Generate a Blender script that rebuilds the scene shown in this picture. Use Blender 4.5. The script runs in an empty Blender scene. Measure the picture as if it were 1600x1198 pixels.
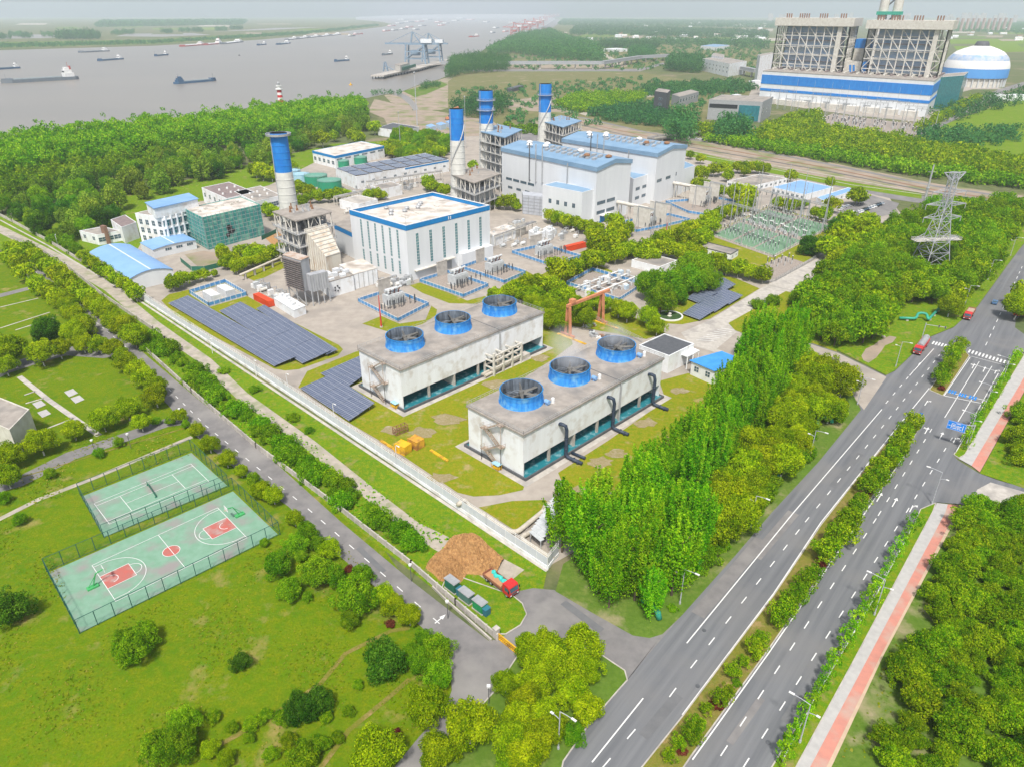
import bpy, math, random
import numpy as np
from mathutils import Vector, Matrix
R = math.radians
SC = bpy.context.scene
COL = SC.collection
# ---------------------------------------------------------------- camera, light, exposure
CAMH = 105.3
PITCH = math.atan((599 - 18) / 1109.0)
cam = bpy.data.cameras.new('camera'); camo = bpy.data.objects.new('camera', cam); COL.objects.link(camo)
camo.location = (0, 0, CAMH); camo.rotation_euler = (R(90) - PITCH, 0, 0)
cam.sensor_width = 36; cam.lens = 36 * 1109 / 1600; cam.clip_start = 1; cam.clip_end = 60000
SC.camera = camo
SUN_EL, SUN_AZ = R(58), R(186)          # azimuth: clockwise from +Y
world = bpy.data.worlds.new('World'); SC.world = world; world.use_nodes = True
nt = world.node_tree; bg = nt.nodes['Background']
sky = nt.nodes.new('ShaderNodeTexSky'); sky.sky_type = 'NISHITA'; sky.sun_disc = False
sky.sun_elevation = SUN_EL; sky.sun_rotation = SUN_AZ; sky.air_density = 1.0; sky.dust_density = 3.0; sky.ozone_density = 1.5
hs = nt.nodes.new('ShaderNodeHueSaturation'); hs.inputs['Saturation'].default_value = 0.55
nt.links.new(sky.outputs[0], hs.inputs['Color']); nt.links.new(hs.outputs[0], bg.inputs['Color'])
bg.inputs['Strength'].default_value = 0.082
sl = bpy.data.lights.new('sun', 'SUN'); sl.energy = 2.3; sl.angle = R(6); sl.color = (1, 0.95, 0.87)
so = bpy.data.objects.new('sun', sl); COL.objects.link(so)
so.rotation_euler = (R(90) - SUN_EL, 0, -SUN_AZ + math.pi)
so.location = (0, 0, 400)
vs = SC.view_settings
SC.display_settings.display_device = 'sRGB'
vs.view_transform = 'Standard'; vs.look = 'None'; vs.gamma = 1; vs.use_curve_mapping = False
vs.exposure = 1.05
HAZE = .9e-4
cy = SC.cycles
cy.use_denoising = True
try: cy.denoiser = 'OPENIMAGEDENOISE'
except Exception: pass
cy.max_bounces = 6; cy.diffuse_bounces = 3; cy.glossy_bounces = 3; cy.transmission_bounces = 4; cy.volume_bounces = 1
cy.transparent_max_bounces = 8
cy.sample_clamp_indirect = 6

# ---------------------------------------------------------------- photo pixel -> world
_cp, _sp = math.cos(PITCH), math.sin(PITCH)
def P(px, py, z=0.0):
    x = (px - 800) / 1109.0; y = (599 - py) / 1109.0
    d = Vector((x, _cp + y * _sp, -_sp + y * _cp))
    t = (z - CAMH) / d.z
    return Vector((d.x * t, d.y * t, z))
def up(b, py):
    """height above the ground point b that shows at photo row py"""
    k = (599 - py) / 1109.0
    # (v.z)/(v.y) relation: ray (y: _cp + k*_sp, z: -_sp + k*_cp)
    return CAMH + b.y * (-_sp + k * _cp) / (_cp + k * _sp)

# ---------------------------------------------------------------- helpers
class MB:
    def __init__(s): s.v = []; s.f = []; s.mi = []; s.m = 0
    def face(s, pts):
        n = len(s.v); s.v += [tuple(p) for p in pts]; s.f.append(tuple(range(n, n + len(pts)))); s.mi.append(s.m); return s
    def _quads(s, vs, fs):
        n = len(s.v); s.v += [tuple(p) for p in vs]
        for f in fs: s.f.append(tuple(i + n for i in f)); s.mi.append(s.m)
        return s
    def box(s, c, d, rz=0, top=True):
        """c: centre of the bottom face, d: size"""
        x, y, h = d[0] / 2, d[1] / 2, d[2]; cs, sn = math.cos(rz), math.sin(rz); v = []
        for dz in (0, h):
            for (a, b) in ((-x, -y), (x, -y), (x, y), (-x, y)):
                v.append((c[0] + a * cs - b * sn, c[1] + a * sn + b * cs, c[2] + dz))
        return s._quads(v, [(3, 2, 1, 0), (4, 5, 6, 7), (0, 1, 5, 4), (1, 2, 6, 5), (2, 3, 7, 6), (3, 0, 4, 7)])
    def bx(s, x0, x1, y0, y1, z0, z1):
        return s.box(((x0 + x1) / 2, (y0 + y1) / 2, z0), (x1 - x0, y1 - y0, z1 - z0))
    def prism(s, poly, z0, z1):
        n = len(poly); v = [(p[0], p[1], z0) for p in poly] + [(p[0], p[1], z1) for p in poly]
        a = sum(poly[i][0] * poly[(i + 1) % n][1] - poly[(i + 1) % n][0] * poly[i][1] for i in range(n))
        f = [tuple(range(n, 2 * n)), tuple(range(n - 1, -1, -1))] + [(i, (i + 1) % n, n + (i + 1) % n, n + i) for i in range(n)]
        if a < 0: f = [tuple(reversed(q)) for q in f]
        return s._quads(v, f)
    def cyl(s, c, r0, r1, h, n=16, cap=True, a0=0):
        v = []
        for (r, z) in ((r0, 0), (r1, h)):
            for i in range(n):
                a = a0 + 2 * math.pi * i / n; v.append((c[0] + r * math.cos(a), c[1] + r * math.sin(a), c[2] + z))
        f = [(i, (i + 1) % n, n + (i + 1) % n, n + i) for i in range(n)]
        if cap: f += [tuple(range(n, 2 * n)), tuple(range(n - 1, -1, -1))]
        return s._quads(v, f)
    def lathe(s, c, prof, n=24):
        v = []; f = []
        for (r, z) in prof:
            for i in range(n):
                a = 2 * math.pi * i / n; v.append((c[0] + r * math.cos(a), c[1] + r * math.sin(a), c[2] + z))
        for k in range(len(prof) - 1):
            for i in range(n):
                j = (i + 1) % n; f.append((k * n + i, k * n + j, (k + 1) * n + j, (k + 1) * n + i))
        return s._quads(v, f)
    def tube(s, pts, r, n=8, cap=True):
        pts = [Vector(p) for p in pts]; rs = r if isinstance(r, (list, tuple)) else [r] * len(pts); v = []; f = []
        u = None
        for i, p in enumerate(pts):
            d = ((pts[min(i + 1, len(pts) - 1)] - p).normalized() + (p - pts[max(i - 1, 0)]).normalized())
            d = d.normalized() if d.length > 1e-6 else Vector((0, 0, 1))
            if u is None: u = d.cross(Vector((0, 0, 1)) if abs(d.z) < .95 else Vector((1, 0, 0))).normalized()
            else:
                u = (u - d * u.dot(d)); u = u.normalized()
            w = d.cross(u)
            for k in range(n):
                a = 2 * math.pi * k / n; v.append(p + (u * math.cos(a) + w * math.sin(a)) * rs[i])
        for i in range(len(pts) - 1):
            for k in range(n):
                j = (k + 1) % n; f.append((i * n + k, i * n + j, (i + 1) * n + j, (i + 1) * n + k))
        if cap: f += [tuple(range(n - 1, -1, -1)), tuple(range((len(pts) - 1) * n, len(pts) * n))]
        return s._quads(v, f)
    def bar(s, a, b, w, h=None):
        a = Vector(a); b = Vector(b); d = (b - a)
        if d.length < 1e-6: return s
        d = d.normalized(); u = d.cross(Vector((0, 0, 1)) if abs(d.z) < .98 else Vector((1, 0, 0))).normalized(); w2 = d.cross(u); h = h or w
        v = [p + u * (x * w / 2) + w2 * (y * h / 2) for p in (a, b) for (x, y) in ((-1, -1), (1, -1), (1, 1), (-1, 1))]
        return s._quads(v, [(3, 2, 1, 0), (4, 5, 6, 7), (0, 1, 5, 4), (1, 2, 6, 5), (2, 3, 7, 6), (3, 0, 4, 7)])
    def build(s, name, mat, parent=None, smooth=False):
        me = bpy.data.meshes.new(name); me.from_pydata(s.v, [], s.f)
        mats = mat if isinstance(mat, (list, tuple)) else [mat]
        for m in mats: me.materials.append(m)
        if len(mats) > 1: me.polygons.foreach_set('material_index', s.mi)
        if smooth: me.polygons.foreach_set('use_smooth', [True] * len(s.f))
        me.update()
        o = bpy.data.objects.new(name, me); COL.objects.link(o)
        if parent is not None: o.parent = parent
        return o
def tag(o, label, cat, group=None, kind=None):
    if label: o['label'] = label
    if cat: o['category'] = cat
    if group: o['group'] = group
    if kind: o['kind'] = kind
    return o
def thing(name, label, cat, loc=(0, 0, 0), rz=0, group=None):
    o = bpy.data.objects.new(name, None); COL.objects.link(o); o.empty_display_size = .5
    o.location = loc; o.rotation_euler = (0, 0, rz); return tag(o, label, cat, group)
def dup(root, loc, rz=0, scale=None, label=None, group=None):
    r = root.copy(); COL.objects.link(r); r.location = loc; r.rotation_euler = (0, 0, rz)
    if scale: r.scale = scale if isinstance(scale, (tuple, list)) else (scale,) * 3
    if label: r['label'] = label
    if group: r['group'] = group
    for ch in KIDS(root):
        c = ch.copy(); COL.objects.link(c); c.parent = r
        for g in KIDS(ch):
            d = g.copy(); COL.objects.link(d); d.parent = c
    return r
_kids = {}
def KIDS(o):
    if o.name not in _kids: _kids[o.name] = list(o.children)
    return _kids[o.name]
def struct(name, mb, mat): return tag(mb.build(name, mat), None, None, kind='structure')
ORD = ['first', 'second', 'third', 'fourth', 'fifth', 'sixth', 'seventh', 'eighth', 'ninth', 'tenth', 'eleventh', 'twelfth', 'thirteenth', 'fourteenth', 'fifteenth', 'sixteenth', 'seventeenth', 'eighteenth', 'nineteenth', 'twentieth']
def ordn(i):
    if i < 20: return ORD[i]
    t = ['twenty', 'thirty', 'forty', 'fifty', 'sixty'][(i + 1) // 10 - 2]
    return t + ['th', '-first', '-second', '-third', '-fourth', '-fifth', '-sixth', '-seventh', '-eighth', '-ninth'][(i + 1) % 10] if (i + 1) % 10 else t[:-1] + 'ieth'
def rect3(N, L, Rr, h=0):
    """near, left, right corner pixels at height h -> origin, angle of the N->R side, length N->R, length N->L (true rectangle)"""
    n, l, r = P(*N, h), P(*L, h), P(*Rr, h)
    e1 = (r - n).xy; e2 = (l - n).xy
    a1 = math.atan2(e1.y, e1.x); a2 = math.atan2(e2.y, e2.x) - math.pi / 2
    da = (a2 - a1 + math.pi) % (2 * math.pi) - math.pi
    a = a1 + da / 2
    return n.xy, a, e1.length, e2.length

# ---------------------------------------------------------------- materials
def nodes(name):
    m = bpy.data.materials.new(name); m.use_nodes = True; t = m.node_tree; b = t.nodes['Principled BSDF']
    return m, t, b
def mat(name, c, c2=None, scale=1.0, rough=.7, metal=0, detail=4, stretch=None, rot=0, bump=0, lo=.35, hi=.65, c3=None, s3=.1, spec=.3):
    m, t, b = nodes(name)
    b.inputs['Roughness'].default_value = rough; b.inputs['Metallic'].default_value = metal
    b.inputs['Specular IOR Level'].default_value = spec
    c2 = c2 or tuple(x * .8 for x in c)
    tc = t.nodes.new('ShaderNodeTexCoord'); src = tc.outputs['Object']
    if rot:
        mq = t.nodes.new('ShaderNodeMapping'); mq.inputs['Rotation'].default_value = (0, 0, -rot); t.links.new(src, mq.inputs[0]); src = mq.outputs[0]
    if stretch:
        mp = t.nodes.new('ShaderNodeMapping'); mp.inputs['Scale'].default_value = stretch; t.links.new(src, mp.inputs[0]); src = mp.outputs[0]
    n = t.nodes.new('ShaderNodeTexNoise'); n.inputs['Scale'].default_value = scale; n.inputs['Detail'].default_value = detail; n.inputs['Roughness'].default_value = .6
    t.links.new(src, n.inputs['Vector'])
    mr = t.nodes.new('ShaderNodeMapRange'); mr.inputs[1].default_value = lo; mr.inputs[2].default_value = hi; t.links.new(n.outputs['Fac'], mr.inputs[0])
    mx = t.nodes.new('ShaderNodeMix'); mx.data_type = 'RGBA'; mx.inputs[6].default_value = (*c, 1); mx.inputs[7].default_value = (*c2, 1)
    t.links.new(mr.outputs[0], mx.inputs[0]); out = mx.outputs[2]
    if c3:
        n2 = t.nodes.new('ShaderNodeTexNoise'); n2.inputs['Scale'].default_value = s3; n2.inputs['Detail'].default_value = 5; t.links.new(tc.outputs['Object'], n2.inputs['Vector'])
        mr2 = t.nodes.new('ShaderNodeMapRange'); mr2.inputs[1].default_value = .5; mr2.inputs[2].default_value = .68; t.links.new(n2.outputs['Fac'], mr2.inputs[0])
        m2 = t.nodes.new('ShaderNodeMix'); m2.data_type = 'RGBA'; m2.inputs[7].default_value = (*c3, 1); t.links.new(mr2.outputs[0], m2.inputs[0]); t.links.new(out, m2.inputs[6]); out = m2.outputs[2]
    t.links.new(out, b.inputs['Base Color'])
    if bump:
        bp = t.nodes.new('ShaderNodeBump'); bp.inputs['Strength'].default_value = min(1, bump); bp.inputs['Distance'].default_value = bump; t.links.new(n.outputs['Fac'], bp.inputs['Height']); t.links.new(bp.outputs[0], b.inputs['Normal'])
    return m
def flat(name, c, rough=.6, metal=0): return mat(name, c, tuple(x * .88 for x in c), .7, rough, metal)
def grass(name, a, b_, c, d=None, s=1.0):
    """three greens mixed at three sizes, with bare tan patches"""
    m, t, b = nodes(name); b.inputs['Roughness'].default_value = .95; b.inputs['Specular IOR Level'].default_value = .1
    tc = t.nodes.new('ShaderNodeTexCoord'); cur = None
    def nz(scale, det, lo, hi):
        n = t.nodes.new('ShaderNodeTexNoise'); n.inputs['Scale'].default_value = scale; n.inputs['Detail'].default_value = det; n.inputs['Roughness'].default_value = .65
        t.links.new(tc.outputs['Object'], n.inputs['Vector']); mr = t.nodes.new('ShaderNodeMapRange'); mr.inputs[1].default_value = lo; mr.inputs[2].default_value = hi
        t.links.new(n.outputs['Fac'], mr.inputs[0]); return n, mr.outputs[0]
    def mix(f, x, y):
        mx = t.nodes.new('ShaderNodeMix'); mx.data_type = 'RGBA'; t.links.new(f, mx.inputs[0])
        for i, q in ((6, x), (7, y)):
            if isinstance(q, tuple): mx.inputs[i].default_value = (*q, 1)
            else: t.links.new(q, mx.inputs[i])
        return mx.outputs[2]
    n1, f1 = nz(.055 * s, 6, .38, .62); n2, f2 = nz(.5 * s, 6, .4, .65); n3, f3 = nz(2.2 * s, 4, .35, .7); n4, f4 = nz(.11 * s, 8, .56, .72)
    o = mix(f1, a, b_); o = mix(f2, o, c); o = mix(f3, o, tuple(x * .72 for x in a))
    if d: o = mix(f4, o, d)
    t.links.new(o, b.inputs['Base Color'])
    bp = t.nodes.new('ShaderNodeBump'); bp.inputs['Strength'].default_value = .5; bp.inputs['Distance'].default_value = .25; t.links.new(n3.outputs['Fac'], bp.inputs['Height']); t.links.new(bp.outputs[0], b.inputs['Normal'])
    return m
def leafmat(name, dark, mid, tip, hue=.02, transl=.3):
    m = bpy.data.materials.new(name); m.use_nodes = True; t = m.node_tree; t.nodes.remove(t.nodes['Principled BSDF']); out = t.nodes['Material Output']
    at = t.nodes.new('ShaderNodeAttribute'); at.attribute_name = 'tint'
    cr = t.nodes.new('ShaderNodeValToRGB'); e = cr.color_ramp.elements; e[0].color = (*dark, 1); e[0].position = .05; e[1].color = (*tip, 1); e[1].position = .95
    k = e.new(.5); k.color = (*mid, 1)
    t.links.new(at.outputs['Fac'], cr.inputs[0])
    oi = t.nodes.new('ShaderNodeObjectInfo'); h = t.nodes.new('ShaderNodeHueSaturation')
    mr = t.nodes.new('ShaderNodeMapRange'); mr.inputs[3].default_value = .5 - hue; mr.inputs[4].default_value = .5 + hue; t.links.new(oi.outputs['Random'], mr.inputs[0]); t.links.new(mr.outputs[0], h.inputs['Hue'])
    ml = t.nodes.new('ShaderNodeMath'); ml.operation = 'MULTIPLY'; ml.inputs[1].default_value = 7.31; t.links.new(oi.outputs['Random'], ml.inputs[0])
    fr = t.nodes.new('ShaderNodeMath'); fr.operation = 'FRACT'; t.links.new(ml.outputs[0], fr.inputs[0])
    m2 = t.nodes.new('ShaderNodeMapRange'); m2.inputs[3].default_value = .8; m2.inputs[4].default_value = 1.2; t.links.new(fr.outputs[0], m2.inputs[0]); t.links.new(m2.outputs[0], h.inputs['Value'])
    t.links.new(cr.outputs[0], h.inputs['Color'])
    d = t.nodes.new('ShaderNodeBsdfDiffuse'); tr = t.nodes.new('ShaderNodeBsdfTranslucent'); mx = t.nodes.new('ShaderNodeMixShader'); mx.inputs[0].default_value = transl
    t.links.new(h.outputs[0], d.inputs[0]); t.links.new(h.outputs[0], tr.inputs[0]); t.links.new(d.outputs[0], mx.inputs[1]); t.links.new(tr.outputs[0], mx.inputs[2]); t.links.new(mx.outputs[0], out.inputs[0])
    return m
M = {}
M['concrete'] = mat('concrete_yard', (.37, .33, .285), (.30, .265, .23), .25, .9, detail=9, c3=(.255, .23, .205), s3=.06)
M['concrete2'] = mat('pale_concrete', (.47, .44, .40), (.36, .335, .30), .6, .9, detail=8, c3=(.30, .28, .26), s3=.15)
M['roofconc'] = mat('roof_concrete', (.35, .315, .28), (.25, .225, .20), .35, .9, detail=9, c3=(.19, .18, .17), s3=.12)
M['asphalt'] = mat('asphalt', (.168, .173, .182), (.115, .12, .13), .55, .85, detail=9, stretch=(.035, 1, 1), rot=R(50.5), c3=(.17, .168, .168), s3=.05)
M['asphalt2'] = mat('old_asphalt', (.20, .19, .188), (.155, .15, .15), .4, .9, detail=8, c3=(.24, .23, .22), s3=.08)
M['path'] = mat('dirt_path', (.42, .37, .31), (.30, .27, .23), .5, .95, detail=8, c3=(.24, .25, .15), s3=.2)
M['white'] = flat('white_line_paint', (.70, .70, .69))
M['whitewall'] = mat('stained_white_wall', (.75, .775, .80), (.67, .68, .685), .3, .8, detail=9, stretch=(1, 1, .18), c3=(.56, .54, .51), s3=.3)
M['cladding'] = mat('white_cladding', (.66, .68, .70), (.60, .62, .645), .2, .5, detail=5, stretch=(1, 1, .15))
M['cream'] = mat('cream_steel', (.60, .58, .53), (.48, .45, .40), .4, .7, detail=6)
M['blue'] = mat('blue_paint', (.012, .16, .52), (.02, .22, .60), .6, .55, detail=6, stretch=(1, 1, .2))
M['fanblue'] = mat('fan_stack_blue', (.015, .16, .50), (.04, .26, .62), .9, .65, detail=8, stretch=(1, 1, .12), c3=(.13, .34, .55), s3=.5)
M['bandblue'] = flat('band_blue', (.01, .20, .50), .5)
M['roofblue'] = mat('blue_sheet_roof', (.17, .32, .56), (.22, .38, .62), .08, .5, detail=5)
M['roofblue2'] = mat('slate_blue_roof', (.16, .27, .40), (.21, .33, .46), .12, .55, detail=6)
M['dark'] = flat('dark_opening', (.02, .022, .025), .6)
M['glass'] = mat('window_glass', (.035, .07, .10), (.06, .11, .15), .5, .15, 0, spec=.6)
M['tealglass'] = mat('teal_glass', (.02, .13, .16), (.03, .19, .22), .4, .2, spec=.6)
M['steel'] = mat('galvanised_steel', (.45, .46, .47), (.36, .37, .38), .8, .5, .3)
M['grey'] = mat('grey_paint', (.33, .34, .35), (.26, .27, .28), .8, .6)
M['darkgrey'] = mat('dark_grey', (.10, .105, .115), (.075, .08, .088), .8, .6)
M['rust'] = mat('rusty_steel', (.28, .14, .07), (.18, .10, .06), 1.2, .85)
M['pipegreen'] = mat('green_pipe', (.03, .33, .22), (.04, .26, .19), .5, .5)
M['pipedark'] = mat('navy_pipe', (.022, .035, .06), (.04, .055, .085), .8, .5)
M['pipecream'] = mat('cream_pipe', (.50, .46, .39), (.40, .36, .30), .8, .7)
M['orange'] = mat('orange_steel', (.58, .25, .13), (.46, .18, .09), .6, .7)
M['red'] = mat('red_paint', (.55, .03, .03), (.45, .03, .03), .6, .45)
M['containerred'] = mat('container_red', (.62, .07, .02), (.52, .06, .02), .5, .55)
M['yellow'] = mat('yellow_paint', (.72, .42, .015), (.60, .34, .02), .7, .6, c3=(.30, .16, .04), s3=.6)
M['green'] = mat('green_cabinet', (.02, .15, .09), (.025, .12, .08), .7, .6)
M['tyre'] = flat('tyre_rubber', (.02, .02, .02), .9)
M['trunk'] = mat('bark', (.13, .10, .07), (.09, .07, .05), 3, .95)
M['limewash'] = flat('limewashed_bark', (.62, .60, .56), .95)
M['soil'] = mat('red_soil', (.44, .25, .10), (.30, .165, .07), 1.6, 1, detail=9, bump=.4)
M['grass'] = grass('lawn_grass', (.12, .20, .002), (.055, .16, .003), (.175, .20, .004), (.28, .22, .075))
M['verge'] = grass('verge_grass', (.12, .24, .006), (.06, .18, .006), (.24, .25, .012), (.28, .21, .09), 1.6)
M['plantgrass'] = grass('yard_grass', (.20, .25, .005), (.11, .21, .005), (.32, .24, .025), (.34, .26, .12), 1.8)
M['field'] = grass('far_fields', (.10, .135, .05), (.19, .165, .10), (.13, .15, .05), (.30, .23, .17), .11)
M['scrub'] = grass('scrub', (.10, .19, .02), (.17, .19, .05), (.08, .15, .015), (.34, .27, .18), .5)
M['mud'] = mat('bare_ground', (.33, .26, .205), (.24, .20, .155), .09, 1, detail=10, c3=(.15, .18, .06), s3=.05)
# ---------------------------------------------------------------- ground, water, roads
_sn = [0]
def sheet(name, px, z, m):
    _sn[0] += 1; z += .0002 * _sn[0]
    mb = MB(); pts = [P(x, y, z) for x, y in px]
    mb.face(pts); o = struct(name, mb, m); return o
mb = MB(); mb.face([(-15000, -400, 0), (15000, -400, 0), (15000, 15000, 0), (-15000, 15000, 0)]); struct('ground', mb, M['field'])
# river
wm, wt, wb = nodes('river_water'); wb.inputs['Base Color'].default_value = (.20, .185, .17, 1); wb.inputs['Roughness'].default_value = .3; wb.inputs['Specular IOR Level'].default_value = .22
tc = wt.nodes.new('ShaderNodeTexCoord'); mp_ = wt.nodes.new('ShaderNodeMapping'); mp_.inputs['Scale'].default_value = (.0022, .006, 1); mp_.inputs['Rotation'].default_value = (0, 0, R(-14)); n0 = wt.nodes.new('ShaderNodeTexNoise'); n0.inputs['Scale'].default_value = 1; n0.inputs['Detail'].default_value = 9; mx_ = wt.nodes.new('ShaderNodeMix'); mx_.data_type = 'RGBA'; mx_.inputs[6].default_value = (.17, .158, .142, 1); mx_.inputs[7].default_value = (.25, .222, .19, 1)
wt.links.new(tc.outputs['Object'], mp_.inputs[0]); wt.links.new(mp_.outputs[0], n0.inputs['Vector']); wt.links.new(n0.outputs['Fac'], mx_.inputs[0]); wt.links.new(mx_.outputs[2], wb.inputs['Base Color'])
wn = wt.nodes.new('ShaderNodeTexNoise'); wn.inputs['Scale'].default_value = .12; wn.inputs['Detail'].default_value = 6
wt.links.new(tc.outputs['Object'], wn.inputs['Vector']); bp = wt.nodes.new('ShaderNodeBump'); bp.inputs['Strength'].default_value = .35; bp.inputs['Distance'].default_value = .6
wt.links.new(wn.outputs['Fac'], bp.inputs['Height']); wt.links.new(bp.outputs[0], wb.inputs['Normal']); M['water'] = wm
river = [(-900, 330), (-300, 250), (0, 226), (300, 196), (430, 180), (581, 152), (600, 148), (624, 145), (651, 134), (687, 124), (698, 119), (720, 100), (745, 86), (760, 75), (790, 64), (815, 52), (853, 40), (868, 30), (857, 23.4),
         (768, 22.2), (690, 22.6), (613, 24.5), (556, 27), (556, 31), (592, 34), (613, 38), (600, 42), (560, 47), (480, 56), (400, 63), (240, 72), (100, 76), (0, 79), (-900, 95)]
sheet('river', river, .03, M['water'])
sheet('mud_flat', [(600, 149), (624, 146), (651, 135), (687, 125), (700, 121), (740, 130), (760, 150), (690, 172), (652, 174), (610, 160)], .05, M['mud'])
sheet('creek', [(612, 148), (624, 144), (640, 152), (652, 166), (655, 176), (648, 176), (640, 164), (626, 152)], .075, M['water'])
sheet('shore_grass', [(630, 143), (655, 136), (690, 128), (700, 133), (665, 148), (648, 152)], .078, M['scrub'])
for px in ([(0, 54), (0, 61), (75, 60), (120, 57), (160, 55)], [(180, 57), (250, 58), (330, 55), (300, 52), (200, 53)], [(330, 50), (430, 47), (500, 43), (430, 44)]): sheet('pond', px, .04, M['water'])
for px in ([(0, 66), (0, 75), (240, 69), (480, 53), (590, 41), (480, 48), (240, 62)],): sheet('river_bank', px, .05, M['scrub'])
# bare belts right of the plant (canal works) and towards the port
sheet('bare_strip', [(860, 178), (905, 180), (1010, 205), (1160, 228), (1300, 255), (1460, 287), (1640, 312), (1640, 330), (1440, 302), (1300, 280), (1140, 250), (1000, 228), (900, 208), (830, 192)], .06, M['mud'])
sheet('service_road', [(1060, 236), (1200, 264), (1330, 290), (1440, 306), (1640, 336), (1640, 350), (1440, 318), (1330, 302), (1200, 276), (1060, 248)], .08, M['asphalt2'])
sheet('green_strip', [(1020, 222), (1140, 250), (1300, 280), (1440, 303), (1440, 311), (1300, 289), (1140, 259), (1020, 232)], .10, M['verge'])
sheet('fallow_field', [(700, 140), (780, 108), (960, 108), (985, 130), (940, 140), (800, 150)], .06, M['scrub'])
sheet('bare_field', [(780, 100), (980, 97), (980, 105), (840, 112), (790, 108)], .07, M['mud'])
sheet('bare_field', [(770, 160), (860, 150), (910, 168), (890, 178), (800, 172)], .07, M['mud'])
sheet('fallow_field', [(585, 155), (640, 168), (650, 178), (600, 185), (575, 175)], .05, M['mud'])
sheet('building_site', [(600, 185), (660, 170), (770, 190), (800, 212), (770, 225), (690, 215), (610, 205)], .08, M['mud'])
sheet('canal', [(740, 190), (800, 200), (850, 205), (880, 215), (850, 226), (790, 212)], .09, M['asphalt2'])
sheet('far_road', [(905, 178), (960, 155), (1030, 147), (1032, 150), (968, 158), (918, 182)], .12, M['path'])
sheet('far_road', [(920, 72), (926, 71), (972, 100), (964, 101)], .12, M['path'])
sheet('farmland', [(1350, 228), (1420, 215), (1600, 150), (1640, 150), (1640, 250), (1530, 240)], .06, M['verge'])
sheet('site_road', [(1408, 214), (1560, 140), (1600, 128), (1600, 134), (1575, 143), (1438, 216)], .10, M['asphalt2'])
sheet('far_field', [(1480, 62), (1640, 60), (1640, 80), (1500, 84)], .06, M['verge'])
rgf = random.Random(77)
for k in range(46):
    x = rgf.choice([rgf.uniform(860, 1210), rgf.uniform(860, 1210), rgf.uniform(1480, 1640), rgf.uniform(-40, 560)]); y = rgf.uniform(36, 70) if x > 800 else rgf.uniform(36, 52); w = rgf.uniform(20, 70); h = rgf.uniform(1.2, 4) * (y / 50)
    sheet('field_strip', [(x, y), (x + w, y + rgf.uniform(-.6, .6)), (x + w + rgf.uniform(-8, 8), y + h), (x + rgf.uniform(-8, 8), y + h)], .06 + .002 * k, M[rgf.choice(['mud', 'scrub', 'verge', 'path', 'field', 'scrub'])])
M['oldfield'] = grass('old_field', (.16, .165, .06), (.12, .16, .045), (.22, .18, .10), (.32, .25, .18), .3)
sheet('old_field', [(700, 128), (720, 112), (1000, 113), (1090, 128), (1180, 142), (1100, 196), (1010, 206), (900, 182), (850, 180), (780, 200), (700, 170)], .055, M['oldfield']); sheet('old_field', [(690, 112), (1000, 108), (1060, 98), (1190, 110), (1190, 68), (930, 70), (860, 92), (760, 92)], .054, M['oldfield'])
# big lawns in front
sheet('front_lawn', [(-900, 470), (-60, 400), (60, 395), (560, 800), (700, 1000), (706, 1090), (640, 1260), (500, 1500), (-900, 1500)], .05, M['grass'])
sheet('service_verge', [(-60, 330), (20, 340), (220, 468), (855, 890), (830, 1010), (780, 1000), (500, 780), (300, 610), (60, 400), (-60, 380)], .06, M['verge'])
# plant yard
sheet('plant_yard', [(60, 366), (215, 462), (855, 885), (900, 860), (1110, 680), (1290, 545), (1470, 420), (1390, 310), (1180, 265), (900, 205), (700, 215), (520, 240), (300, 300), (120, 345)], .07, M['concrete'])
sheet('office_garden', [(20, 342), (110, 392), (190, 432), (250, 330), (420, 290), (500, 250), (700, 232), (700, 215), (520, 225), (300, 280), (100, 320)], .09, M['verge'])
G1 = [[(252, 470), (264, 460), (350, 440), (370, 452), (385, 462), (451, 500), (529, 539), (536, 546), (528, 556), (467, 577), (445, 579), (428, 576), (277, 495)],
      [(466, 605), (480, 580), (560, 548), (845, 480), (885, 500), (895, 538), (866, 560), (740, 640), (735, 700), (822, 752), (817, 765), (780, 773), (740, 775), (715, 769), (600, 692), (540, 657)],
      [(872, 738), (950, 688), (1040, 625), (1030, 595), (1075, 583), (1140, 600), (1060, 720), (905, 790), (880, 757)],
      [(748, 792), (800, 782), (852, 780), (862, 790), (806, 829)],
      [(566, 506), (596, 494), (624, 506), (665, 500), (674, 478), (683, 484), (681, 493), (660, 507), (612, 520)],
      [(640, 446), (660, 441), (730, 470), (757, 463), (766, 467), (745, 475), (702, 474), (660, 458)],
      [(786, 450), (812, 420), (825, 425), (846, 436), (800, 453)],
      [(790, 454), (845, 430), (900, 400), (960, 425), (890, 458), (1000, 500), (1040, 520), (1010, 530), (870, 505)],
      [(1040, 372), (1110, 365), (1200, 323), (1310, 350), (1260, 390), (1277, 400), (1249, 413), (1195, 440), (1120, 425)],
      [(1020, 480), (1060, 440), (1110, 425), (1150, 435), (1187, 451), (1110, 498), (1066, 507), (1030, 505)],
      [(1138, 505), (1228, 455), (1290, 470), (1310, 560), (1230, 545), (1148, 516)],
      [(905, 395), (960, 372), (1010, 385), (990, 400), (940, 410)], [(1040, 345), (1075, 345), (1060, 362), (1030, 368)],
      [(375, 430), (440, 408), (450, 416), (400, 440)]]
for i, px in enumerate(G1): sheet('yard_lawn', px, .095 + .003 * i, M['plantgrass'])
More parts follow.
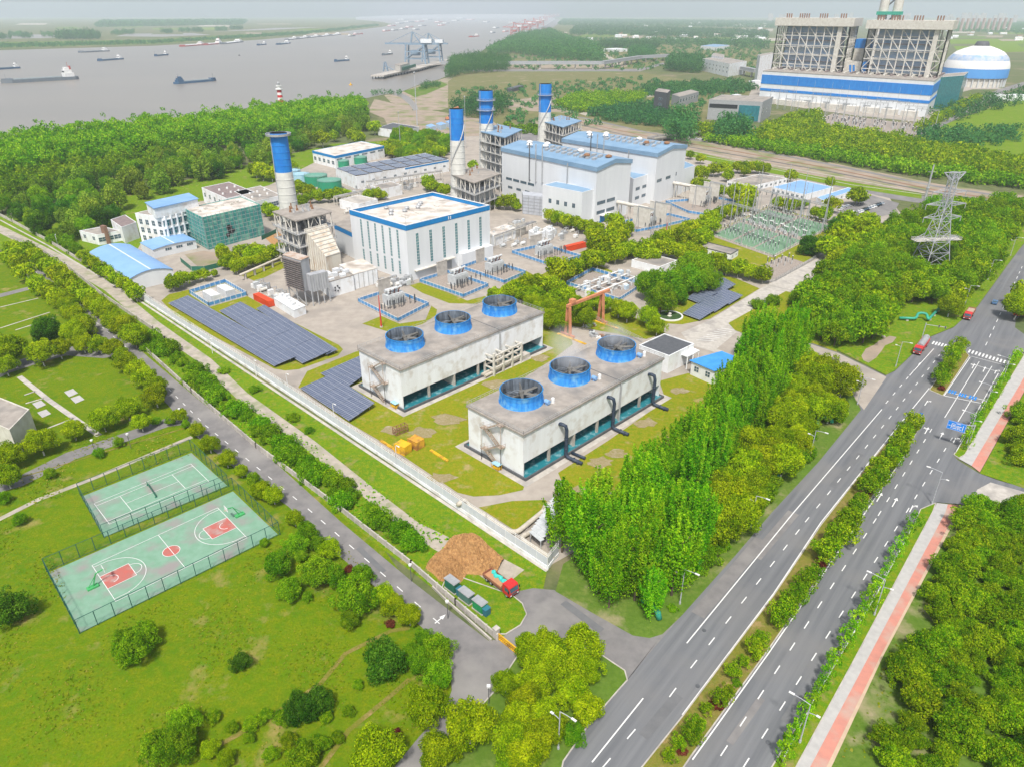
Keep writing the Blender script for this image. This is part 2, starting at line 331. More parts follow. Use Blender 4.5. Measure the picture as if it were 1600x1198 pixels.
# tracks left of the plant wall
def ribbon(name, px, w, z, m):
    pts = [P(x, y, z) for x, y in px]; L = []; Rr = []
    for i, p in enumerate(pts):
        d = (pts[min(i + 1, len(pts) - 1)] - pts[max(i - 1, 0)]).normalized(); n = Vector((-d.y, d.x, 0)); ww = w[i] if isinstance(w, (list, tuple)) else w
        L.append(p + n * ww / 2); Rr.append(p - n * ww / 2)
    mb = MB()
    for i in range(len(pts) - 1): mb.face([Rr[i], Rr[i + 1], L[i + 1], L[i]])
    return struct(name, mb, m)
ribbon('dirt_track', [(-60, 333), (0, 358), (60, 388), (90, 403), (130, 426), (174, 452), (240, 507), (321, 564), (377, 617), (484, 694), (533, 734), (590, 780), (643, 822), (690, 848), (760, 880), (800, 905)], [6, 6, 6, 6, 5.5, 5.2, 4.6, 4.2, 4, 3.8, 3.8, 3.8, 4, 5, 7, 8], .09, M['path'])
# wall-foot concrete kerb
ribbon('kerb_path', [(0, 344), (75, 384), (218, 470), (855, 891)], .9, .11, M['concrete2'])
# inner road and junction
inner = [(20, 392), (60, 413), (140, 478), (234, 560), (314, 627), (430, 722), (533, 815), (643, 907), (763, 1000), (780, 998), (790, 991), (813, 977), (823, 960), (816, 943), (800, 925), (833, 918), (866, 921), (926, 957), (989, 992), (1015, 996), (1035, 990), (1066, 960), (1300, 1100), (963, 1083), (980, 1063), (976, 1047), (940, 1023), (883, 997), (808, 1023), (790, 1050), (775, 1075), (752, 1100), (700, 1150), (640, 1230), (590, 1230), (655, 1150), (696, 1107), (706, 1077), (703, 1030), (660, 980), (533, 870), (451, 791), (367, 731), (300, 676), (262, 632), (195, 562), (110, 490), (45, 438), (10, 405)]
inner.remove((1300, 1100))
sheet('inner_road', inner, .12, M['asphalt2'])
# side roads left
ribbon('side_road', [(-40, 772), (30, 752), (110, 712), (180, 688), (260, 660), (318, 652)], 5.2, .115, M['asphalt2'])
ribbon('side_road', [(-40, 600), (0, 580), (60, 560), (110, 548), (170, 552), (205, 545)], 8, .113, M['asphalt2'])
ribbon('side_road', [(-40, 470), (0, 462), (48, 450), (100, 452)], 5, .113, M['asphalt2'])
ribbon('footpath', [(30, 588), (75, 624), (155, 680)], 1.6, .11, M['concrete2'])
for px in ([(-20, 485), (60, 466)], [(0, 513), (78, 488)], [(24, 516), (87, 496)], [(0, 697), (115, 653)], [(38, 617), (55, 611)], [(40, 630), (68, 622)]): ribbon('footpath', px, .7, .11, M['concrete2'])
ribbon('footpath', [(-10, 815), (60, 780), (150, 745), (300, 682)], 1.6, .11, M['path'])
# main road: one asphalt sheet with the two carriageways and their junctions
main = [(840, 1240), (870, 1197), (920, 1133), (963, 1083), (1010, 1025), (1066, 960), (1149, 867), (1206, 800), (1280, 720), (1345, 640), (1340, 620), (1325, 606), (1253, 548), (1262, 534), (1310, 551), (1383, 587), (1398, 580), (1416, 563), (1453, 527), (1490, 512), (1503, 500), (1527, 480), (1580, 407), (1640, 330), (1900, 330), (1640, 460), (1587, 500), (1586, 512), (1600, 522), (1660, 540), (1640, 575), (1590, 545), (1583, 553), (1540, 627), (1490, 711), (1496, 718), (1515, 730), (1530, 739), (1560, 750), (1660, 778), (1660, 800), (1600, 790), (1514, 790), (1500, 787), (1464, 784), (1437, 794), (1427, 820), (1366, 933), (1266, 1100), (1180, 1240)]
sheet('main_road', main, .13, M['asphalt'])
# wider old shoulder and the plant gate road
sheet('gate_road', [(1120, 545), (1150, 520), (1200, 525), (1262, 536), (1310, 552), (1385, 589), (1350, 640), (1300, 580), (1230, 552), (1150, 556)], .135, M['concrete'])
sheet('plant_street', [(1080, 540), (1064, 520), (1110, 500), (1190, 450), (1290, 398), (1345, 362), (1350, 372), (1235, 455), (1140, 505), (1150, 518), (1185, 530), (1150, 560)], .115, M['concrete2'])
sheet('side_drive', [(1514, 790), (1527, 764), (1548, 753), (1660, 785), (1660, 850), (1570, 800)], .14, M['concrete2'])
med1 = [(1040, 1240), (1078, 1184), (1199, 1017), (1273, 910), (1346, 800), (1417, 700), (1445, 656), (1440, 651), (1432, 653), (1384, 693), (1350, 734), (1283, 820), (1209, 930), (1146, 1013), (1066, 1120), (970, 1240)]
med2 = [(1452, 610), (1484, 562), (1500, 540), (1514, 557), (1473, 619)]
M['wornsoil'] = grass('worn_grass', (.30, .245, .13), (.22, .20, .06), (.36, .30, .20), (.40, .35, .27), 3)
M['medsoil'] = grass('median_soil', (.20, .19, .03), (.28, .19, .08), (.13, .17, .02), (.36, .24, .12), 2.2)
def island(name, px, z, m, kerb=.15):
    mb = MB(); pts = [P(x, y) for x, y in px]; mb.prism([(p.x, p.y) for p in pts], 0, z); o = struct(name, mb, m)
    k = MB(); 
    for a, b in zip(pts, pts[1:] + pts[:1]):
        k.bar((a.x, a.y, z / 2 + .03), (b.x, b.y, z / 2 + .03), .22, z + .06)
    struct('kerb', k, M['concrete2']); return o
island('median', med1, .26, M['medsoil']); island('median', med2, .26, M['medsoil'])
island('grass_island', [(940, 1024), (976, 1048), (980, 1063), (963, 1082), (920, 1132), (880, 1190), (870, 1240), (640, 1240), (702, 1152), (753, 1102), (777, 1076), (791, 1052), (808, 1026), (883, 999)], .24, M['scrub'])
island('grass_island', [(790, 991), (813, 977), (823, 960), (816, 943), (800, 930), (700, 895), (690, 920), (770, 990)], .22, M['verge'])
# roadside verge between road and plant, right greens
sheet('road_verge', [(868, 923), (926, 957), (989, 992), (1015, 996), (1035, 990), (1066, 960), (1149, 867), (1206, 800), (1280, 720), (1345, 640), (1330, 610), (1253, 552), (1215, 575), (1150, 660), (1090, 735), (1010, 820), (930, 850), (880, 880)], .14, M['scrub'])
sheet('road_verge', [(1262, 530), (1312, 549), (1385, 586), (1398, 579), (1416, 562), (1453, 526), (1490, 511), (1527, 479), (1580, 406), (1640, 328), (1440, 330), (1300, 430), (1245, 455)], .145, M['verge'])
sheet('bare_patch', [(1346, 556), (1353, 545), (1366, 539), (1374, 532), (1390, 525), (1401, 527), (1395, 535), (1383, 540), (1377, 549), (1369, 559), (1357, 567), (1349, 563)], .16, M['mud'])
island('green_strip', [(1180, 1240), (1266, 1101), (1366, 934), (1427, 821), (1438, 796), (1462, 786), (1457, 800), (1333, 1034), (1243, 1200), (1222, 1240)], .24, M['verge'])
island('green_strip', [(1490, 711), (1540, 628), (1583, 554), (1590, 546), (1600, 556), (1507, 711), (1498, 716)], .24, M['verge'])
M['paver'] = mat('grey_pavers', (.42, .41, .40), (.36, .35, .345), .8, .9, detail=8); M['pinkpaver'] = mat('pink_pavers', (.52, .22, .17), (.44, .20, .16), .7, .9, detail=8, c3=(.42, .30, .25), s3=.2)
M['tanedge'] = flat('tan_edge', (.5, .38, .27))
sheet('pavement', [(1222, 1240), (1243, 1200), (1333, 1034), (1457, 800), (1464, 785), (1481, 787), (1477, 800), (1266, 1197), (1242, 1240)], .2, M['paver'])
sheet('pavement', [(1242, 1240), (1266, 1197), (1477, 800), (1481, 787), (1500, 789), (1493, 800), (1376, 1024), (1290, 1200), (1268, 1240)], .2, M['pinkpaver'])
sheet('pavement_edge', [(1268, 1240), (1290, 1200), (1376, 1024), (1493, 800), (1500, 789), (1504, 790), (1380, 1024), (1298, 1200), (1278, 1240)], .19, M['tanedge'])
sheet('pavement', [(1498, 716), (1507, 711), (1600, 556), (1660, 460), (1670, 480), (1620, 556), (1518, 727)], .2, M['paver'])
sheet('pavement', [(1518, 727), (1620, 556), (1670, 480), (1680, 500), (1600, 612), (1531, 737)], .2, M['pinkpaver'])
sheet('plantation_ground', [(1278, 1240), (1298, 1200), (1380, 1024), (1504, 790), (1514, 791), (1600, 810), (1800, 900), (1800, 1300), (1278, 1300)], .15, M['scrub'])
sheet('plantation_ground', [(1531, 739), (1600, 614), (1700, 480), (1750, 700), (1660, 779), (1600, 762)], .15, M['verge'])
# ---------------------------------------------------------------- painted road lines
def paint(name, segs, w, z=.2):
    mb = MB()
    for a, b in segs:
        p, q = (P(*a, z) if not isinstance(a, Vector) else a), (P(*b, z) if not isinstance(b, Vector) else b); d = (q - p).normalized(); n = Vector((-d.y, d.x, 0)) * w / 2
        mb.face([p - n, q - n, q + n, p + n])
    return struct(name, mb, M['white'])
def dashsegs(a, b, dash, per, z=.2):
    p, q = P(*a, z), P(*b, z); L = (q - p).length; d = (q - p).normalized(); t = 0; o = []
    while t + dash < L: o.append((p + d * t, p + d * (t + dash))); t += per
    return o
paint('road_markings', [((925, 1190), (1005, 1090)), ((1073, 1004), (1240, 800)), ((1240, 800), (1378, 639)), ((1421, 587), (1459, 545)),
      ((1066, 1116), (1209, 926)), ((1209, 926), (1283, 815)), ((1283, 815), (1384, 689)), ((1384, 689), (1452, 606)), ((1082, 1186), (1200, 1021)), ((1200, 1021), (1275, 912)), ((1275, 912), (1418, 704)), ((1475, 618), (1516, 558))], .22)
paint('road_markings', [((1214, 1190), (1268, 1095)), ((1268, 1095), (1364, 932)), ((1364, 932), (1426, 820)), ((1500, 690), (1560, 583)), ((1476, 652), (1530, 565)), ((1497, 658), (1550, 572)), ((1518, 557), (1575, 572)), ((1523, 570), (1567, 583))], .2)
D = dashsegs((1046, 1088), (1079, 1043), 2.4, 7.0) + dashsegs((1079, 1043), (1258, 815), 2.4, 7.0) + dashsegs((1258, 815), (1400, 640), 2.4, 7.0) + dashsegs((1400, 640), (1470, 552), 2.4, 7) + dashsegs((1384, 630), (1442, 562), 2.4, 7) + dashsegs((940, 1200), (1000, 1130), 2.4, 7)
D += dashsegs((1126, 1180), (1372, 805), 2.4, 7.0) + dashsegs((1372, 805), (1465, 655), 2.4, 7) + dashsegs((1160, 1200), (1416, 800), 2.4, 7.0) + dashsegs((1416, 800), (1490, 680), 2.4, 7)
D += dashsegs((1350 + 190, 540), (1598, 415), 4, 9)
paint('road_markings', D, .2)
paint('road_markings', dashsegs((470 - 420, 420), (200, 545), 2, 6) + dashsegs((215, 560), (321, 664), 2, 6) + dashsegs((321, 664), (481, 794), 2, 6) + dashsegs((481, 794), (700, 985), 2, 6), .2)
# zebra crossings
def zebra(a, b, n, ln, wd):
    p, q = P(*a, .2), P(*b, .2); d = (q - p) / n; rd = Vector((.64, .77, 0)); s = []
    for i in range(n):
        c = p + d * (i + .5); s.append((c - rd * ln / 2, c + rd * ln / 2))
    paint('zebra_crossing', s, wd)
zebra((1456, 535), (1484, 542), 6, 3.2, .5); zebra((1512, 548), (1578, 568), 12, 3.2, .5)
paint('hatched_marking', [((1088 + 5.5 * k, 531 - 2.6 * k), (1116 + 4.5 * k, 533 - 2.4 * k)) for k in range(8)], .3)
# lane arrows
def arrow(px, py, ln=4.2, turn=0, u=False):
    c = P(px, py, .205); f = Vector((.64, .77, 0)).normalized(); r = Vector((f.y, -f.x, 0)); mb = MB()
    def q(a, b): return c + f * a + r * b
    mb.face([q(-ln / 2, -.12), q(-ln / 2, .12), q(ln / 2 - 1.3, .12), q(ln / 2 - 1.3, -.12)])
    if turn == 0 or turn == 2: mb.face([q(ln / 2 - 1.3, -.5), q(ln / 2 - 1.3, .5), q(ln / 2, 0)])
    if turn:
        s = -1 if turn == 2 else 1
        mb.face([q(.2, .12 * s), q(1.1, .75 * s), q(1.25, .6 * s), q(.5, .12 * s)][::1 if s > 0 else -1]); mb.face([q(.7, 1.0 * s), q(1.7, .95 * s), q(1.25, .2 * s)][::-1 if s > 0 else 1])
    tag(mb.build('lane_arrow', M['white']), None, None, kind='structure')
for (x, y, t) in ((1448, 672, 2), (1471, 680, 0), (1492, 686, 1), (1374, 776, 2), (1398, 784, 0), (1425, 792, 1), (1521, 572, 2), (1538, 577, 0), (1556, 580, 1), (688, 966, 0)): arrow(x, y, 4.6 if x > 800 else 3, t)
arrow(1448, 628, 5, 1)
paint('road_markings', [((1476, 618), (1535, 630)), ((1478, 612), (1540, 625))], .3)
# blue lane panels painted on the asphalt near the junction
mb = MB(); mb2 = MB()
for (x, y) in ((1488, 612), (1504, 617), (1520, 621)):
    c = P(x, y, .21); f = Vector((.64, .77, 0)); r = Vector((.77, -.64, 0))
    for k in (-1, 0, 1):
        cc = c + r * k * .75
        mb.face([cc - f * 1.3 - r * .25, cc - f * 1.3 + r * .25, cc + f * 1.3 + r * .25, cc + f * 1.3 - r * .25])
struct('blue_lane_markings', mb, M['blue'])

for i, (px, w, m) in enumerate((([(905, 183), (1010, 207), (1160, 231), (1300, 258), (1460, 291), (1640, 318)], 5, 'asphalt2'), ([(890, 188), (1005, 212), (1150, 237), (1300, 264), (1460, 297), (1640, 324)], 2.2, 'rust'), ([(890, 192), (1003, 217), (1146, 242), (1300, 269), (1460, 301), (1640, 328)], 2.2, 'darkgrey'), ([(880, 198), (1000, 222), (1142, 247), (1300, 275), (1450, 303)], 3, 'path'), ([(1040, 232), (1200, 263), (1330, 289), (1440, 304), (1640, 333)], 1.2, 'concrete2'))): ribbon('track_bed', px, w, .13 + .004 * i, M[m])
for i, px in enumerate(([(330, 1170), (420, 1120), (500, 1068), (540, 1020), (560, 1010)], [(500, 1200), (545, 1140), (600, 1095), (640, 1060)], [(560, 1010), (610, 985), (640, 980)], [(0, 755), (90, 728), (170, 703), (290, 668)])): ribbon('worn_track', px, .9 if i < 3 else .5, .12 + .003 * i, M['medsoil'])

for i, (a, b, w, m) in enumerate((((1180, 870), (1240, 800), 2.6, 'asphalt2'), ((1300, 760), (1345, 708), 1.6, 'patchdark'), ((1230, 1130), (1262, 1080), 2.4, 'patchdark'), ((1140, 1160), (1190, 1090), 1.2, 'asphalt2'), ((1400, 840), (1432, 792), 1.4, 'patchdark'), ((1005, 1150), (1060, 1085), 1.8, 'patchdark'), ((1090, 960), (1190, 842), 2.8, 'asphalt2'), ((1560, 470), (1590, 425), 2.2, 'patchdark'), ((560, 855), (600, 893), 1.3, 'patchdark'), ((880, 940), (940, 985), 1.6, 'patchdark'))):
    M.setdefault('patchdark', mat('asphalt_patch', (.125, .128, .134), (.15, .152, .158), .4, .9, detail=8)); ribbon('road_patch', [a, ((a[0] + b[0]) / 2, (a[1] + b[1]) / 2), b], w, .178 + .001 * i, M[m])

rgp = random.Random(31)
for i, (x, y, w, h) in enumerate(((938, 722, 22, 8), (962, 708, 16, 6), (905, 765, 14, 6), (1010, 660, 18, 7), (700, 655, 26, 8), (660, 675, 20, 8), (780, 600, 24, 7), (690, 745, 22, 7), (610, 672, 14, 6), (1060, 610, 14, 5), (845, 560, 14, 5))):
    sheet('worn_patch', [(x + w * (1 + rgp.uniform(-.35, .35)) * math.cos(a), y + h * (1 + rgp.uniform(-.35, .35)) * math.sin(a)) for a in [k * .449 for k in range(14)]], .14 + .001 * i, M['wornsoil'])
# ---------------------------------------------------------------- building builder
def perp(d): return Vector((d.y, -d.x, 0))
class Bld:
    """a building from three roof-corner pixels: near N, left L, right R; base = pixel of the near corner's foot, or h"""
    def __init__(s, name, label, cat, N, L, Rr, base=None, h=None, group=None, rect=False):
        if h is None: h = up(P(*base), N[1])
        s.h = h; n, l, r = P(*N, h), P(*L, h), P(*Rr, h)
        if rect:
            o, a, w, d = rect3(N, L, Rr, h); r = n + Vector((math.cos(a) * w, math.sin(a) * w, 0)); l = n + Vector((-math.sin(a) * d, math.cos(a) * d, 0))
        s.o = Vector((n.x, n.y, .1)); s.root = thing(name, label, cat, s.o, 0, group)
        s.r = Vector((r.x - n.x, r.y - n.y, 0)); s.l = Vector((l.x - n.x, l.y - n.y, 0))
        s.R, s.L = s.r.length, s.l.length; s.dr, s.dl = s.r.normalized(), s.l.normalized()
        s.ang = math.atan2(s.dr.y, s.dr.x)
    def pt(s, u, v, z=0): return s.dr * u + s.dl * v + Vector((0, 0, z))
    def quad(s, u0, u1, v0, v1): return [s.pt(u0, v0), s.pt(u1, v0), s.pt(u1, v1), s.pt(u0, v1)]
    def block(s, name, m, u0=0, u1=None, v0=0, v1=None, z0=0, z1=None, par=None):
        u1 = s.R if u1 is None else u1; v1 = s.L if v1 is None else v1; z1 = s.h if z1 is None else z1
        mb = MB(); mb.prism([p.xy for p in s.quad(u0, u1, v0, v1)], z0, z1); return mb.build(name, m, par or s.root)
    def ring(s, name, m, z0, z1, out=.05, th=.35):
        """a band or parapet all round"""
        mb = MB(); o = out
        for (a, b, c, d) in ((-o, s.R + o, -o, th - o), (-o, s.R + o, s.L - th + o, s.L + o), (-o, th - o, th - o, s.L - th + o), (s.R - th + o, s.R + o, th - o, s.L - th + o)):
            mb.prism([p.xy for p in s.quad(a, b, c, d)], z0, z1)
        return mb.build(name, m, s.root)
    def fpt(s, f, t, z, out):
        if f == 'R': return s.dr * t + perp(s.dr) * out + Vector((0, 0, z))
        return s.dl * t - perp(s.dl) * out + Vector((0, 0, z))
    def slab(s, mb, f, t0, t1, z0, z1, o0, o1):
        v = [s.fpt(f, t, z, o) for o in (o0, o1) for (t, z) in ((t0, z0), (t1, z0), (t1, z1), (t0, z1))]
        q = [(3, 2, 1, 0), (4, 5, 6, 7), (0, 1, 5, 4), (1, 2, 6, 5), (2, 3, 7, 6), (3, 0, 4, 7)]
        if f == 'L': q = [tuple(reversed(x)) for x in q]
        mb._quads(v, q)
    def window(s, f, t, z, w, h, nx=2, nz=1, glass='glass', frame='white', out=0.0):
        mb = MB(); s.slab(mb, f, t - w / 2, t + w / 2, z, z + h, out - .05, out + .03)
        mb.m = 1; b = min(.09, w / 8)
        for i in range(nx + 1):
            x = t - w / 2 + w * i / nx; s.slab(mb, f, x - b / 2, x + b / 2, z, z + h, out + .03, out + .07)
        for i in range(nz + 1):
            y = z + h * i / nz; s.slab(mb, f, t - w / 2 - b / 2, t + w / 2 + b / 2, y - b / 2, y + b / 2, out + .032, out + .075)
        return mb.build('window', [M[glass], M[frame]], s.root)
    def band(s, name, f, t0, t1, z0, z1, m, out=.06):
        mb = MB(); s.slab(mb, f, t0, t1, z0, z1, -.02, out); return mb.build(name, M[m], s.root)
def rail(mb, pts, h=1.1, step=2.0, w=.06, closed=False):
    pts = [Vector(p) for p in pts]
    if closed: pts = pts + pts[:1]
    for a, b in zip(pts, pts[1:]):
        L = (b - a).length; k = max(1, int(L / step)); z = Vector((0, 0, h))
        mb.bar(a + z, b + z, w); mb.bar(a + z * .5, b + z * .5, w * .8)
        for i in range(k + 1):
            p = a + (b - a) * i / k; mb.bar(p, p + z, w)
M['stairtan'] = mat('weathered_stair_steel', (.40, .34, .29), (.26, .19, .14), 1.2, .8)
# ---------------------------------------------------------------- cooling towers
M['basin'] = mat('basin_water', (.02, .17, .21), (.25, .42, .46), .55, .12, detail=9, lo=.52, hi=.75, spec=.5)
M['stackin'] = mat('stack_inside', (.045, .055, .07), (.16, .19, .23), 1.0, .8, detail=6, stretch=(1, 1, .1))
M['blade'] = mat('fan_blade', (.15, .147, .138), (.10, .098, .092), 1, .6)
def cooling_tower(N, L, Rr, base, label, fans, motors, stair_rail):
    b = Bld('cooling_tower', label, 'cooling tower', N, L, Rr, base=base, rect=True); W, D, H = b.R, b.L, b.h; z1 = H * .33
    t = .35
    b.block('upper_wall', M['whitewall'], 0, W, 0, D, z1, H - .5)
    for (u0, u1) in ((0, t), (W - t, W)): b.block('end_wall', M['whitewall'], u0, u1, 0, D, .1, z1)
    for k in (1, 2): b.block('partition_wall', M['cream'], W * k / 3 - t / 2, W * k / 3 + t / 2, .6, D - .6, .3, z1)
    for k in range(1, 6):
        for v in (.05, D - .65):
            b.block('column', M['concrete2'], W * k / 6 - .32, W * k / 6 + .32, v, v + .6, .3, z1)
    b.block('middle_wall', M['darkgrey'], .5, W - .5, D * .56, D * .6, .3, z1)
    b.block('basin_water', M['basin'], -.2, W + .2, -1.1, D + 1.1, .1, .45)
    mb = MB()
    for (a, c, d, e) in ((-.6, W + .6, -1.5, -1.1), (-.6, W + .6, D + 1.1, D + 1.5), (-.6, -.2, -1.1, D + 1.1), (W + .2, W + .6, -1.1, D + 1.1)): mb.prism([p.xy for p in b.quad(a, c, d, e)], -.05, .8)
    mb.build('basin_kerb', M['darkgrey'], b.root)
    mb = MB(); mb.prism([p.xy for p in b.quad(-2.4, W + 2.4, -3.2, D + 3.2)], -.09, .02); mb.build('apron', M['concrete2'], b.root)
    b.block('roof_deck', M['roofconc'], -.35, W + .35, -.35, D + .35, H - .5, H)
    mb = MB(); rail(mb, [b.pt(-.2, -.2, H), b.pt(W + .2, -.2, H), b.pt(W + .2, D + .2, H), b.pt(-.2, D + .2, H)], 1.1, 1.6, .07, True); mb.build('railing', M['steel'], b.root)
    mb = MB(); mb.bar(b.pt(W * .655, -.3, .4), b.pt(W * .655, -.3, H - .5), .55, .5); mb.build('downpipe', M['grey'], b.root)
    # seams across the roof
    mb = MB(); mb.bar(b.pt(W * .655, 0, H + .01), b.pt(W * .655, D, H + .01), .25, .06); mb.build('roof_joint', M['darkgrey'], b.root)
    for i, (px, wpx) in enumerate(fans):
        c = P(px[0], px[1], H + 3.4) - b.o; c.z = H
        dist = (P(px[0], px[1], H + 3.4) - Vector((0, 0, CAMH))).length; r = wpx / 2 * dist / 1109 * math.cos(math.atan((px[0] - 800) / 1109.)) ; hh = 3.6
        mb = MB(); mb.lathe(c, [(r * 1.09, 0), (r * 1.04, .8), (r * .995, 1.9), (r, 3.0), (r * 1.03, hh)], 48)
        mb.m = 2; mb.lathe(c, [(r * 1.03, hh), (r * .99, hh)], 48); mb.m = 1; mb.lathe(c, [(r * .99, hh), (r * .955, 2.2), (r * .95, .5), (0.01, .45)], 48)
        mb.m = 0
        for k in range(24):
            a = 2 * math.pi * k / 24; d = Vector((math.cos(a), math.sin(a), 0)); mb.bar(c + d * (r * 1.075) + Vector((0, 0, .1)), c + d * (r * 1.02) + Vector((0, 0, 2)), .12); mb.bar(c + d * (r * 1.01) + Vector((0, 0, 2)), c + d * (r * 1.045) + Vector((0, 0, hh)), .12)
        st = mb.build('fan_stack', [M['fanblue'], M['stackin'], M['bandblue']], b.root)
        mb = MB(); a0 = random.random() * 3
        for k in range(6):
            a = a0 + 2 * math.pi * k / 6; d = Vector((math.cos(a), math.sin(a), 0)); e = Vector((-math.sin(a), math.cos(a), 0)); z = Vector((0, 0, 2.5))
            p0, p1 = c + d * r * .14 + z, c + d * r * .93 + z
            mb.face([p0 - e * .26 - Vector((0, 0, .2)), p1 - e * .2 - Vector((0, 0, .08)), p1 + e * .2 + Vector((0, 0, .08)), p0 + e * .26 + Vector((0, 0, .2))])
            mb.face([p0 + e * .45 + Vector((0, 0, .16)), p1 + e * .2 + Vector((0, 0, .04)), p1 - e * .2 - Vector((0, 0, .12)), p0 - e * .45 - Vector((0, 0, .24))])
        mb.cyl(c + Vector((0, 0, 2.2)), r * .15, r * .12, .7, 16); mb.bar(c + Vector((0, 0, 1.9)) + b.dr * r * .95, c + Vector((0, 0, 1.9)) - b.dr * r * .95, .4, .5)
        mb.build('fan', M['blade'], st)
        if motors:
            mc = c + b.dr * r * .55 - b.dl * (r + .9); mb = MB(); mb.tube([mc - b.dl * -.7 + Vector((0, 0, .9)), mc - b.dl * .7 + Vector((0, 0, .9))], .6, 12); mb.box(mc, (.7, .7, .5), b.ang); mb.build('fan_motor', M['roofblue'], b.root)
            mb = MB(); mb.cyl(mc + b.dr * 1.9 - b.dl * .3, .55, .5, 1.3, 12); mb.cyl(mc + b.dr * 1.9 - b.dl * .3 + Vector((0, 0, 1.3)), .5, .15, .3, 12); mb.build('vent', M['white'], b.root)
    # zigzag stair on the short end
    mb = MB(); nfl = 4; fh = (H - .3) / nfl; v0, v1 = D * .38, D * .62; o = -1.0
    for k in range(nfl):
        za = .2 + k * fh; zb = za + fh; a, c = (v0, v1) if k % 2 == 0 else (v1, v0)
        for q in (o - .45, o + .45): mb.bar(b.pt(q, a, za), b.pt(q, c, zb), .1, .3)
        ns = 9
        for i in range(ns):
            f = (i + .5) / ns; mb.bar(b.pt(o - .45, a + (c - a) * f, za + fh * f), b.pt(o + .45, a + (c - a) * f, za + fh * f), .3, .06)
        rail(mb, [b.pt(o - .5, a, za), b.pt(o - .5, c, zb)], 1.0, 1.2, .06)
        e = c; s_ = 1 if c > a else -1
        mb.prism([p.xy for p in b.quad(o - .6, -.02, min(e, e + 1.5 * s_), max(e, e + 1.5 * s_))], zb - .15, zb)
        rail(mb, [b.pt(o - .55, e, zb), b.pt(o - .55, e + 1.5 * s_, zb), b.pt(-.1, e + 1.5 * s_, zb)], 1.0, .8, .06)
        mb.bar(b.pt(o - .5, e + 1.2 * s_, 0), b.pt(o - .5, e + 1.2 * s_, zb), .15)
    mb.build('staircase', M['stairtan'], b.root)
    return b

CT1 = cooling_tower((625, 578), (562, 545), (845.6, 487), (630, 641), 'white cooling tower with three open blue fan stacks, beside the solar panels', [((632, 523), 57), ((707.6, 497), 54), ((780.5, 471.5), 51)], False, 0)
CT2 = cooling_tower((817.7, 678), (732, 633), (1033, 559), (819, 747), 'stained white cooling tower with navy riser pipes and fan motors on its roof', [((814.7, 608), 66), ((890.6, 572.5), 62), ((963.5, 538), 58)], True, 0)
# navy riser pipes on the tower's long side (parts of it)
for s in (.24, .575, .90):
    b = CT2; u = b.R * s - b.R * .015; mb = MB()
    mb.tube([b.pt(u, .1, b.h * .78), b.pt(u, -1.0, b.h * .80), b.pt(u + .5, -1.7, b.h * .77), b.pt(u + .8, -1.9, b.h * .66), b.pt(u + .8, -1.9, 1.6), b.pt(u + .9, -2.4, .8), b.pt(u + 1.1, -3.6, .6), b.pt(u + 1.4, -7.0, .6)], .5, 12)
    for (v, z) in ((-4.2, .6), (-5.8, .6)): mb.tube([b.pt(u + 1.15, v, z), b.pt(u + 1.18, v - .25, z)], .68, 12)
    for z in (3.2, 6.2): mb.cyl(b.pt(u + .8, -1.9, z), .62, .62, .2, 12)
    mb.build('riser_pipe', M['pipedark'], b.root, True)
b = CT2; mb = MB(); u = b.R * .24 + 1.6
mb.tube([b.pt(u + 1, -1.8, .6), b.pt(u + 1.2, -4, .6), b.pt(u + 1.4, -6.0, .6)], .42, 10); mb.build('outlet_pipe', M['pipedark'], b.root, True)
# ---------------------------------------------------------------- steam-turbine hall with strip windows
b = Bld('turbine_hall', 'tall white hall with blue roof band and narrow strip windows, behind the cooling towers', 'industrial building', (634, 354), (546, 329), (765, 322), base=(641, 440.5)); H = b.h
b.block('wall', M['cladding'], z1=H - 2.2); b.ring('roof_band', M['bandblue'], H - 2.0, H + .1, .08, .5); b.ring('parapet_coping', M['white'], H + .1, H + .35, .02, .6)
M['patchroof'] = mat('patched_white_roof', (.62, .60, .57), (.48, .42, .36), .18, .85, detail=8, c3=(.33, .29, .25), s3=.14)
b.block('roof', M['patchroof'], .5, b.R - .5, .5, b.L - .5, H - 2.2, H - 1.6)
for k in range(6):
    t = b.R * (.115 + .152 * k); b.window('R', t, H * .25, 1.5, H * .58, 2, 11, 'tealglass')
    t = b.L * (.15 + .13 * k); b.window('L', t, H * .37, 1.3, H * .52, 2, 10, 'tealglass'); b.window('L', t, H * .08, 1.3, H * .25, 2, 5, 'tealglass')
for (u, v) in ((.30, .72), (.38, .60), (.46, .68), (.55, .62), (.62, .70), (.68, .76), (.33, .86), (.22, .6)):
    mb = MB(); c = b.pt(b.R * u, b.L * v, H - 1.6); mb.cyl(c, .9, .9, .8, 14); mb.lathe(c + Vector((0, 0, .8)), [(1.25, 0), (1.0, .5), (.3, .8), (.01, .82)], 14); mb.build('roof_vent', M['steel'], b.root)
for (u, v, w) in ((.25, .35, 5), (.42, .38, 6), (.62, .4, 5), (.72, .5, 4)):
    mb = MB(); mb.bar(b.pt(b.R * u, b.L * v, H - 1.35), b.pt(b.R * u + w * .2, b.L * v + w, H - 1.35), 1.1, .5); mb.build('skylight', M['cream'], b.root)
b.band('door', 'R', b.R * .42, b.R * .50, .1, 5, 'grey', .12); b.band('canopy', 'R', b.R * .40, b.R * .52, 5.2, 5.6, 'cream', 2.0)
b.band('canopy', 'R', b.R * .06, b.R * .3, 4.0, 4.4, 'cream', 1.5); b.band('annex_wall', 'R', b.R * .58, b.R * .98, 0, 6.5, 'cladding', 3.0)
mb = MB(); mb.bar(b.pt(.3, .3, H), b.pt(.3, .3, H + 7), .12); mb.build('mast', M['steel'], b.root)
mb = MB(); c = b.fpt('R', b.R * .495, H - 1.7, .1); d = b.dr
